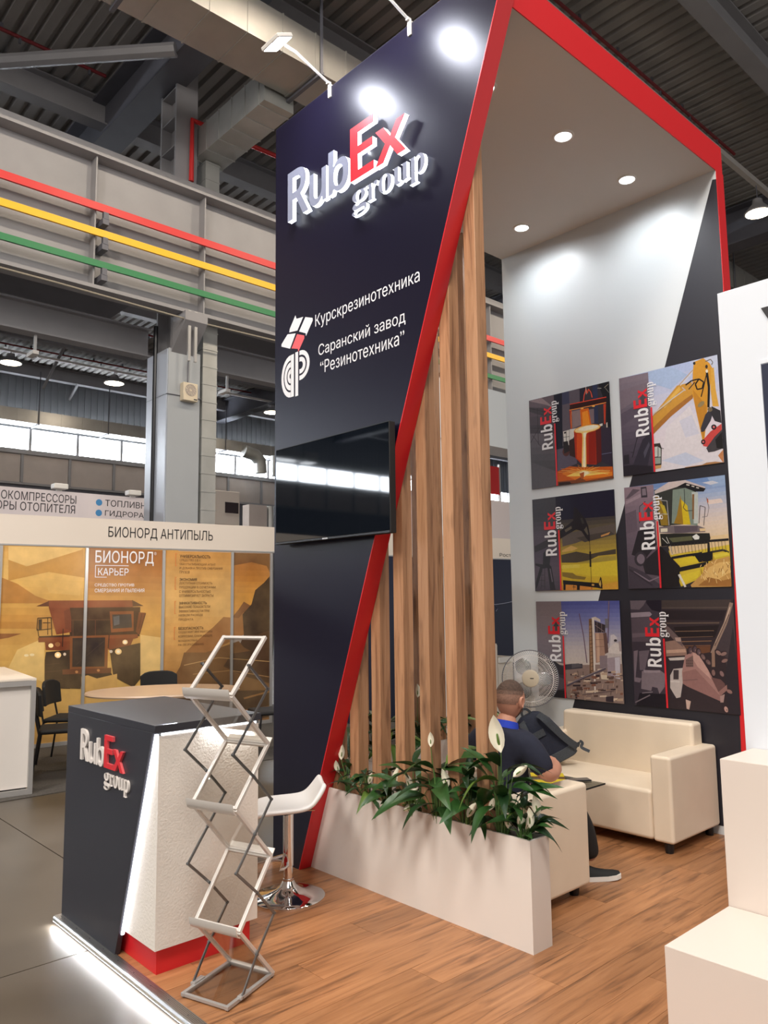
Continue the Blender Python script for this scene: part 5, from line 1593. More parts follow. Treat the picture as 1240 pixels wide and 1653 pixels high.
[[116,144,192,0,999,999,999,999,962,0,960],[128,153,196,0,960,999,962,999,926,1,921],[141,162,200,1,921,999,926,999,890,1,882],[153,171,204,1,882,999,890,999,853,1,842],[165,178,205,1,842,999,853,999,817,1,803],[177,183,203,1,803,999,817,999,781,2,764],[188,188,202,2,764,999,781,999,744,2,725],[200,193,200,2,725,999,744,999,708,2,686],[208,197,198,2,686,999,708,999,672,2,647],[213,199,194,2,647,999,672,999,636,3,608],[218,201,190,3,608,999,636,999,599,3,569],[223,203,186,3,569,999,599,999,563,3,530],[225,203,181,3,530,999,563,999,527,3,492],[224,201,175,3,492,999,527,999,491,4,453],[223,199,169,4,453,999,491,999,455,4,414],[222,197,163,4,414,999,455,999,419,4,375],[150,172,206,838,996,999,998,999,909,881,904],[206,206,216,787,954,885,961,940,935,863,925],[226,206,196,816,787,951,791,968,752,834,747],[214,186,60,428,350,999,381,999,185,532,10,497,109],[226,196,150,413,460,679,451,999,466,999,372,447,309],[56,58,54,313,942,545,944,626,925,724,884,707,585,463,586,441,568,347,595],[128,142,130,502,920,626,925,723,874,741,834,721,564,474,605],[190,196,190,684,879,743,872,730,583,687,587],[160,122,40,530,679,576,862,593,624,586,585,495,603],[214,186,40,579,822,636,757,656,579,586,585],[150,120,44,316,896,373,854,437,688,438,588,368,594],[196,172,56,364,805,411,780,437,688,406,691],[134,96,60,688,859,708,857,691,625,675,627],[206,190,186,318,931,466,999,630,998,814,912,808,894,629,974,545,944,322,902],[30,28,32,545,944,629,974,818,897,797,871,724,879,626,925],[210,200,190,636,949,666,940,669,951,639,960],[210,200,190,686,931,711,922,714,931,688,940],[210,200,190,728,912,754,903,756,912,731,921],[170,166,166,371,831,439,819,440,825,372,838],[170,166,166,436,822,443,587,451,587,443,822],[170,166,166,364,701,446,692,446,698,364,707],[50,50,54,612,917,610,789,616,789,618,916],[50,50,54,610,790,592,743,598,740,616,788],[50,50,54,593,740,621,707,626,711,597,743],[50,50,54,624,706,684,705,684,710,624,712],[90,84,86,740,582,759,744,752,746,733,583],[90,84,86,754,742,802,723,804,729,757,748],[90,84,86,800,726,776,560,782,559,807,725],[120,110,110,816,815,834,717,839,718,821,816],[120,110,110,834,718,816,643,820,642,839,717],[120,110,110,818,645,768,640,769,635,818,640],[190,90,60,824,803,825,766,835,766,834,803],[120,108,112,346,580,494,583,725,564,792,534,790,501,662,501,500,508,348,525],[96,84,92,493,578,725,564,717,516,561,507,500,513],[230,220,196,361,564,430,563,428,529,359,530],[226,196,150,738,536,792,533,791,509,742,510],[40,40,36,353,515,520,506,828,487,835,440,813,394,430,389,358,414],[96,96,70,435,469,660,472,668,433,474,426],[226,226,220,665,467,706,488,734,462,728,438,688,436],[200,196,190,370,471,449,386,453,390,374,475],[200,196,190,448,388,464,307,470,308,454,389],[210,206,200,412,479,439,408,445,409,417,481],[36,32,34,347,403,533,196,512,10,334,3,320,216],[32,30,34,358,393,576,399,575,420,357,415],[32,30,34,576,399,805,405,804,426,575,420],[32,30,34,805,405,997,407,997,428,804,426],[34,32,34,457,267,591,284,588,307,454,291],[34,32,34,591,284,711,293,709,316,589,307],[34,32,34,712,293,752,300,748,323,708,315],[34,32,34,524,148,806,194,800,232,518,187],[30,28,30,650,298,780,315,848,325,843,239,804,232,716,227],[30,28,30,804,404,823,403,826,288,796,271],[60,54,44,848,306,944,317,942,336,846,325],[60,54,44,939,318,986,294,995,311,947,335],[222,198,52,485,258,679,286,716,227,544,205],[222,198,60,528,108,721,159,698,92,533,20],[220,200,70,846,287,980,308,993,279,863,257],[196,150,84,624,22,739,120,763,196,843,239,996,269,997,0,633,2],[222,180,110,737,81,801,175,899,218,993,222,997,129,831,40],[160,110,56,694,15,796,89,927,56,999,73,997,0],[220,216,206,508,119,529,128,583,9,565,3],[70,64,60,419,405,428,320,433,320,423,405],[70,64,60,452,406,462,320,466,320,456,406],[70,64,60,485,406,495,320,499,320,490,407],[70,64,60,518,407,528,320,532,320,523,407],[70,64,60,551,408,561,320,565,320,555,408],[70,64,60,584,409,593,320,597,321,588,409],[70,64,60,616,410,625,320,629,321,620,410],[70,64,60,649,410,657,320,661,321,653,411],[70,64,60,681,411,689,320,693,321,685,411],[70,64,60,712,412,721,321,725,321,716,412],[70,64,60,744,413,752,321,756,321,748,413],[70,64,60,775,413,784,321,788,321,779,414],[70,64,60,807,414,815,321,819,321,810,414],[70,64,60,838,415,846,321,850,321,841,415],[70,64,60,868,416,876,321,880,321,872,416],[70,64,60,899,416,907,321,911,321,903,417],[70,64,60,929,417,937,321,941,321,933,417],[70,64,60,960,418,967,321,971,322,963,418],[236,200,130,913,54,888,75,885,72,910,50],[150,104,56,932,162,934,185,929,186,927,163],[244,216,150,992,117,999,137,999,141,989,121],[236,200,130,862,215,885,245,882,248,858,218],[150,104,56,747,218,750,240,746,240,742,219],[244,216,150,775,141,777,177,772,177,770,142],[236,200,130,897,149,905,172,901,174,893,151],[150,104,56,796,66,777,92,773,89,792,63],[244,216,150,790,134,762,155,759,151,787,130],[236,200,130,856,195,869,236,864,237,851,196],[150,104,56,882,84,877,104,872,103,877,83],[244,216,150,847,151,854,174,850,175,843,153],[236,200,130,783,62,771,94,766,92,778,61],[150,104,56,984,167,967,207,962,205,980,165],[244,216,150,879,102,855,134,851,131,876,99],[236,200,130,726,182,740,203,735,205,722,185],[150,104,56,799,23,828,55,825,58,795,26],[244,216,150,926,95,926,138,922,138,921,95],[236,200,130,767,60,743,105,738,103,763,58],[150,104,56,912,133,923,165,919,166,907,135],[244,216,150,944,201,947,245,942,245,939,202],[236,200,130,983,178,971,223,967,222,978,177],[150,104,56,825,218,839,248,835,250,820,220],[244,216,150,928,127,929,157,925,158,923,127],[236,200,130,799,42,811,84,807,85,795,44],[150,104,56,974,171,999,212,996,215,970,173],[244,216,150,863,111,844,153,839,151,859,109],[236,200,130,770,123,750,145,746,142,767,119],[150,104,56,893,125,905,166,900,167,888,126],[244,216,150,999,204,999,239,999,240,995,206],[236,200,130,904,114,909,157,905,158,899,114],[150,104,56,849,117,861,138,857,140,844,119],[244,216,150,848,210,828,230,825,227,844,207],[236,200,130,785,187,788,222,783,223,780,188],[150,104,56,951,122,975,151,971,154,947,125],[244,216,150,929,110,938,137,933,138,925,112],[236,200,130,979,66,961,100,957,98,975,63],[150,104,56,999,213,995,253,990,252,999,211],[244,216,150,730,77,737,117,732,118,726,78],[236,200,130,871,33,865,69,860,68,867,32],[150,104,56,736,118,734,166,729,166,731,118],[244,216,150,988,196,964,219,960,216,985,193],[236,200,130,774,80,779,115,774,115,769,81],[150,104,56,859,228,855,276,851,275,854,228],[244,216,150,949,107,935,152,930,151,945,105],[236,200,130,840,102,824,131,820,128,836,99],[147,125,136,0,999,311,993,312,930,0,936],[141,121,132,0,936,312,930,313,868,0,873],[135,116,128,0,873,313,868,314,806,0,811],[129,112,124,0,811,314,806,315,744,0,748],[124,108,120,0,748,315,744,316,682,0,686],[120,104,116,0,686,316,682,317,619,0,623],[116,101,113,0,623,317,619,317,557,0,560],[112,97,109,0,560,317,557,318,496,0,498],[107,94,106,0,498,318,496,319,434,0,436],[103,90,102,0,436,319,434,320,372,0,373],[98,86,98,0,373,320,372,321,310,0,311],[94,82,94,0,311,321,310,322,248,0,249],[93,81,92,0,249,322,248,323,187,0,186],[95,83,94,0,186,323,187,324,125,0,124],[97,85,95,0,124,324,125,325,64,0,62],[99,87,97,0,62,325,64,326,2,0,0],[96,84,94,8,883,95,977,172,958,45,888],[160,140,150,9,862,176,922,182,890,12,829],[60,54,62,179,983,238,983,245,878,179,880],[130,116,126,191,966,230,967,233,900,191,900],[104,90,102,5,738,117,769,122,563,7,541],[64,58,66,152,632,161,795,154,796,144,633],[64,58,66,160,793,223,837,218,843,155,798],[44,40,46,127,557,282,581,315,417,189,283,47,331],[60,54,62,205,282,194,247,169,222,135,214,103,225,80,252,73,289,84,324,110,349,143,356,176,345,198,318],[124,110,122,184,283,177,259,161,242,140,236,119,244,105,262,100,287,108,311,124,328,145,334,166,326,180,307],[44,40,46,188,273,324,376,325,115,181,141,163,223],[70,62,72,7,230,160,162,326,35,326,2,0,0],[130,116,128,56,161,216,64,224,74,64,171],[130,116,128,222,63,321,100,317,111,218,74],[56,50,58,11,183,246,22,255,33,21,194]],
[[83,89,155,0,999,999,999,999,959,0,956],[93,99,162,0,956,999,959,998,919,0,913],[104,109,169,0,913,998,919,998,879,1,870],[114,119,176,1,870,998,879,998,839,1,827],[125,129,181,1,827,998,839,998,799,1,784],[137,139,183,1,784,998,799,997,760,1,742],[148,149,186,1,742,997,760,997,720,1,699],[160,159,188,1,699,997,720,997,680,1,656],[170,167,189,1,656,997,680,997,641,2,614],[178,173,189,2,614,997,641,996,601,2,572],[186,179,188,2,572,996,601,996,562,2,529],[194,185,188,2,529,996,562,996,523,2,487],[199,189,188,2,487,996,523,996,484,2,445],[202,191,188,2,445,996,484,995,444,2,403],[205,194,188,2,403,995,444,995,405,3,361],[208,196,188,3,361,995,405,995,366,3,319],[150,128,120,310,334,999,384,999,0,349,4],[70,66,76,333,344,421,357,549,363,547,318,330,289],[96,92,98,421,357,507,365,548,336,418,312],[110,84,104,529,871,570,643,580,645,539,873],[110,84,104,570,643,597,374,608,375,580,644],[90,70,100,874,996,842,579,858,579,890,996],[150,130,150,879,996,842,578,848,578,885,996],[120,116,124,828,822,869,822,864,729,828,729],[128,96,72,644,817,680,822,678,272,627,251],[170,134,104,646,754,665,754,661,306,646,305],[90,66,54,645,788,684,797,683,801,644,792],[90,66,54,645,750,684,759,683,763,644,754],[90,66,54,645,712,684,721,683,725,644,716],[90,66,54,645,674,684,683,683,688,644,678],[90,66,54,645,636,684,646,683,650,644,640],[90,66,54,645,598,684,608,683,612,644,602],[90,66,54,645,560,684,570,683,575,644,565],[90,66,54,645,523,684,533,683,537,644,527],[90,66,54,645,485,684,495,683,500,644,489],[90,66,54,645,447,684,458,683,462,644,452],[90,66,54,645,410,684,420,683,425,644,414],[90,66,54,645,372,684,383,683,387,644,377],[90,66,54,645,335,684,346,683,350,644,339],[90,66,54,645,298,684,309,683,313,644,302],[210,196,186,675,831,722,840,777,813,776,786,710,808,684,808],[226,216,206,682,824,706,826,690,79,674,69],[60,52,58,709,799,830,760,826,684,713,682],[150,130,130,715,752,814,691,818,695,719,756],[140,120,124,737,790,731,683,736,683,742,790],[140,120,124,788,773,783,683,788,684,793,773],[176,140,122,708,678,803,679,813,472,804,401,706,379],[206,170,146,723,674,754,674,754,399,722,389],[120,92,80,709,609,808,615,808,618,709,612],[120,92,80,709,537,810,546,810,549,709,541],[110,84,80,803,679,841,684,855,491,813,472],[214,206,210,884,659,920,668,953,642,956,616,921,607,906,528,871,518],[222,212,208,851,521,930,589,969,582,999,531,997,479,854,482],[60,54,60,954,609,951,603,944,598,935,597,927,598,920,602,918,608,921,615,928,619,937,621,946,620,952,615],[176,160,160,970,599,999,609,999,505,974,504],[168,152,160,836,433,981,456,972,236,831,263],[206,200,210,921,441,976,450,967,236,919,242],[140,124,130,751,452,838,460,830,332,750,328],[222,204,180,752,284,783,299,826,262,839,220,759,223],[196,168,146,583,197,606,202,604,180,582,179],[104,80,74,466,124,534,132,533,110,465,105],[160,132,118,551,227,627,235,626,218,550,213],[66,54,60,450,28,473,33,471,8,449,7],[226,204,180,549,199,642,208,641,190,549,184],[140,96,80,815,206,898,214,897,193,814,187],[196,168,146,674,298,721,304,720,286,674,283],[104,80,74,541,150,578,156,577,138,541,135],[160,132,118,694,118,768,127,766,105,693,99],[66,54,60,632,181,716,190,715,173,632,168],[226,204,180,818,30,902,40,901,21,817,14],[140,96,80,554,124,625,132,624,113,553,108],[196,168,146,580,178,607,183,606,168,579,166],[104,80,74,449,103,542,113,541,100,448,93],[160,132,118,371,74,420,81,419,62,370,58],[66,54,60,402,254,476,262,475,241,401,237],[226,204,180,888,45,933,51,931,32,887,28],[140,96,80,646,166,695,173,694,147,645,144],[196,168,146,763,285,832,293,831,267,761,263],[104,80,74,920,168,941,173,940,150,919,149],[160,132,118,939,117,988,124,987,108,938,104],[66,54,60,838,300,912,307,911,289,837,285],[226,204,180,397,50,448,57,448,45,397,41],[140,96,80,465,44,499,50,498,26,464,24],[196,168,146,874,308,924,314,923,292,873,289],[104,80,74,667,57,715,64,714,44,666,40],[160,132,118,491,51,574,61,573,41,490,35],[66,54,60,570,210,634,218,634,205,569,201],[226,204,180,690,234,735,240,734,224,689,222],[140,96,80,891,282,927,288,926,275,890,273],[196,168,146,367,173,453,182,452,157,366,151],[104,80,74,673,194,756,203,755,184,672,179],[160,132,118,707,126,733,132,732,108,706,106],[66,54,60,425,143,516,153,515,133,425,127],[226,204,180,576,93,662,103,661,82,575,76],[140,96,80,387,31,410,37,409,15,386,13],[196,168,146,931,290,987,296,985,275,930,272],[104,80,74,476,237,502,242,502,229,475,227],[160,132,118,438,220,515,229,514,207,437,202],[66,54,60,839,132,914,141,913,128,838,123],[226,204,180,722,320,777,327,776,303,721,300],[140,96,80,666,232,706,238,705,221,665,219],[196,168,146,924,44,990,53,988,27,923,22],[104,80,74,845,246,896,253,894,231,844,228],[160,132,118,806,124,860,132,859,119,805,115],[66,54,60,965,273,999,278,999,266,965,264],[226,204,180,975,227,999,232,999,221,974,220],[140,96,80,649,246,720,254,719,232,648,228],[196,168,146,652,105,743,115,742,103,651,96],[104,80,74,715,119,781,127,780,112,715,107],[160,132,118,914,262,992,270,991,253,913,248],[66,54,60,445,53,473,59,471,35,444,33],[226,204,180,735,59,812,68,811,51,734,45],[140,96,80,449,229,471,234,470,212,448,211],[196,168,146,418,255,458,260,457,243,417,241],[104,80,74,796,195,852,202,851,190,796,186],[160,132,118,582,255,657,263,656,252,581,248],[66,54,60,749,114,805,122,804,111,748,107],[226,204,180,525,242,566,248,566,233,525,231],[140,96,80,963,102,993,107,992,86,961,84],[196,168,146,575,26,631,34,630,21,574,16],[104,80,74,826,253,903,261,902,239,825,234],[160,132,118,547,174,620,182,619,161,546,156],[66,54,60,701,260,745,266,744,244,700,241],[226,204,180,649,101,718,109,718,93,648,88],[140,96,80,419,96,467,103,466,83,418,80],[196,168,146,444,267,498,273,497,251,444,248],[104,80,74,429,68,514,77,513,56,428,49],[160,132,118,838,260,866,265,865,249,838,248],[66,54,60,440,181,519,189,518,174,440,169],[206,176,150,899,201,889,158,893,158,902,201],[70,56,60,647,217,645,165,649,165,651,218],[206,176,150,839,238,846,208,850,209,843,239],[70,56,60,628,204,636,178,640,180,632,206],[206,176,150,774,179,764,135,768,135,778,178],[70,56,60,865,118,854,71,858,70,869,117],[206,176,150,582,74,581,46,586,46,586,75],[70,56,60,831,168,827,125,831,125,835,168],[206,176,150,655,296,661,262,665,263,659,297],[70,56,60,551,287,553,236,557,236,556,287],[206,176,150,655,90,650,53,654,53,659,90],[70,56,60,556,221,555,186,559,186,560,222],[206,176,150,405,105,399,67,403,67,409,105],[70,56,60,492,284,493,245,498,246,496,284],[206,176,150,950,316,955,290,959,291,954,317],[70,56,60,484,293,482,256,487,257,488,293],[206,176,150,563,41,561,0,566,0,567,41],[70,56,60,920,231,921,201,925,201,924,232],[206,176,150,596,120,596,91,600,92,601,120],[70,56,60,412,84,414,40,418,40,416,85],[206,176,150,503,87,503,56,508,57,508,88],[70,56,60,471,128,479,86,483,87,475,129],[206,176,150,552,109,543,65,547,64,556,109],[70,56,60,636,297,634,256,639,257,640,297],[206,176,150,927,137,921,94,925,94,931,137],[70,56,60,524,123,524,80,528,81,528,124],[96,86,98,360,122,547,210,537,229,350,140],[96,86,98,546,210,819,322,811,341,537,229],[176,160,160,357,141,817,340,815,344,355,145],[120,100,100,533,45,902,116,901,124,532,54],[60,50,58,804,53,889,68,885,6,802,9],[129,115,119,0,999,321,999,322,945,0,949],[132,118,123,0,949,322,945,323,890,0,899],[135,121,126,0,899,323,890,324,836,0,849],[138,124,130,0,849,324,836,324,782,0,799],[139,125,131,0,799,324,782,325,728,0,749],[137,124,131,0,749,325,728,326,674,0,700],[136,123,130,0,700,326,674,327,620,0,650],[134,122,130,0,650,327,620,328,566,0,601],[132,120,128,0,601,328,566,329,513,0,551],[128,117,125,0,551,329,513,329,459,0,502],[125,114,122,0,502,329,459,330,406,0,453],[121,111,119,0,453,330,406,331,353,0,404],[70,64,72,3,447,78,445,82,379,177,346,332,335,345,144,340,12,0,0],[54,50,56,110,380,212,375,331,307,327,234,172,253,15,338],[96,88,96,20,179,205,227,325,197,332,107,47,13],[44,40,44,15,66,320,79,340,12,0,0]],
[[56,46,50,0,999,999,999,999,0,0,0],[70,60,58,325,998,982,998,966,905,323,924],[86,74,70,322,918,949,922,949,934,323,930],[44,36,40,324,904,928,900,893,812,368,816],[96,80,72,366,775,863,786,864,799,366,789],[40,32,34,436,749,862,774,816,662,461,653],[130,102,84,444,705,811,719,811,725,444,711],[120,94,78,460,650,798,668,798,673,461,655],[150,112,84,488,612,785,628,785,634,489,618],[140,100,74,516,575,773,589,773,594,516,580],[110,72,52,526,568,772,586,764,530,650,507],[72,62,66,994,970,999,503,915,227,898,499,827,551,813,624],[52,46,52,984,776,999,323,999,0,898,10,884,315],[150,126,112,967,974,905,798,935,790,997,965],[150,126,112,906,800,818,631,847,619,934,787],[150,126,112,818,630,768,527,798,516,847,620],[206,180,160,964,934,906,786,914,783,972,931],[206,180,160,906,786,818,617,826,614,914,782],[96,76,70,950,869,885,739,891,736,957,866],[96,76,70,885,739,807,589,814,586,891,736],[150,120,104,778,530,773,400,802,403,807,532],[150,120,108,344,611,480,634,545,550,546,493,345,475],[196,160,140,349,533,534,550,543,521,347,504],[110,92,92,314,786,385,748,500,634,516,568,428,632,360,699],[176,150,140,440,652,496,654,499,615,448,619],[206,196,190,365,461,540,479,538,455,384,433],[60,52,58,374,438,528,449,487,150,382,94],[196,184,180,375,303,410,363,502,377,516,349,464,110,423,98,368,188],[70,62,66,409,353,461,356,455,270,404,267],[214,206,200,372,255,464,256,463,242,371,241],[168,128,122,530,492,613,529,669,489,738,371,841,176,845,95,569,193,493,235,490,339],[196,156,146,607,524,669,489,738,371,760,289,642,394,598,467],[150,110,106,500,339,621,374,835,149,840,95,569,193,493,235],[58,48,52,507,222,836,103,833,4,556,6,515,124],[110,84,84,495,261,634,279,634,284,495,266],[120,96,92,533,454,605,495,603,392,533,388],[90,68,66,540,450,550,451,549,438,539,438],[90,68,66,557,451,567,451,566,439,556,438],[90,68,66,574,452,584,452,583,440,573,439],[90,68,66,591,452,600,453,600,441,590,440],[90,68,66,538,427,548,428,547,415,537,415],[90,68,66,555,428,565,429,564,416,554,416],[90,68,66,572,429,582,429,581,417,571,417],[90,68,66,589,430,599,430,598,418,588,417],[90,68,66,536,404,546,405,546,393,536,392],[90,68,66,553,405,563,406,563,394,553,393],[90,68,66,570,406,580,407,580,394,570,394],[90,68,66,587,407,597,407,596,395,586,395],[60,46,50,577,507,565,512,557,524,555,541,559,558,569,571,581,576,593,572,601,560,603,543,598,525,589,513],[92,74,80,583,508,574,511,569,521,568,536,571,550,578,561,587,565,595,561,600,551,601,537,598,523,591,512],[140,112,106,589,521,586,522,584,526,583,530,584,535,587,539,591,540,594,539,596,536,597,531,596,526,593,523],[60,46,50,620,519,608,523,600,535,599,552,603,569,612,582,625,587,636,583,644,570,646,554,642,536,632,524],[92,74,80,626,519,618,522,612,532,611,547,614,561,621,572,630,576,638,572,643,562,645,548,641,534,634,523],[140,112,106,633,532,629,533,627,537,626,542,628,546,630,550,634,551,637,550,640,547,640,542,639,537,636,534],[60,46,50,661,497,649,499,639,510,634,526,635,543,642,557,653,564,666,562,676,551,681,535,679,518,672,504],[100,82,88,666,497,657,499,650,508,646,522,647,536,652,547,659,553,668,551,675,542,679,528,678,514,674,503],[140,112,106,669,510,666,511,663,514,661,518,662,523,664,527,667,529,671,528,673,525,675,521,674,516,672,512],[60,46,50,708,461,696,459,683,465,672,478,667,494,669,508,678,518,690,520,704,514,714,502,719,486,717,471],[120,96,96,711,461,702,460,692,465,684,476,679,489,680,501,686,508,695,509,705,504,713,493,718,480,717,468],[140,112,106,708,471,705,470,701,472,698,476,697,480,697,484,700,487,703,488,707,486,710,483,711,478,711,474],[60,46,50,759,421,746,416,732,420,719,430,712,444,711,459,718,470,730,474,744,471,757,460,765,446,765,432],[116,92,90,761,419,752,417,741,420,730,429,723,441,722,452,726,460,735,463,747,459,757,451,764,439,765,428],[140,112,106,755,428,751,426,747,427,743,430,741,434,741,438,743,441,747,443,751,442,754,439,756,435,757,431],[60,46,50,783,323,771,324,761,334,756,350,758,367,765,381,776,387,788,386,797,376,802,360,801,343,794,329],[130,100,96,788,323,779,324,772,333,769,346,769,360,774,371,782,377,790,375,797,366,801,353,800,339,795,328],[140,112,106,791,336,788,336,785,339,783,343,784,348,786,352,789,354,792,353,795,350,797,346,796,341,794,337],[60,46,50,869,322,857,320,844,326,834,338,829,353,831,368,840,378,852,380,865,374,875,362,879,347,877,332],[140,110,110,872,322,863,321,853,326,845,336,841,349,842,361,847,368,856,369,866,364,874,353,878,341,877,329],[140,112,106,869,332,865,331,862,333,859,336,858,340,858,345,861,347,864,348,868,347,871,343,872,339,871,335],[60,46,50,914,538,913,526,903,514,888,505,871,501,856,504,849,513,850,525,860,537,875,546,892,549,906,546],[142,112,106,914,530,912,522,904,513,891,505,877,502,865,504,860,509,861,518,869,527,882,534,897,538,908,536],[140,112,106,901,518,901,515,898,511,894,509,889,508,885,509,883,511,883,515,886,518,890,521,895,522,899,521],[60,46,50,919,479,917,467,908,455,893,446,875,442,861,445,854,453,855,465,865,477,880,486,897,490,911,487],[142,110,104,919,471,917,463,909,454,896,446,882,443,870,444,864,450,866,459,874,468,887,475,901,478,913,477],[140,112,106,906,459,905,456,903,452,899,450,894,449,890,449,888,452,888,455,891,459,895,461,900,462,904,461],[60,46,50,940,186,930,178,916,176,900,180,888,190,882,202,885,214,895,222,910,224,925,219,937,210,943,197],[146,112,106,941,183,933,178,922,177,909,181,899,189,893,198,895,206,902,212,914,213,927,209,937,201,942,191],[140,112,106,931,186,928,183,924,183,919,184,916,187,914,190,915,194,918,196,922,197,927,195,930,193,931,189],[60,46,50,882,14,870,13,859,21,852,34,850,50,855,65,864,73,876,74,887,66,895,53,896,37,892,23],[196,156,146,886,14,877,14,869,21,863,32,861,45,864,57,871,63,879,63,888,57,894,45,895,32,893,21],[140,112,106,886,25,883,25,879,27,877,31,877,35,878,39,881,42,885,42,888,40,890,36,890,32,889,28],[60,46,50,860,512,848,506,834,507,819,515,809,528,806,542,810,553,822,559,837,558,851,550,861,538,864,524],[150,120,112,861,510,852,506,841,508,829,515,820,525,817,536,820,544,828,548,840,547,852,540,860,530,864,519],[140,112,106,852,516,849,515,845,515,841,517,838,520,837,524,839,528,842,529,846,529,850,527,853,524,854,520],[110,80,78,762,308,846,295,880,261,886,216,819,184],[150,112,106,819,184,898,253,899,208,835,149],[206,176,164,513,95,561,81,541,5,517,12],[170,140,134,830,148,874,170,859,96,831,94],[66,58,68,0,999,325,998,335,0,0,0],[104,92,100,2,996,172,998,141,950,95,909,6,914],[34,28,40,175,998,325,998,322,885,225,904,170,975],[150,136,146,4,879,203,889,225,865,200,844,5,833],[90,78,88,6,828,200,839,312,766,313,610,4,601],[110,96,106,8,681,308,698,311,668,6,641],[124,110,120,15,511,60,522,22,263,87,257,63,216,8,222],[110,98,108,70,513,180,527,124,337,70,334],[130,116,124,91,326,274,346,329,310,316,194,260,123,242,179,190,185,177,146,75,158],[150,136,144,108,337,279,341,278,322,112,312],[34,30,38,56,117,322,128,332,0,16,0],[120,108,116,10,20,166,101,161,111,4,30],[130,118,126,84,114,192,132,192,142,83,124]],
]
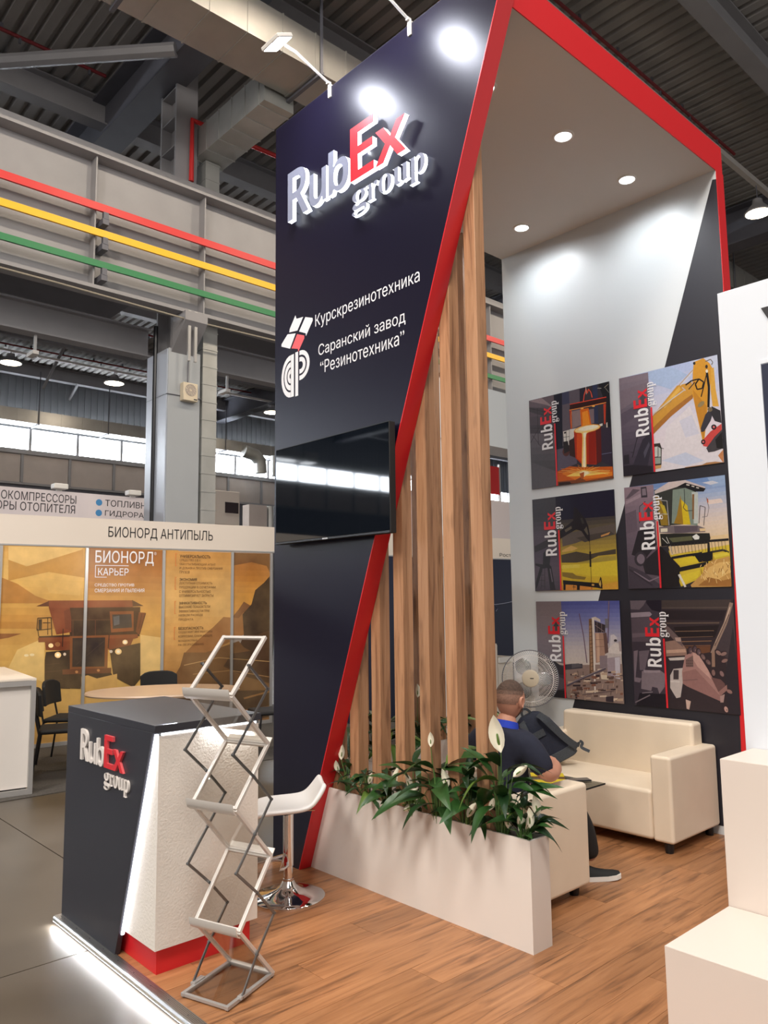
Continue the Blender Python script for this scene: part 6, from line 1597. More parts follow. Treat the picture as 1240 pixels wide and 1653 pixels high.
MURAL = [[207,160,88,2225,2368,5000,2349,5000,2261,2229,2286],[211,165,92,2229,2286,5000,2261,5000,2174,2233,2204],[214,170,97,2233,2204,5000,2174,5000,2086,2237,2122],[218,175,101,2237,2122,5000,2086,5000,1999,2240,2040],[218,175,101,2240,2040,5000,1999,5000,1912,2244,1958],[214,171,96,2244,1958,5000,1912,5000,1825,2248,1877],[211,166,91,2248,1877,5000,1825,5000,1738,2252,1795],[207,162,86,2252,1795,5000,1738,5000,1651,2255,1714],[202,155,81,2255,1714,5000,1651,5000,1565,2259,1633],[194,146,75,2259,1633,5000,1565,5000,1478,2263,1552],[187,137,69,2263,1552,5000,1478,5000,1392,2267,1471],[179,128,63,2267,1471,5000,1392,5000,1306,2270,1390],[198,151,78,2270,1390,5000,1306,5000,1094,2279,1211],[202,157,83,2279,1211,5000,1094,5000,883,2287,1032],[207,163,88,2287,1032,5000,883,5000,672,2295,854],[211,169,93,2295,854,5000,672,5000,463,2303,677],[211,168,94,2303,677,5000,463,5000,254,2311,500],[205,162,90,2311,500,5000,254,5000,47,2320,324],[199,155,86,2320,324,5000,47,5000,-40,2328,149],[193,149,82,2328,149,5000,-40,5000,-40,2336,-26],[151,93,44,3837,2352,4787,2341,4788,2253,3840,2267],[155,96,45,3840,2267,4788,2253,4790,2165,3842,2182],[158,99,46,3842,2182,4790,2165,4792,2077,3845,2098],[162,102,47,3845,2098,4792,2077,4794,1990,3847,2013],[168,109,51,3847,2013,4794,1990,4796,1902,3850,1929],[176,119,58,3850,1929,4796,1902,4798,1815,3852,1845],[184,130,65,3852,1845,4798,1815,4799,1728,3855,1761],[192,140,72,3855,1761,4799,1728,4801,1641,3858,1677],[197,147,77,3858,1677,4801,1641,4803,1555,3860,1593],[199,150,79,3860,1593,4803,1555,4805,1468,3863,1510],[202,153,81,3863,1510,4805,1468,4806,1382,3865,1426],[204,156,83,3865,1426,4806,1382,4808,1296,3868,1343],[226,188,120,2935,2339,3784,2346,3629,2193,3340,2096,3140,2111,2942,2179],[190,140,70,2942,2179,3140,2102,3338,2169,3784,2328,3813,1973,3393,2042,2951,1931],[176,122,60,2386,2099,2886,1966,3050,1896,3252,1753,3491,1661,2405,1673],[214,172,100,3345,1969,3761,1917,3766,1750,3402,1788],[140,86,46,2420,1332,3121,1308,2977,1264,2427,1184],[222,186,116,3079,1121,3370,1250,3389,718,2991,917],[236,216,170,3205,1049,3202,1041,3193,1036,3180,1034,3166,1037,3157,1043,3153,1051,3156,1059,3166,1064,3178,1066,3192,1063,3201,1057],[236,216,170,3268,1053,3264,1045,3255,1040,3242,1038,3228,1041,3219,1047,3215,1055,3218,1063,3228,1068,3240,1070,3254,1067,3264,1061],[222,186,120,4517,1247,4810,1198,4822,620,4530,678],[197,142,74,4800,2339,5748,2339,5750,2249,4800,2252],[199,146,79,4800,2252,5750,2249,5750,2160,4800,2165],[202,151,84,4800,2165,5750,2160,5752,2071,4802,2078],[204,155,89,4802,2078,5752,2071,5752,1982,4804,1991],[207,159,93,4804,1991,5752,1982,5753,1893,4806,1905],[209,162,96,4806,1905,5753,1893,5754,1804,4808,1818],[211,165,99,4808,1818,5754,1804,5755,1715,4809,1732],[213,168,102,4809,1732,5755,1715,5756,1627,4811,1646],[213,168,101,4811,1646,5756,1627,5757,1539,4813,1560],[211,164,97,4813,1560,5757,1539,5758,1450,4815,1474],[209,160,92,4815,1474,5758,1450,5759,1363,4816,1389],[207,156,88,4816,1389,5759,1363,5760,1275,4818,1303],[204,155,90,4810,1304,5742,1275,5743,1169,4809,1202],[200,151,87,4809,1202,5743,1169,5744,1063,4808,1102],[196,146,84,4808,1102,5744,1063,5745,957,4807,1001],[192,142,81,4807,1001,5745,957,5746,851,4806,901],[187,137,77,4806,901,5746,851,5748,746,4804,801],[182,131,73,4804,801,5748,746,5749,641,4803,701],[177,125,68,4803,701,5749,641,5750,536,4802,602],[172,119,64,4802,602,5750,536,5751,431,4801,502],[153,95,45,5748,2339,6360,2340,6360,2258,5749,2258],[159,101,47,5749,2258,6360,2258,6360,2175,5749,2177],[166,107,49,5749,2177,6360,2175,6360,2093,5749,2097],[172,113,51,5749,2097,6360,2093,6360,2011,5749,2017],[179,119,53,5749,2017,6360,2011,6360,1930,5749,1937],[187,127,55,5749,1937,6360,1930,6360,1848,5749,1857],[194,134,58,5749,1857,6360,1848,6360,1767,5749,1777],[202,142,60,5749,1777,6360,1767,6360,1685,5749,1697],[204,144,61,5749,1697,6360,1685,6360,1604,5750,1618],[200,140,61,5750,1618,6360,1604,6360,1523,5750,1538],[196,136,60,5750,1538,6360,1523,6360,1443,5750,1459],[192,132,60,5750,1459,6360,1443,6360,1362,5750,1380],[110,70,36,5748,2339,6360,2339,6360,2035,6294,2161,6057,2211,5751,2152],[120,74,42,5749,1414,5870,1552,5946,1657,6042,1603,6044,1372,5752,1206],[150,100,56,5271,1137,5502,1317,5647,1451,5872,1429,5947,1516,5950,1199,5398,963,5098,977],[44,28,24,5928,1481,6062,1620,6118,1817,6256,1925,6360,2036,6360,1000,6144,1015,5950,1199],[74,50,36,5950,1199,6143,1192,6360,1252,6360,642,6107,753,5876,1027],[120,84,52,5098,994,5398,980,5875,1114,5952,1024,6360,823,6360,378,4852,498,5049,814],[70,46,34,5764,945,6360,1002,6360,502,5993,621,5655,779],[190,150,100,5102,822,5581,898,5579,908,5100,832],[190,150,100,5580,898,6341,806,6342,816,5580,908],[176,134,88,5226,698,5767,716,5766,726,5224,708],[176,134,88,5766,716,6360,587,6360,597,5767,726],[60,40,32,4801,502,6360,413,6360,-40,4810,98],[150,106,64,5961,317,6360,384,6360,409,5955,341],[140,98,60,5924,147,6360,170,6360,199,5919,174],[128,90,56,5963,6,6360,12,6360,40,5959,34],[120,76,40,4800,439,5230,460,5227,480,4800,459],[52,28,22,3631,1605,4508,1602,4508,1228,3660,1240],[122,55,34,3408,1608,3648,1604,3692,1312,3504,1282],[103,43,30,3649,1595,3580,1569,3604,1350,3692,1312],[129,62,40,3397,1695,4401,1689,4413,1603,3408,1604],[90,47,34,3265,1628,3405,1689,3407,1626],[70,40,30,4401,1693,4550,1615,4412,1609],[111,60,34,4491,1535,4580,1526,4498,1248,4458,1287],[80,40,26,4572,1523,4501,1259,4512,1255,4584,1520],[80,40,26,4525,1516,4491,1325,4500,1323,4534,1514],[129,72,40,4124,1551,4424,1551,4430,1298,4150,1288],[52,50,52,4156,1512,4396,1514,4408,1342,4169,1334],[90,92,96,4172,1484,4246,1498,4249,1388,4182,1371],[40,26,22,3287,1479,3438,1485,3437,1496,3286,1490],[40,26,22,3432,1490,3449,1265,3459,1265,3443,1490],[40,26,22,3282,1485,3279,1343,3288,1342,3291,1484],[40,26,22,3284,1338,3451,1351,3450,1360,3283,1347],[40,26,22,3310,1271,3295,1360,3287,1359,3302,1270],[30,24,24,3296,1470,3335,1473,3336,1348,3303,1342],[40,26,22,3347,1425,3431,1423,3431,1432,3347,1434],[40,26,22,3395,1482,3402,1285,3410,1285,3403,1482],[40,24,22,3670,1458,4136,1447,4142,1241,3677,1258],[90,57,40,3671,1451,4136,1443,4136,1451,3670,1458],[90,50,36,3685,1448,3691,1257,3698,1257,3692,1448],[90,50,36,3950,1452,3956,1248,3964,1247,3958,1451],[124,64,36,3300,1253,4478,1256,4489,1210,4423,1197,3305,1200],[60,36,28,3306,1270,3676,1276,3677,1250,3307,1253],[113,55,32,3380,1200,3679,1199,3665,1084,3389,1104],[113,55,32,4106,1214,4432,1212,4388,1091,4119,1074],[38,26,24,3393,1080,3682,1094,3680,626,3441,652,3391,656,3383,983],[38,26,24,4137,1074,4510,1143,4530,696,4438,590,4192,737],[24,18,20,4416,1099,4519,1142,4530,687,4447,589],[70,48,38,3390,926,3550,935,3549,942,3389,933],[70,48,38,3388,838,3570,845,3569,852,3387,845],[70,48,38,3392,741,3590,745,3590,752,3391,748],[122,70,38,3659,1258,4116,1257,4116,843,3672,856],[36,28,32,3691,1235,4078,1229,4079,869,3697,886],[60,46,44,3742,907,4072,1185,4068,1191,3738,913],[96,51,34,3586,862,4162,850,4163,785,3589,793],[190,130,80,3769,822,3767,814,3761,808,3752,807,3743,809,3737,816,3734,824,3736,832,3742,838,3751,839,3760,836,3766,830],[190,130,80,4026,824,4024,816,4018,811,4008,809,4000,812,3993,818,3990,827,3992,835,3999,840,4008,842,4017,839,4023,833],[30,20,22,3588,802,4163,785,4192,737,3993,722,3832,778,3802,617,3611,640],[206,162,92,3806,762,3885,775,3993,728,4237,771,4242,576,3873,576,3811,599],[255,226,170,3474,1153,3471,1140,3461,1131,3447,1128,3432,1132,3421,1142,3417,1156,3420,1169,3430,1178,3445,1182,3459,1177,3470,1167],[152,100,60,3552,1165,3549,1150,3538,1140,3522,1137,3507,1142,3496,1153,3491,1167,3494,1181,3505,1191,3521,1195,3536,1190,3548,1179],[255,214,150,3567,1036,3562,1019,3549,1006,3530,1002,3512,1008,3497,1022,3492,1040,3496,1058,3510,1070,3528,1074,3547,1068,3561,1055],[255,246,220,3548,1037,3546,1028,3539,1022,3530,1020,3520,1023,3513,1030,3510,1039,3513,1048,3519,1054,3529,1056,3538,1053,3545,1046],[220,200,180,3623,1043,3621,1034,3615,1027,3607,1025,3598,1028,3591,1035,3589,1044,3591,1053,3597,1060,3605,1062,3614,1059,3621,1052],[255,226,170,4359,1160,4355,1145,4343,1134,4326,1131,4309,1136,4297,1147,4292,1163,4296,1178,4308,1188,4325,1191,4342,1187,4354,1175],[255,250,230,4342,1161,4340,1153,4334,1148,4326,1146,4317,1148,4311,1154,4309,1162,4311,1169,4317,1175,4325,1176,4334,1174,4340,1168],[255,216,150,4286,1045,4281,1026,4266,1013,4246,1009,4225,1015,4210,1029,4204,1048,4209,1067,4223,1080,4244,1084,4264,1078,4280,1064],[255,246,220,4265,1046,4263,1036,4255,1030,4245,1028,4235,1031,4227,1038,4224,1047,4227,1057,4234,1063,4244,1065,4254,1062,4262,1055],[210,196,180,4174,1050,4172,1040,4165,1034,4155,1032,4145,1035,4137,1042,4134,1052,4136,1061,4144,1067,4154,1069,4164,1066,4172,1059],[44,28,24,3574,1352,3572,1135,3582,1134,3584,1351],[44,28,24,4124,1336,4113,1094,4124,1092,4135,1334]]

# ================================================================== PRINTS


def print_mesh(name, data, place_fn, step, mt, parent):
    """coloured ink shapes, each a hair above the one below"""
    vs, fs, cols = [], [], []
    for k, item in enumerate(data):
        c = lin(item[:3])
        nums = item[3:]
        n = len(vs)
        for i in range(0, len(nums), 2):
            vs.append(place_fn(nums[i], nums[i + 1], step * (k + 1)))
        fs.append(tuple(range(n, len(vs))))
        cols.append(c)
    me = bpy.data.meshes.new(name)
    me.from_pydata(vs, [], fs)
    ca = me.color_attributes.new('Col', 'FLOAT_COLOR', 'CORNER')
    for p, c in zip(me.polygons, cols):
        for li in p.loop_indices:
            ca.data[li].color = (*c, 1)
    me.materials.append(mt)
    o = bpy.data.objects.new(name, me)
    C.objects.link(o)
    attach(o, parent)
    return o


PW = 0.797
PT = ['square poster of glowing molten steel pouring from a ladle', 'square poster of a yellow excavator arm against a pale sky',
      'square poster of an oil pumpjack against a yellow sunset', 'square poster of a combine harvester cutting wheat',
      'square poster of an industrial plant tower under a violet-blue sky', 'square poster of a brown mining cutter head underground']
for i, (px, pz) in enumerate([(-4.083, 2.587), (-3.194, 2.589), (-4.083, 1.706), (-3.194, 1.707), (-4.079, 0.826), (-3.191, 0.827)]):
    w = 0.797 if i % 2 == 0 else 0.796
    h = 0.791
    ps = thing('poster', PT[i], 'poster', (px + w / 2, 5.50, pz), 'square posters on the back wall')
    MB().box(px, px + w, 5.4905, 5.4975, pz, pz + h).build('board', MAT['darkback'], ps)
    print_mesh('print', POSTERS[i], lambda u, v, d: (px + w * u / 999.0, 5.4903 - d, pz + h * v / 999.0), 0.000018, MAT['print'], ps)
    dv = 0.042 if i == 0 else (0.0 if i < 4 else 0.002)
    y = 5.4858
    UU, VV, NN = (0, 0, 1), (-1, 0, 0), (0, -1, 0)

    def T(name, txt, u0, u1, v0, v1, m, bold=0.0):
        lettering(name, txt, (px + w * u1, y, pz + h * (v0 + dv)), UU, VV, NN, h * (v1 - v0), w * (u1 - u0), m, parent=ps, bold=bold)

    T('lettering', SANSB['R'] + SANSB['u'] + SANSB['b'], 0.149, 0.301, 0.372, 0.645, MAT['ink_white'])
    T('lettering', SANSB['E'], 0.147, 0.291, 0.654, 0.740, MAT['ink_red'])
    T('lettering', SANSB['x'], 0.200, 0.295, 0.748, 0.838, MAT['ink_red'])
    T('lettering', ''.join(SERIFB[c] for c in 'group'), 0.302, 0.392, 0.652, 0.888, MAT['ink_white'])
    MB().box(px + w * 0.325, px + w * 0.342, y - 0.0003, y, pz + 0.001, pz + h * (0.638 + dv)).build('red_line', MAT['ink_red'], ps)
    # small arrow between the E and the x
    b = MB()
    q = [(0.238, 0.690), (0.262, 0.690), (0.262, 0.735), (0.285, 0.735), (0.250, 0.790), (0.215, 0.735), (0.238, 0.735)]
    b.poly([(px + w * u, y - 0.0004, pz + h * (v + dv)) for u, v in q])
    b.build('arrow', MAT['ink_grey'], ps)
# ================================================================== HALL SHELL
HZ = 12.0
DX0, DX1, DY0, DY1 = -35.0, 14.0, -42.0, 46.0
b = MB()
pitch = 0.293
k = 0
y = DY0
vs, fs = [], []
while y < DY1:
    for (dy, dz) in ((0, 0), (0.165, 0), (0.195, 0.10), (0.263, 0.10)):
        vs += [(DX0, y + dy, HZ + dz), (DX1, y + dy, HZ + dz)]
    y += pitch
n = len(vs) // 2
fs = [(2 * i, 2 * i + 1, 2 * i + 3, 2 * i + 2) for i in range(n - 1)]
b.add(vs, fs)
struct(b.build('ceiling', MAT['deck'], fix=False), 'corrugated steel roof deck of the exhibition hall')

# left hall wall: siding, window band, panel band
wl = setting('wall_left', (DX0, 10, 0), 'far hall wall with a band of windows')
b = MB()
y = DY0
while y < DY1:
    b.box(DX0 - 0.06, DX0 + 0.0, y, y + 0.20, 9.30, HZ + 0.1)
    b.box(DX0 - 0.06, DX0 - 0.03, y + 0.20, y + 0.30, 9.30, HZ + 0.1)
    y += 0.30
b.build('upper_siding', MAT['siding'], wl)
b = MB()
y = DY0
while y < DY1:
    b.box(DX0 - 0.06, DX0 - 0.02, y, y + 0.30, -0.1, 6.93)
    b.box(DX0 - 0.02, DX0 + 0.0, y, y + 0.14, -0.1, 6.93)
    y += 0.30
b.build('lower_siding', MAT['steeldark'], wl)
y0 = 10.85 - 26 * 2.035
for k in range(43):
    ya = y0 + k * 2.035
    MB().box(DX0 - 0.02, DX0 + 0.06, ya + 0.06, ya + 1.975, 6.93, 8.16).build('wall_panel', MAT['wallpanel'], wl)
    MB().box(DX0 - 0.02, DX0 + 0.14, ya - 0.055, ya + 0.055, 6.93, 8.16).build('panel_post', MAT['steel'], wl)
MB().box(DX0 - 0.02, DX0 + 0.16, DY0, DY1, 8.16, 8.34).box(DX0 - 0.02, DX0 + 0.10, DY0, DY1, 6.83, 6.93).build('panel_rail', MAT['steel'], wl)
y0 = 11.17 - 25 * 2.06
for k in range(42):
    ya = y0 + k * 2.06
    w_ = struct(MB().box(DX0 - 0.05, DX0 + 0.05, ya - 0.06, ya + 0.06, 8.34, 9.30).box(DX0 - 0.05, DX0 + 0.05, ya + 0.06, ya + 2.0, 8.34, 8.38).build('window_%d' % (k + 1), MAT['steel']))
    MB().box(DX0 - 0.045, DX0 - 0.035, ya + 0.06, ya + 2.0, 8.38, 9.30).build('pane', MAT['window'], w_)
# far and near end walls
b = MB()
b.box(DX0, DX1, DY1, DY1 + 0.2, -0.1, HZ + 0.1)
struct(b.build('wall_far', MAT['steeldark']), 'dark grey end wall of the hall')

# purlins along the deck, rafters across
def ibeam(name, p, q, h, w, m, label, axis, kind=True):
    b = MB()
    (x0, y0, z0), (x1, y1, z1) = p, q
    if axis == 'Y':
        b.box(x0 - w / 2, x0 + w / 2, y0, y1, z0, z0 + 0.03).box(x0 - w / 2, x0 + w / 2, y0, y1, z0 + h - 0.03, z0 + h).box(x0 - 0.012, x0 + 0.012, y0, y1, z0 + 0.03, z0 + h - 0.03)
    else:
        b.box(x0, x1, y0 - w / 2, y0 + w / 2, z0, z0 + 0.04).box(x0, x1, y0 - w / 2, y0 + w / 2, z0 + h - 0.04, z0 + h).box(x0, x1, y0 - 0.015, y0 + 0.015, z0 + 0.04, z0 + h - 0.04)
    o = b.build(name, m)
    return struct(o, label) if kind else o


for k, x in enumerate((9.2, 4.4, -0.4, -5.2, -10.2, -14.95, -19.8, -24.6, -29.4, -34.2)):
    ibeam('beam', (x, DY0, 11.42), (x, DY1, 0), 0.56, 0.32, MAT['steel'], 'grey steel purlin under the corrugated roof', 'Y')
for y in (-22.5, -8.2, 6.0, 20.4, 34.8):
    ibeam('beam', (DX0, y, 10.92), (DX1, y, 0), 1.02, 0.56, MAT['steeldark'], 'deep dark steel rafter crossing the hall', 'X')
# knee bars from the purlins
for (x, y) in ((-29.4, 10.5), (-29.4, 16.2), (-34.0, 12.8)):
    MB().tube([(x - 2.2, y, 10.3), (x, y, 11.45)], 0.06, 8).build('beam', MAT['steel'])['kind'] = 'structure'
# crane girder with three current rails
cg = struct(MB().box(-11.98, -11.94, DY0, DY1, 6.62, 8.80).build('beam', MAT['steel']), 'deep grey crane girder carrying red, yellow and green rails')
MB().box(-12.0, -11.68, DY0, DY1, 8.80, 8.85).build('top_flange', MAT['steel'], cg)
MB().box(-12.0, -11.64, DY0, DY1, 6.56, 6.62).build('bottom_flange', MAT['steel'], cg)
MB().box(-12.0, -11.96, DY0, DY1, 8.85, 9.12).build('walkway_plate', MAT['steel'], cg)
for k in range(30):
    yy = 4.60 + (k - 10) * 1.95
    MB().box(-11.94, -11.74, yy - 0.012, yy + 0.012, 6.62, 8.80).build('stiffener', MAT['steel'], cg)
for (nm, z, h, m, t) in (('red', 7.86, 0.125, 'pipe_red', 'red power rail, topmost of the three on the crane girder'), ('yellow', 7.44, 0.115, 'pipe_yellow', 'yellow power rail, middle of the three on the crane girder'), ('green', 6.93, 0.105, 'pipe_green', 'green power rail, lowest of the three on the crane girder')):
    tag(MB().box(-11.70, -11.66, DY0, DY1, z, z + h).build('power_rail', MAT[m]), t, 'rail', 'power rails on the crane girder')
    for k in range(7):
        yy = 4.74 + (k - 2) * 8.0
        MB().box(-11.93, -11.655, yy - 0.05, yy + 0.05, z - 0.20, z - 0.10).box(-11.72, -11.65, yy - 0.04, yy + 0.04, z - 0.11, z).build('rail_bracket', MAT['steeldark'], cg)
# cables slung under the girder
tag(MB().tube([(-11.60, -6, 6.55), (-11.60, 0, 6.50), (-11.60, 4.0, 6.47), (-11.60, 6.3, 6.42), (-11.60, 8.5, 6.46), (-11.60, 14, 6.52)], 0.014, 6).build('cable', MAT['cable']), 'bundle of pale cables slung under the crane girder', 'cable')
MB().box(-14.3, -12.02, DY0, 5.95, 7.15, 7.22).box(-14.3, -12.02, 7.05, DY1, 7.15, 7.22).build('soffit_plate', MAT['steeldark'], cg)
ibeam('beam', (-12.95, DY0, 6.05), (-12.95, 6.1, 0), 0.52, 0.26, MAT['steel'], 'grey service beam below the crane girder', 'Y')
ibeam('beam', (-12.95, 6.7, 6.05), (-12.95, DY1, 0), 0.52, 0.26, MAT['steel'], 'grey service beam below the crane girder', 'Y')

# column
co = setting('column', (-12.4, 6.35, 0), 'grey clad hall column with a mirror-bright corner')
MB().box(-12.80, -12.03, 6.05, 6.66, -0.1, 6.02).build('cladding', MAT['columnmat'], co, bevel=0.01)
MB().box(-12.80, -12.05, 6.03, 6.05, -0.1, 6.0).build('corner_sheet', MAT['columnshine'], co)
MB().box(-12.82, -12.01, 6.03, 6.68, 5.20, 5.21).build('joint', MAT['steeldark'], co)
MB().box(-12.07, -12.02, 6.10, 6.52, 6.02, 11.4).box(-12.62, -12.57, 6.10, 6.52, 6.02, 11.4).box(-12.57, -12.07, 6.29, 6.33, 6.02, 11.4).build('upper_shaft', MAT['steel'], co)
for z in (9.2, 9.75, 10.3, 10.85):
    MB().box(-12.57, -12.07, 6.10, 6.52, z, z + 0.02).build('stiffener', MAT['steel'], co)
MB().tube([(-12.46, 6.015, -0.1), (-12.46, 6.015, 6.5)], 0.04, 8).build('downpipe', MAT['blackplastic'], co)
MB().prism([(-12.03, 6.10, 6.56), (-11.55, 6.10, 6.56), (-11.55, 6.10, 6.40), (-12.03, 6.10, 5.95)], (0, 0.42, 0)).build('corbel', MAT['steel'], co)
for yy in (6.22, 6.34):
    MB().box(-11.66, -11.62, yy - 0.025, yy + 0.025, 5.72, 6.60).build('drop_strap', MAT['alusatin'], co)
tag(MB().tube([(-11.955, 6.38, 9.13), (-11.955, 6.38, 10.30), (-11.955, 6.75, 10.30), (-11.97, 8.5, 10.35)], 0.045, 8).build('sprinkler_pipe', MAT['pipe_red']), 'upright red sprinkler pipe on the upper column, bending right at the top', 'pipe')
sp = thing('wall_speaker', 'beige square loudspeaker hung on the grey column', 'loudspeaker', (-12.0, 6.41, 5.12))
MB().box(-12.03, -11.90, 6.27, 6.55, 5.11, 5.43).build('housing', MAT['beige'], sp, bevel=0.015)
b = MB()
for r in (0.03, 0.055, 0.08, 0.10):
    b.tube([(-11.897, 6.41 + r * math.cos(2 * math.pi * k / 20), 5.30 + r * math.sin(2 * math.pi * k / 20)) for k in range(20)], 0.006, 4, closed=True)
for k in range(12):
    a = 2 * math.pi * k / 12
    b.tube([(-11.896, 6.41 + 0.03 * math.cos(a), 5.30 + 0.03 * math.sin(a)), (-11.896, 6.41 + 0.10 * math.cos(a), 5.30 + 0.10 * math.sin(a))], 0.004, 4)
b.build('grille', MAT['wallpanel'], sp)
MB().box(-11.899, -11.895, 6.47, 6.53, 5.135, 5.155).build('badge', MAT['ink_grey'], sp)
tag(MB().tube([(-12.0, 6.40, 5.43), (-12.01, 6.41, 5.8), (-12.01, 6.43, 6.02)], 0.012, 6).build('cable', MAT['steeldark']), 'thin grey cable running from the beige loudspeaker up the column', 'cable')

# ducts
def duct(name, x0, x1, y0, y1, z0, z1, axis, seam, m, label, hang=True):
    t = thing(name, label, 'duct', ((x0 + x1) / 2, (y0 + y1) / 2, z0))
    MB().box(x0, x1, y0, y1, z0, z1).build('shell', m, t)
    b = MB()
    a0, a1 = (y0, y1) if axis == 'Y' else ((x0, x1) if axis == 'X' else (z0, z1))
    a = a0 + seam * 0.5
    while a < a1:
        if axis == 'Y':
            b.box(x0 - 0.012, x1 + 0.012, a - 0.012, a + 0.012, z0 - 0.012, z1 + 0.012)
        elif axis == 'X':
            b.box(a - 0.012, a + 0.012, y0 - 0.012, y1 + 0.012, z0 - 0.012, z1 + 0.012)
        else:
            b.box(x0 - 0.008, x1 + 0.008, y0 - 0.008, y1 + 0.008, a - 0.010, a + 0.010)
        a += seam
    b.build('seam', m, t, kind='stuff')
    if hang and axis == 'Y':
        b = MB()
        a = y0 + 1.0
        while a < y1:
            b.box(x0 - 0.06, x1 + 0.06, a - 0.03, a + 0.03, z0 - 0.055, z0 - 0.013)
            b.box(x1 + 0.02, x1 + 0.045, a - 0.02, a + 0.02, z0 - 0.02, HZ - 0.5)
            a += 3.0
        b.build('hanger', MAT['steeldark'], t, kind='stuff')
    return t


duct('main_duct', -9.82, -9.0, -12.0, 14.0, 9.90, 10.52, 'Y', 0.62, MAT['galv'], 'big galvanised air duct crossing high above the logo wall')
duct('far_duct', -9.82, -9.0, 15.0, 34.0, 10.46, 11.22, 'Y', 0.62, MAT['galv'], 'warm-lit galvanised duct seen high at the right edge')
duct('branch_duct', -12.36, -9.885, 6.545, 7.12, 9.70, 10.25, 'X', 0.42, MAT['galvgrey'], 'short branch duct leading from the big duct to the column', False)
duct('vertical_duct', -12.34, -12.02, 6.70, 6.985, -0.1, 9.69, 'Z', 0.32, MAT['galvgrey'], 'narrow vertical sheet-metal duct beside the column', False)
wd = duct('wall_duct', -34.3, -33.5, -20.0, 40.0, 9.25, 9.80, 'Y', 0.9, MAT['galv'], 'long galvanised duct running over the hall windows')

# sprinkler pipes under the deck, with hangers
for (x, y0_, y1_, t) in ((-7.0, 2.0, 17.6, 'dark red sprinkler pipe under the roof right of the canopy'), (-14.0, -5.6, 5.6, 'dark red sprinkler pipe under the roof left of the column, nearer one'),
                         (-17.7, -5.6, 5.6, 'dark red sprinkler pipe under the roof left of the column, farther one'), (-22.5, -5.6, 17.6, 'dark red sprinkler pipe under the roof beyond the crane girder'),
                         (-27.3, -5.6, 29.4, 'dark red sprinkler pipe under the roof over the pendant lamps'), (-31.8, -5.6, 29.4, 'dark red sprinkler pipe under the roof nearest the windows'), (-17.7, 6.5, 29.4, 'dark red sprinkler pipe under the roof right of the column')):
    p = thing('sprinkler_pipe', t, 'pipe', (x, (y0_ + y1_) / 2, HZ - 0.12), 'sprinkler pipes under the roof')
    MB().tube([(x, y0_, HZ - 0.12), (x, y1_, HZ - 0.12)], 0.035, 6).build('run', MAT['pipe_darkred'], p)
    b = MB()
    yy = y0_ + 0.4
    while yy < y1_:
        b.box(x - 0.012, x + 0.012, yy - 0.03, yy + 0.03, HZ - 0.12, HZ).box(x - 0.02, x + 0.02, yy + 0.3, yy + 0.34, HZ - 0.24, HZ - 0.12)
        yy += 1.27
    b.build('hanger', MAT['steeldark'], p, kind='stuff')
tag(MB().tube([(-24.5, -2.0, 8.4), (-20.2, 4.2, 9.6)], 0.09, 8).build('sprinkler_pipe', MAT['pipe_red']), 'thick red fire main slanting at the left border under the girder', 'pipe')
tag(MB().tube([(-10.9, 9.5, 11.2), (-7.2, 8.5, 11.3)], 0.12, 8).build('sprinkler_pipe', MAT['pipe_red']), 'thick red fire main above the big duct beside the floodlight', 'pipe')
MB().tube([(-14.2, 2.9, 10.9), (-11.3, 5.7, 10.95)], 0.12, 8).build('beam', MAT['steel'])['kind'] = 'structure'

# pendant lamps
def pendant(x, y, z, t, r=0.27):
    p = thing('pendant_lamp', t, 'lamp', (x, y, z), 'round pendant lamps of the hall')
    MB().lathe([(r, 0.0), (r * 1.04, 0.02), (r * 0.7, 0.14), (r * 0.4, 0.24), (r * 0.35, 0.34), (0.0001, 0.36)], 20, (x, y, z)).build('shade', MAT['steel'], p, smooth=True)
    MB().lathe([(0.0001, -0.04), (r * 0.6, -0.03), (r * 0.97, 0.004), (0.0001, 0.004)], 20, (x, y, z)).build('lens', MAT['lamp'], p, smooth=True)
    MB().tube([(x, y, z + 0.36), (x, y, 11.30 if x > -10 else z + 0.50)], 0.012, 6).build('cord', MAT['steeldark'], p)
    ld = bpy.data.lights.new('pendant_light', 'SPOT')
    ld.energy = 820 if x > -10 else 200
    ld.spot_size = math.radians(172)
    ld.spot_blend = 0.15
    ld.color = (1.0, 0.86, 0.68)
    ld.shadow_soft_size = 0.25
    lo = bpy.data.objects.new('pendant_light', ld)
    C.objects.link(lo)
    lo.location = (x, y, z - 0.06)


pendant(-30.0, 8.77, 10.60, 'glowing pendant lamp nearest the left border under the roof', 0.40)
pendant(-30.0, 12.73, 10.55, 'glowing pendant lamp just left of the grey column', 0.40)
pendant(-30.0, 20.40, 10.55, 'glowing pendant lamp between the column and the charcoal wall', 0.40)
pendant(-6.83, 18.31, 10.60, 'glowing pendant lamp at the right border above the white panel', 0.30)
for yy in (2.3, 6.3, 10.3, 14.3, 22.3):
    pendant(-6.83, yy, 10.75, 'pendant lamp over the %s' % {2.3: 'neighbour stand aisle', 6.3: 'stand with the truck mural', 10.3: 'rear part of the red canopy', 14.3: 'far end of the red canopy', 22.3: 'aisle beyond the white panel'}[yy], 0.30)
tag(MB().box(-6.89, -6.77, 0, 22, 11.295, 11.42).build('cable_tray', MAT['alumwhite']), 'pale cable tray above the canopy carrying the nearer pendant lamps', 'cable tray')
tag(MB().box(-30.06, -29.94, -10, 36, 11.02, 11.10).build('cable_tray', MAT['alumwhite']), 'long pale cable tray the pendant lamps hang from', 'cable tray')
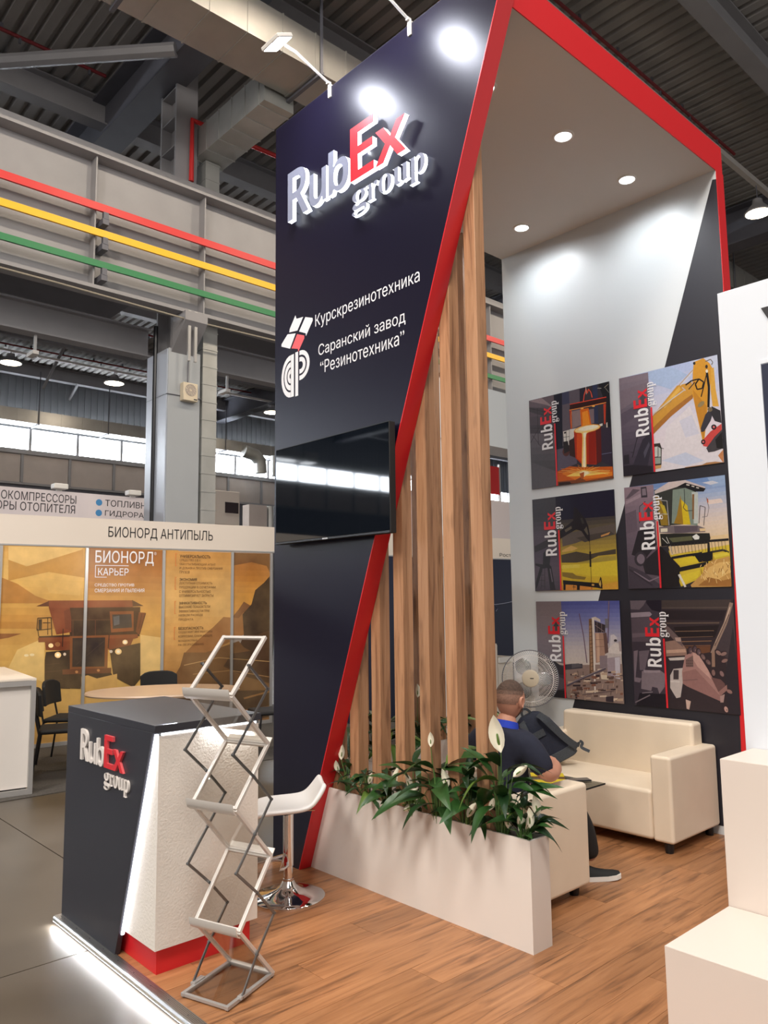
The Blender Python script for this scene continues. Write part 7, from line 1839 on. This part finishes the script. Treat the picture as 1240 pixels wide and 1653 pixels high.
# small square bracket lamps under the beams
for (x, y, z, t) in ((-12.95, 4.15, 5.78, 'white bracket fitting under the girder left of the column'), (-12.95, 7.75, 5.78, 'white bracket fitting under the girder right of the column')):
    p = thing('bracket_fitting', t, 'bracket', (x, y, z))
    MB().box(x - 0.02, x + 0.02, y - 0.02, y + 0.02, z, z + 0.27).build('drop', MAT['alusatin'], p)
    MB().box(x - 0.25, x + 0.05, y - 0.05, y + 0.05, z - 0.06, z).build('foot', MAT['alumwhite'], p)

# ================================================================== NEIGHBOUR STAND ON THE LEFT
A1 = 0.1314
def WX(y, x0=-9.738, y0=3.515):
    return x0 + A1 * (y - y0)


def FXF(y):
    return -7.461 + A1 * (y - 2.144)


al = math.atan(A1)
DV = Vector((A1, 1, 0)).normalized()      # along the stand
NV = Vector((DV.y, -DV.x, 0))             # towards the aisle
GZ = -0.04
ca = struct(MB().prism([(-7.37 - 0.02, -2.0, GZ + 0.001), (-7.34, 2.79, GZ + 0.001), (-6.9, 9.0, GZ + 0.001), (-11, 9.0, GZ + 0.001), (-11, -2, GZ + 0.001)], (0, 0, 0.004)).build('floor', MAT['carpet']), 'dark grey carpet of the neighbouring stand')
ew = thing('exhibition_wall', 'brown-gold mural wall of a mining dump truck with white and dark lettering', 'wall panel', (WX(4.3), 4.3, GZ))
seams = [-0.09, 0.89, 1.875, 2.858, 3.828, 4.80, 5.765, 6.36]


def slab(x_off0, x_off1, ya, yb, za, zb, fx=WX):
    """box following the slanted stand line; offsets towards the aisle"""
    b = MB()
    P_ = []
    for (o_, y) in ((x_off0, ya), (x_off0, yb), (x_off1, yb), (x_off1, ya)):
        p = Vector((fx(y), y, 0)) + NV * o_
        P_.append((p.x, p.y, za))
    b.prism(P_, (0, 0, zb - za))
    return b


for i in range(len(seams) - 1):
    slab(-0.012, -0.004, seams[i] + 0.01, seams[i + 1] - 0.01, GZ + 0.05, 2.42).build('panel', MAT['wallpanel'], ew)
for y in seams:
    slab(-0.02, 0.02, y - 0.018, y + 0.018, GZ, 2.46).build('post', MAT['alusatin'], ew)
slab(-0.018, 0.018, seams[0], seams[-1], GZ, GZ + 0.05).build('lower_rail', MAT['alusatin'], ew)
slab(-0.018, 0.018, seams[0], seams[-1], 2.42, 2.458).build('upper_rail', MAT['alusatin'], ew)


def mur(s, z, d):
    y = s / 1000.0
    p = Vector((WX(y), y, 0)) + NV * (d - 0.0036)
    return (p.x, p.y, z / 1000.0)


print_mesh('mural', MURAL, mur, 0.00004, MAT['mural'], ew)


def wtext(txt, y0, y1, z0, z1, m, parent, fx=WX, d=0.012, bold=0.0):
    p = Vector((fx(y0), y0, z0)) + NV * d
    k = math.sqrt(1 + A1 * A1)
    return lettering('lettering', txt, p, DV, (0, 0, 1), NV, (y1 - y0) * k, z1 - z0, m, parent=parent, bold=bold)


W_, D_ = MAT['ink_white'], MAT['ink_brown']
wtext('БИОНОРД', 3.930, 4.664, 2.134, 2.318, W_, ew, bold=0.008)
wtext('®', 4.668, 4.700, 2.276, 2.316, W_, ew)
wtext('КАРЬЕР', 3.967, 4.343, 2.006, 2.096, W_, ew, bold=0.008)
for (y0, y1, z0, z1) in ((3.930, 4.343, 2.126, 2.134), (3.930, 3.938, 1.978, 2.126), (3.938, 4.073, 1.978, 1.986)):
    slab(0.010, 0.012, y0, y1, z0, z1).build('frame_line', W_, ew)
wtext('СРЕДСТВО ПРОТИВ', 3.931, 4.419, 1.860, 1.902, W_, ew, bold=0.008)
wtext('СМЕРЗАНИЯ И ПЫЛЕНИЯ', 3.933, 4.551, 1.792, 1.838, W_, ew, bold=0.008)
for (t, y1, z0, z1, bd) in (('УНИВЕРСАЛЬНОСТЬ', 5.442, 2.250, 2.292, 1), ('СРЕДСТВО 2 В 1:', 5.303, 2.198, 2.236, 0), ('ОБЕСПЫЛИВАЮЩИЙ АГЕНТ', 5.517, 2.146, 2.188, 0), ('И ДОБАВКА ПРОТИВ СМЕРЗАНИЯ', 5.620, 2.092, 2.130, 0), ('ГРУЗОВ', 5.153, 2.040, 2.076, 0),
                        ('ЭКОНОМИЯ', 5.254, 1.942, 1.978, 1), ('ДОСТУПНАЯ СТОИМОСТЬ', 5.475, 1.890, 1.926, 0), ('ПРОДУКЦИИ В СОЧЕТАНИИ', 5.521, 1.836, 1.872, 0), ('С УНИВЕРСАЛЬНОСТЬЮ', 5.453, 1.782, 1.816, 0), ('ОПТИМИЗИРУЕТ ЗАТРАТЫ', 5.492, 1.728, 1.762, 0),
                        ('ЭФФЕКТИВНОСТЬ', 5.400, 1.628, 1.664, 1), ('ВЫСОКИЕ ПОКАЗАТЕЛИ', 5.448, 1.578, 1.612, 0), ('ЭФФЕКТИВНОСТИ ПРИ', 5.435, 1.522, 1.556, 0), ('НИЗКОМ РАСХОДЕ', 5.347, 1.466, 1.500, 0), ('ПРОДУКТА', 5.213, 1.410, 1.442, 0),
                        ('БЕЗОПАСНОСТЬ', 5.357, 1.296, 1.330, 1), ('СОДЕРЖИТ ИНГИБИТОРЫ', 5.484, 1.244, 1.276, 0), ('КОРРОЗИИ, СНИЖАЮЩИЕ', 5.485, 1.188, 1.222, 0), ('ВОЗДЕЙСТВИЕ', 5.279, 1.134, 1.166, 0), ('НА ОБОРУДОВАНИЕ', 5.369, 1.080, 1.112, 0)):
    wtext(t, 5.014, y1, z0, z1, MAT['ink_black'] if bd else D_, ew, bold=0.006 if bd else 0.0)
for (z0, z1) in ((2.14, 2.309), (1.825, 1.99), (1.506, 1.672), (1.169, 1.332)):
    slab(0.010, 0.012, 4.955, 4.961, z0, z1).build('bracket_line', MAT['ink_orange'], ew)
    slab(0.010, 0.012, 4.961, 4.976, z1 - 0.006, z1).build('bracket_line', MAT['ink_orange'], ew)
    slab(0.010, 0.012, 4.961, 4.976, z0, z0 + 0.006).build('bracket_line', MAT['ink_orange'], ew)


sl = thing('mural_fill_fixture', 'added fill light on an arm behind the cream fascia, brightening the truck mural', 'spotlight', (-7.5, 4.2, 2.3))  # invented housing for the added fill light, hidden by the fascia
MB().tube([(FXF(4.2) - 0.052, 4.2, 2.36), (-7.74, 4.2, 2.36)], 0.012, 8).build('arm', MAT['alusatin'], sl)
MB().box(-7.86, -7.70, 4.05, 4.35, 2.335, 2.39).build('head', MAT['whiteplastic'], sl, bevel=0.01)
MB().box(-7.85, -7.71, 4.06, 4.34, 2.328, 2.334).build('lens', MAT['led'], sl)
area('mural_fill', (-7.80, 4.2, 2.32), (-9.7, 4.2, 0.9), 0.12, 16, (1.0, 0.95, 0.86), 0.26)  # unseen fill light added to brighten the mural
fb = thing('fascia_board', 'cream fascia board with black lettering over the mural stand', 'fascia', (FXF(3), 3.0, 2.187), 'cream fascia boards of the left stands')
slab(-0.05, 0.0, -1.2, 5.60, 2.192, 2.46, FXF).build('board', MAT['fascia'], fb)
slab(-0.055, 0.004, -1.2, 5.60, 2.178, 2.192, FXF).build('rail', MAT['alusatin'], fb)
wtext('БИОНОРД АНТИПЫЛЬ', 3.098, 4.158, 2.266, 2.388, MAT['ink_black'], fb, FXF, 0.002, 0.0)
for y in (-1.1, 5.58):
    slab(-0.05, 0.0, y - 0.02, y + 0.02, GZ, 2.178, FXF).build('post', MAT['alusatin'], fb)
fb2 = thing('fascia_board', 'cream fascia board glimpsed between the slats and the back wall', 'fascia', (FXF(8), 8.0, 2.187), 'cream fascia boards of the left stands')
slab(-0.05, 0.0, 5.64, 12.0, 2.192, 2.46, FXF).build('board', MAT['fascia'], fb2)
slab(-0.055, 0.004, 5.64, 12.0, 2.178, 2.192, FXF).build('rail', MAT['alusatin'], fb2)
wtext('Рости', 8.20, 8.46, 2.215, 2.262, MAT['ink_black'], fb2, FXF, 0.002)
for y in (5.66, 11.98):
    slab(-0.05, 0.0, y - 0.02, y + 0.02, GZ, 2.178, FXF).build('post', MAT['alusatin'], fb2)


def NX(y):
    return -8.55 + A1 * (y - 6.4)


nw = thing('exhibition_wall', 'navy printed wall panel of the next stand seen through the slats', 'wall panel', (NX(8.5), 8.5, GZ))
slab(-0.02, 0.0, 6.4, 12.5, GZ, 2.42, NX).build('panel', MAT['navypanel'], nw)
for y in (6.42, 7.40, 8.40, 9.40, 10.40, 11.4):
    slab(-0.005, 0.006, y - 0.018, y + 0.018, GZ, 2.44, NX).build('post', MAT['navypanel'] if y > 6.5 else MAT['alusatin'], nw)
b = MB()
pts = []
for k in range(14):
    y = 8.9 + k * 0.12
    z = 1.66 - 0.10 * math.sin(k * 0.24)
    p = Vector((NX(y), y, z)) + NV * 0.004
    pts.append(p)
b.tube(pts, 0.006, 4)
for k in range(7):
    y = 9.25 + k * 0.10
    p = Vector((NX(y), y, 1.50)) + NV * 0.004
    b.tube([p + Vector((0, -0.03, 0.045)), p + Vector((0, 0.02, 0)), p + Vector((0, -0.03, -0.045))], 0.006, 4)
b.build('line_print', MAT['paleline'], nw)
dk = thing('display_stand', 'cream angular display desk of the next stand behind the fan', 'desk', (-7.65, 9.1, GZ))
MB().box(-7.95, -7.45, 8.55, 9.05, GZ, 0.98).build('cabinet', MAT['fascia'], dk, bevel=0.004)
MB().prism([(-7.46, 8.6, 0.80), (-7.46, 9.05, 1.00), (-7.46, 9.05, 0.80)], (-0.45, 0, 0)).build('wedge', MAT['fascia'], dk)
MB().box(-7.9, -7.45, 9.06, 9.40, GZ, 0.80).build('side_cabinet', MAT['fascia'], dk, bevel=0.004)
MB().box(-7.46, -7.42, 9.06, 9.38, 0.72, 0.80).build('tray', MAT['whiteplastic'], dk)
wb2 = thing('overhead_beam', 'white box beam of a neighbouring stand seen left of the back wall', 'overhead beam', (-7.1, 10, 3.79))
MB().box(-7.35, -6.9, 7.42, 13.5, 3.785, 4.60).build('box', MAT['whitewall'], wb2)
MB().box(-7.30, -6.95, 13.2, 13.45, GZ, 3.785).box(-7.30, -6.95, 7.45, 7.60, GZ, 3.785).build('leg', MAT['whitewall'], wb2)
pk = thing('partition_panel', 'pinkish white partition rising behind the cream fascia', 'partition', (-8.9, 10, GZ))
MB().box(-9.0, -8.9, 6.6, 13.5, GZ, 3.42).build('panel', MAT['greypanel'], pk)
rb = thing('banner', 'plain red hanging banner beyond the white back wall edge', 'banner', (-14.0, 16.9, 4.55))
MB().box(-14.03, -14.0, 14.2, 17.35, 4.62, 5.42).build('cloth', MAT['pipe_red'], rb)
MB().box(-14.05, -13.98, 14.2, 14.25, GZ, 5.5).box(-14.05, -13.98, 17.30, 17.35, GZ, 5.5).build('pole', MAT['alusatin'], rb)

# grey banner with lettering further back
bn = thing('banner', 'lilac-grey banner board with dark lettering and blue dots behind the cream fascia', 'banner', (-14.5, 5.5, 2.8))
MB().box(-14.56, -14.5, 1.5, 7.6, 2.6, 3.73).build('board', MAT['greypanel'], bn)
MB().box(-14.56, -14.5, 1.5, 1.6, GZ, 2.6).box(-14.56, -14.5, 7.5, 7.6, GZ, 2.6).build('post', MAT['alusatin'], bn)
UY = (0, 1, 0)
NXp = (1, 0, 0)
lettering('lettering', 'БОКОМПРЕССОРЫ', (-14.496, 4.085, 3.512), UY, (0, 0, 1), NXp, 1.405, 0.155, MAT['ink_grey'], parent=bn, bold=0.004)
lettering('lettering', 'ОРЫ ОТОПИТЕЛЯ', (-14.496, 4.10, 3.326), UY, (0, 0, 1), NXp, 1.375, 0.155, MAT['ink_grey'], parent=bn, bold=0.004)
lettering('lettering', 'ТОПЛИВНАЯ', (-14.496, 6.045, 3.515), UY, (0, 0, 1), NXp, 1.04, 0.125, MAT['ink_grey'], parent=bn, bold=0.004)
lettering('lettering', 'ГИДРОРАС', (-14.496, 6.045, 3.310), UY, (0, 0, 1), NXp, 0.90, 0.125, MAT['ink_grey'], parent=bn, bold=0.004)
for z in (3.575, 3.375):
    MB().lathe([(0.0001, 0.003), (0.062, 0.003), (0.062, 0.0)], 20, (-14.499, 5.925, z), M=Matrix.Rotation(math.pi / 2, 4, 'Y')).build('dot', MAT['ink_blue'], bn)
for (y, t) in ((5.18, 'white floodlight on the lilac-grey banner above the letters'), (6.60, 'white floodlight on the lilac-grey banner beside the column')):
    p = thing('banner_spotlight', t, 'spotlight', (-14.5, y, 3.73), 'white spotlights on the grey banner')
    MB().box(-14.60, -14.40, y - 0.13, y + 0.13, 3.76, 3.86).build('head', MAT['whiteplastic'], p, bevel=0.02)
    MB().box(-14.55, -14.5, y - 0.05, y + 0.05, 3.73, 3.77).build('base', MAT['whiteplastic'], p)
# cluttered corner right of the vertical duct
pb = thing('control_cabinet', 'pale control cabinet with a dark display right of the vertical duct', 'cabinet', (-20, 11.6, 3.7))
MB().box(-20.3, -20.0, 10.9, 12.45, 3.95, 4.95).build('cabinet', MAT['fascia'], pb, bevel=0.01)
MB().box(-20.0, -19.98, 11.95, 12.40, 4.30, 4.62).build('display', MAT['blackplastic'], pb)
MB().box(-20.25, -20.05, 11.0, 12.0, GZ, 3.95).build('leg_frame', MAT['greypanel'], pb)
gr = thing('ventilation_unit', 'grey ventilation pipes and crates by the hall wall right of the column', 'ventilation unit', (-22, 13.8, 0))
for (y, r) in ((13.25, 0.17), (14.9, 0.13)):
    MB().tube([(-22, y, -0.1), (-22, y, 4.9)], r, 12).build('pipe', MAT['galvgrey'], gr, smooth=True)
MB().box(-22.4, -21.8, 13.55, 14.55, -0.1, 4.1).box(-22.3, -21.9, 14.0, 14.7, 4.15, 4.9).build('crate', MAT['wallpanel'], gr)
wk = thing('wall_duct_elbow', 'bright duct elbow dropping from the window duct beside the charcoal wall', 'duct', (-33.6, 21.8, 8.2))
MB().tube([(-33.3, 20.9, 9.3), (-33.3, 21.6, 9.15), (-33.3, 21.9, 8.85), (-33.3, 21.95, 8.25)], 0.34, 14).build('elbow', MAT['galvgrey'], wk, smooth=True)
MB().tube([(-33.3, 22.9, 9.25), (-33.3, 22.9, 8.2)], 0.28, 14).build('drop', MAT['galvgrey'], wk, smooth=True)

# white shell-scheme counter, round table, chairs
wc = thing('shell_counter', 'white stand counter framed in aluminium at the left border', 'counter', (-7.9, 1.9, GZ))
cm = Matrix.Translation((-7.47, 2.50, GZ)) @ Matrix.Rotation(-al, 4, 'Z')
MB().box(-1.62, -0.02, -1.48, -0.02, 0.06, 0.96, M=cm).build('panel', MAT['white'], wc)
b = MB()
for (x, y) in ((0, 0), (-1.64, 0), (0, -1.5), (-1.64, -1.5)):
    b.box(x - 0.02, x + 0.02, y - 0.02, y + 0.02, 0, 1.0, M=cm)
for z in (0.0, 0.955):
    b.box(-1.62, -0.02, -0.02, 0.018, z, z + 0.05, M=cm).box(-0.018, 0.02, -1.48, -0.02, z, z + 0.05, M=cm)
b.build('frame', MAT['alusatin'], wc)
MB().box(-1.66, 0.02, -1.52, 0.02, 1.0, 1.02, M=cm).build('top', MAT['fascia'], wc)
rt = thing('round_table', 'oval beech-topped table behind the charcoal counter', 'table', (-7.95, 4.05, GZ))
tm = Matrix.Translation((-7.95, 4.02, 0)) @ Matrix.Rotation(-0.5, 4, 'Z') @ Matrix.Diagonal((0.72, 1.0, 1, 1))
MB().lathe([(0.0001, 0.685), (0.80, 0.685), (0.81, 0.70), (0.80, 0.715), (0.0001, 0.715)], 48, M=tm).build('tabletop', MAT['tabletop'], rt, smooth=True)
MB().lathe([(0.04, GZ + 0.02), (0.04, 0.685)], 16, (-7.95, 4.02, 0)).build('pedestal', MAT['alusatin'], rt, smooth=True)
MB().lathe([(0.30, GZ + 0.005), (0.30, GZ + 0.02), (0.05, GZ + 0.04), (0.0001, GZ + 0.04)], 24, (-7.95, 4.02, 0)).build('base', MAT['alusatin'], rt, smooth=True)


def office_chair(x, y, rot, t):
    c = thing('stacking_chair', t, 'chair', (0, 0, 0), 'black stacking chairs round the oval table')
    s = MB().box(-0.225, 0.225, -0.20, 0.22, 0.43, 0.475).build('seat', MAT['blackmatt'], c, bevel=0.022, seg=3)
    b = MB()
    vs = []
    nb = 9
    for i in range(nb):
        u = -1 + 2 * i / (nb - 1)
        for (dy, z) in ((0, 0.60), (0.035, 0.60), (0.035, 0.86 - 0.05 * u * u * u * u), (0, 0.86 - 0.05 * u * u * u * u)):
            vs.append((u * 0.225, -0.235 + dy + 0.035 * u * u - (z - 0.6) * 0.12, z))
    fs = [(i * 4 + k, i * 4 + (k + 1) % 4, i * 4 + 4 + (k + 1) % 4, i * 4 + 4 + k) for i in range(nb - 1) for k in range(4)] + [(3, 2, 1, 0), tuple((nb - 1) * 4 + k for k in range(4))]
    b.add(vs, fs)
    b.build('backrest', MAT['blackmatt'], c, bevel=0.012)
    for sx in (-1, 1):
        MB().tube([(sx * 0.21, 0.24, 0.0), (sx * 0.20, 0.19, 0.43)], 0.011, 8).build('leg', MAT['blackplastic'], c)
        MB().tube([(sx * 0.21, -0.26, 0.0), (sx * 0.205, -0.20, 0.43), (sx * 0.20, -0.25, 0.66)], 0.011, 8).build('leg', MAT['blackplastic'], c)
    MB().tube([(-0.2, 0.19, 0.425), (0.2, 0.19, 0.425)], 0.010, 8).tube([(-0.205, -0.2, 0.425), (0.205, -0.2, 0.425)], 0.010, 8).build('seat_frame', MAT['blackplastic'], c)
    c.location = (x, y, GZ + 0.005)
    c.rotation_euler = (0, 0, rot)
    return c


first = office_chair(-8.05, 2.98, math.radians(-20), 'black stacking chair right of the white counter, seat turned to the table')
dup(first, (-8.75, 3.32, GZ + 0.005), math.radians(-40), 'black stacking chair behind the first one, close to the mural truck wheel')
dup(first, (-8.80, 4.45, GZ + 0.005), math.radians(-100), 'black stacking chair at the far side of the table under the truck')
dup(first, (-7.55, 5.15, GZ + 0.005), math.radians(165), 'black stacking chair at the right end of the table behind the brochure stand')

bpy.context.view_layer.update()
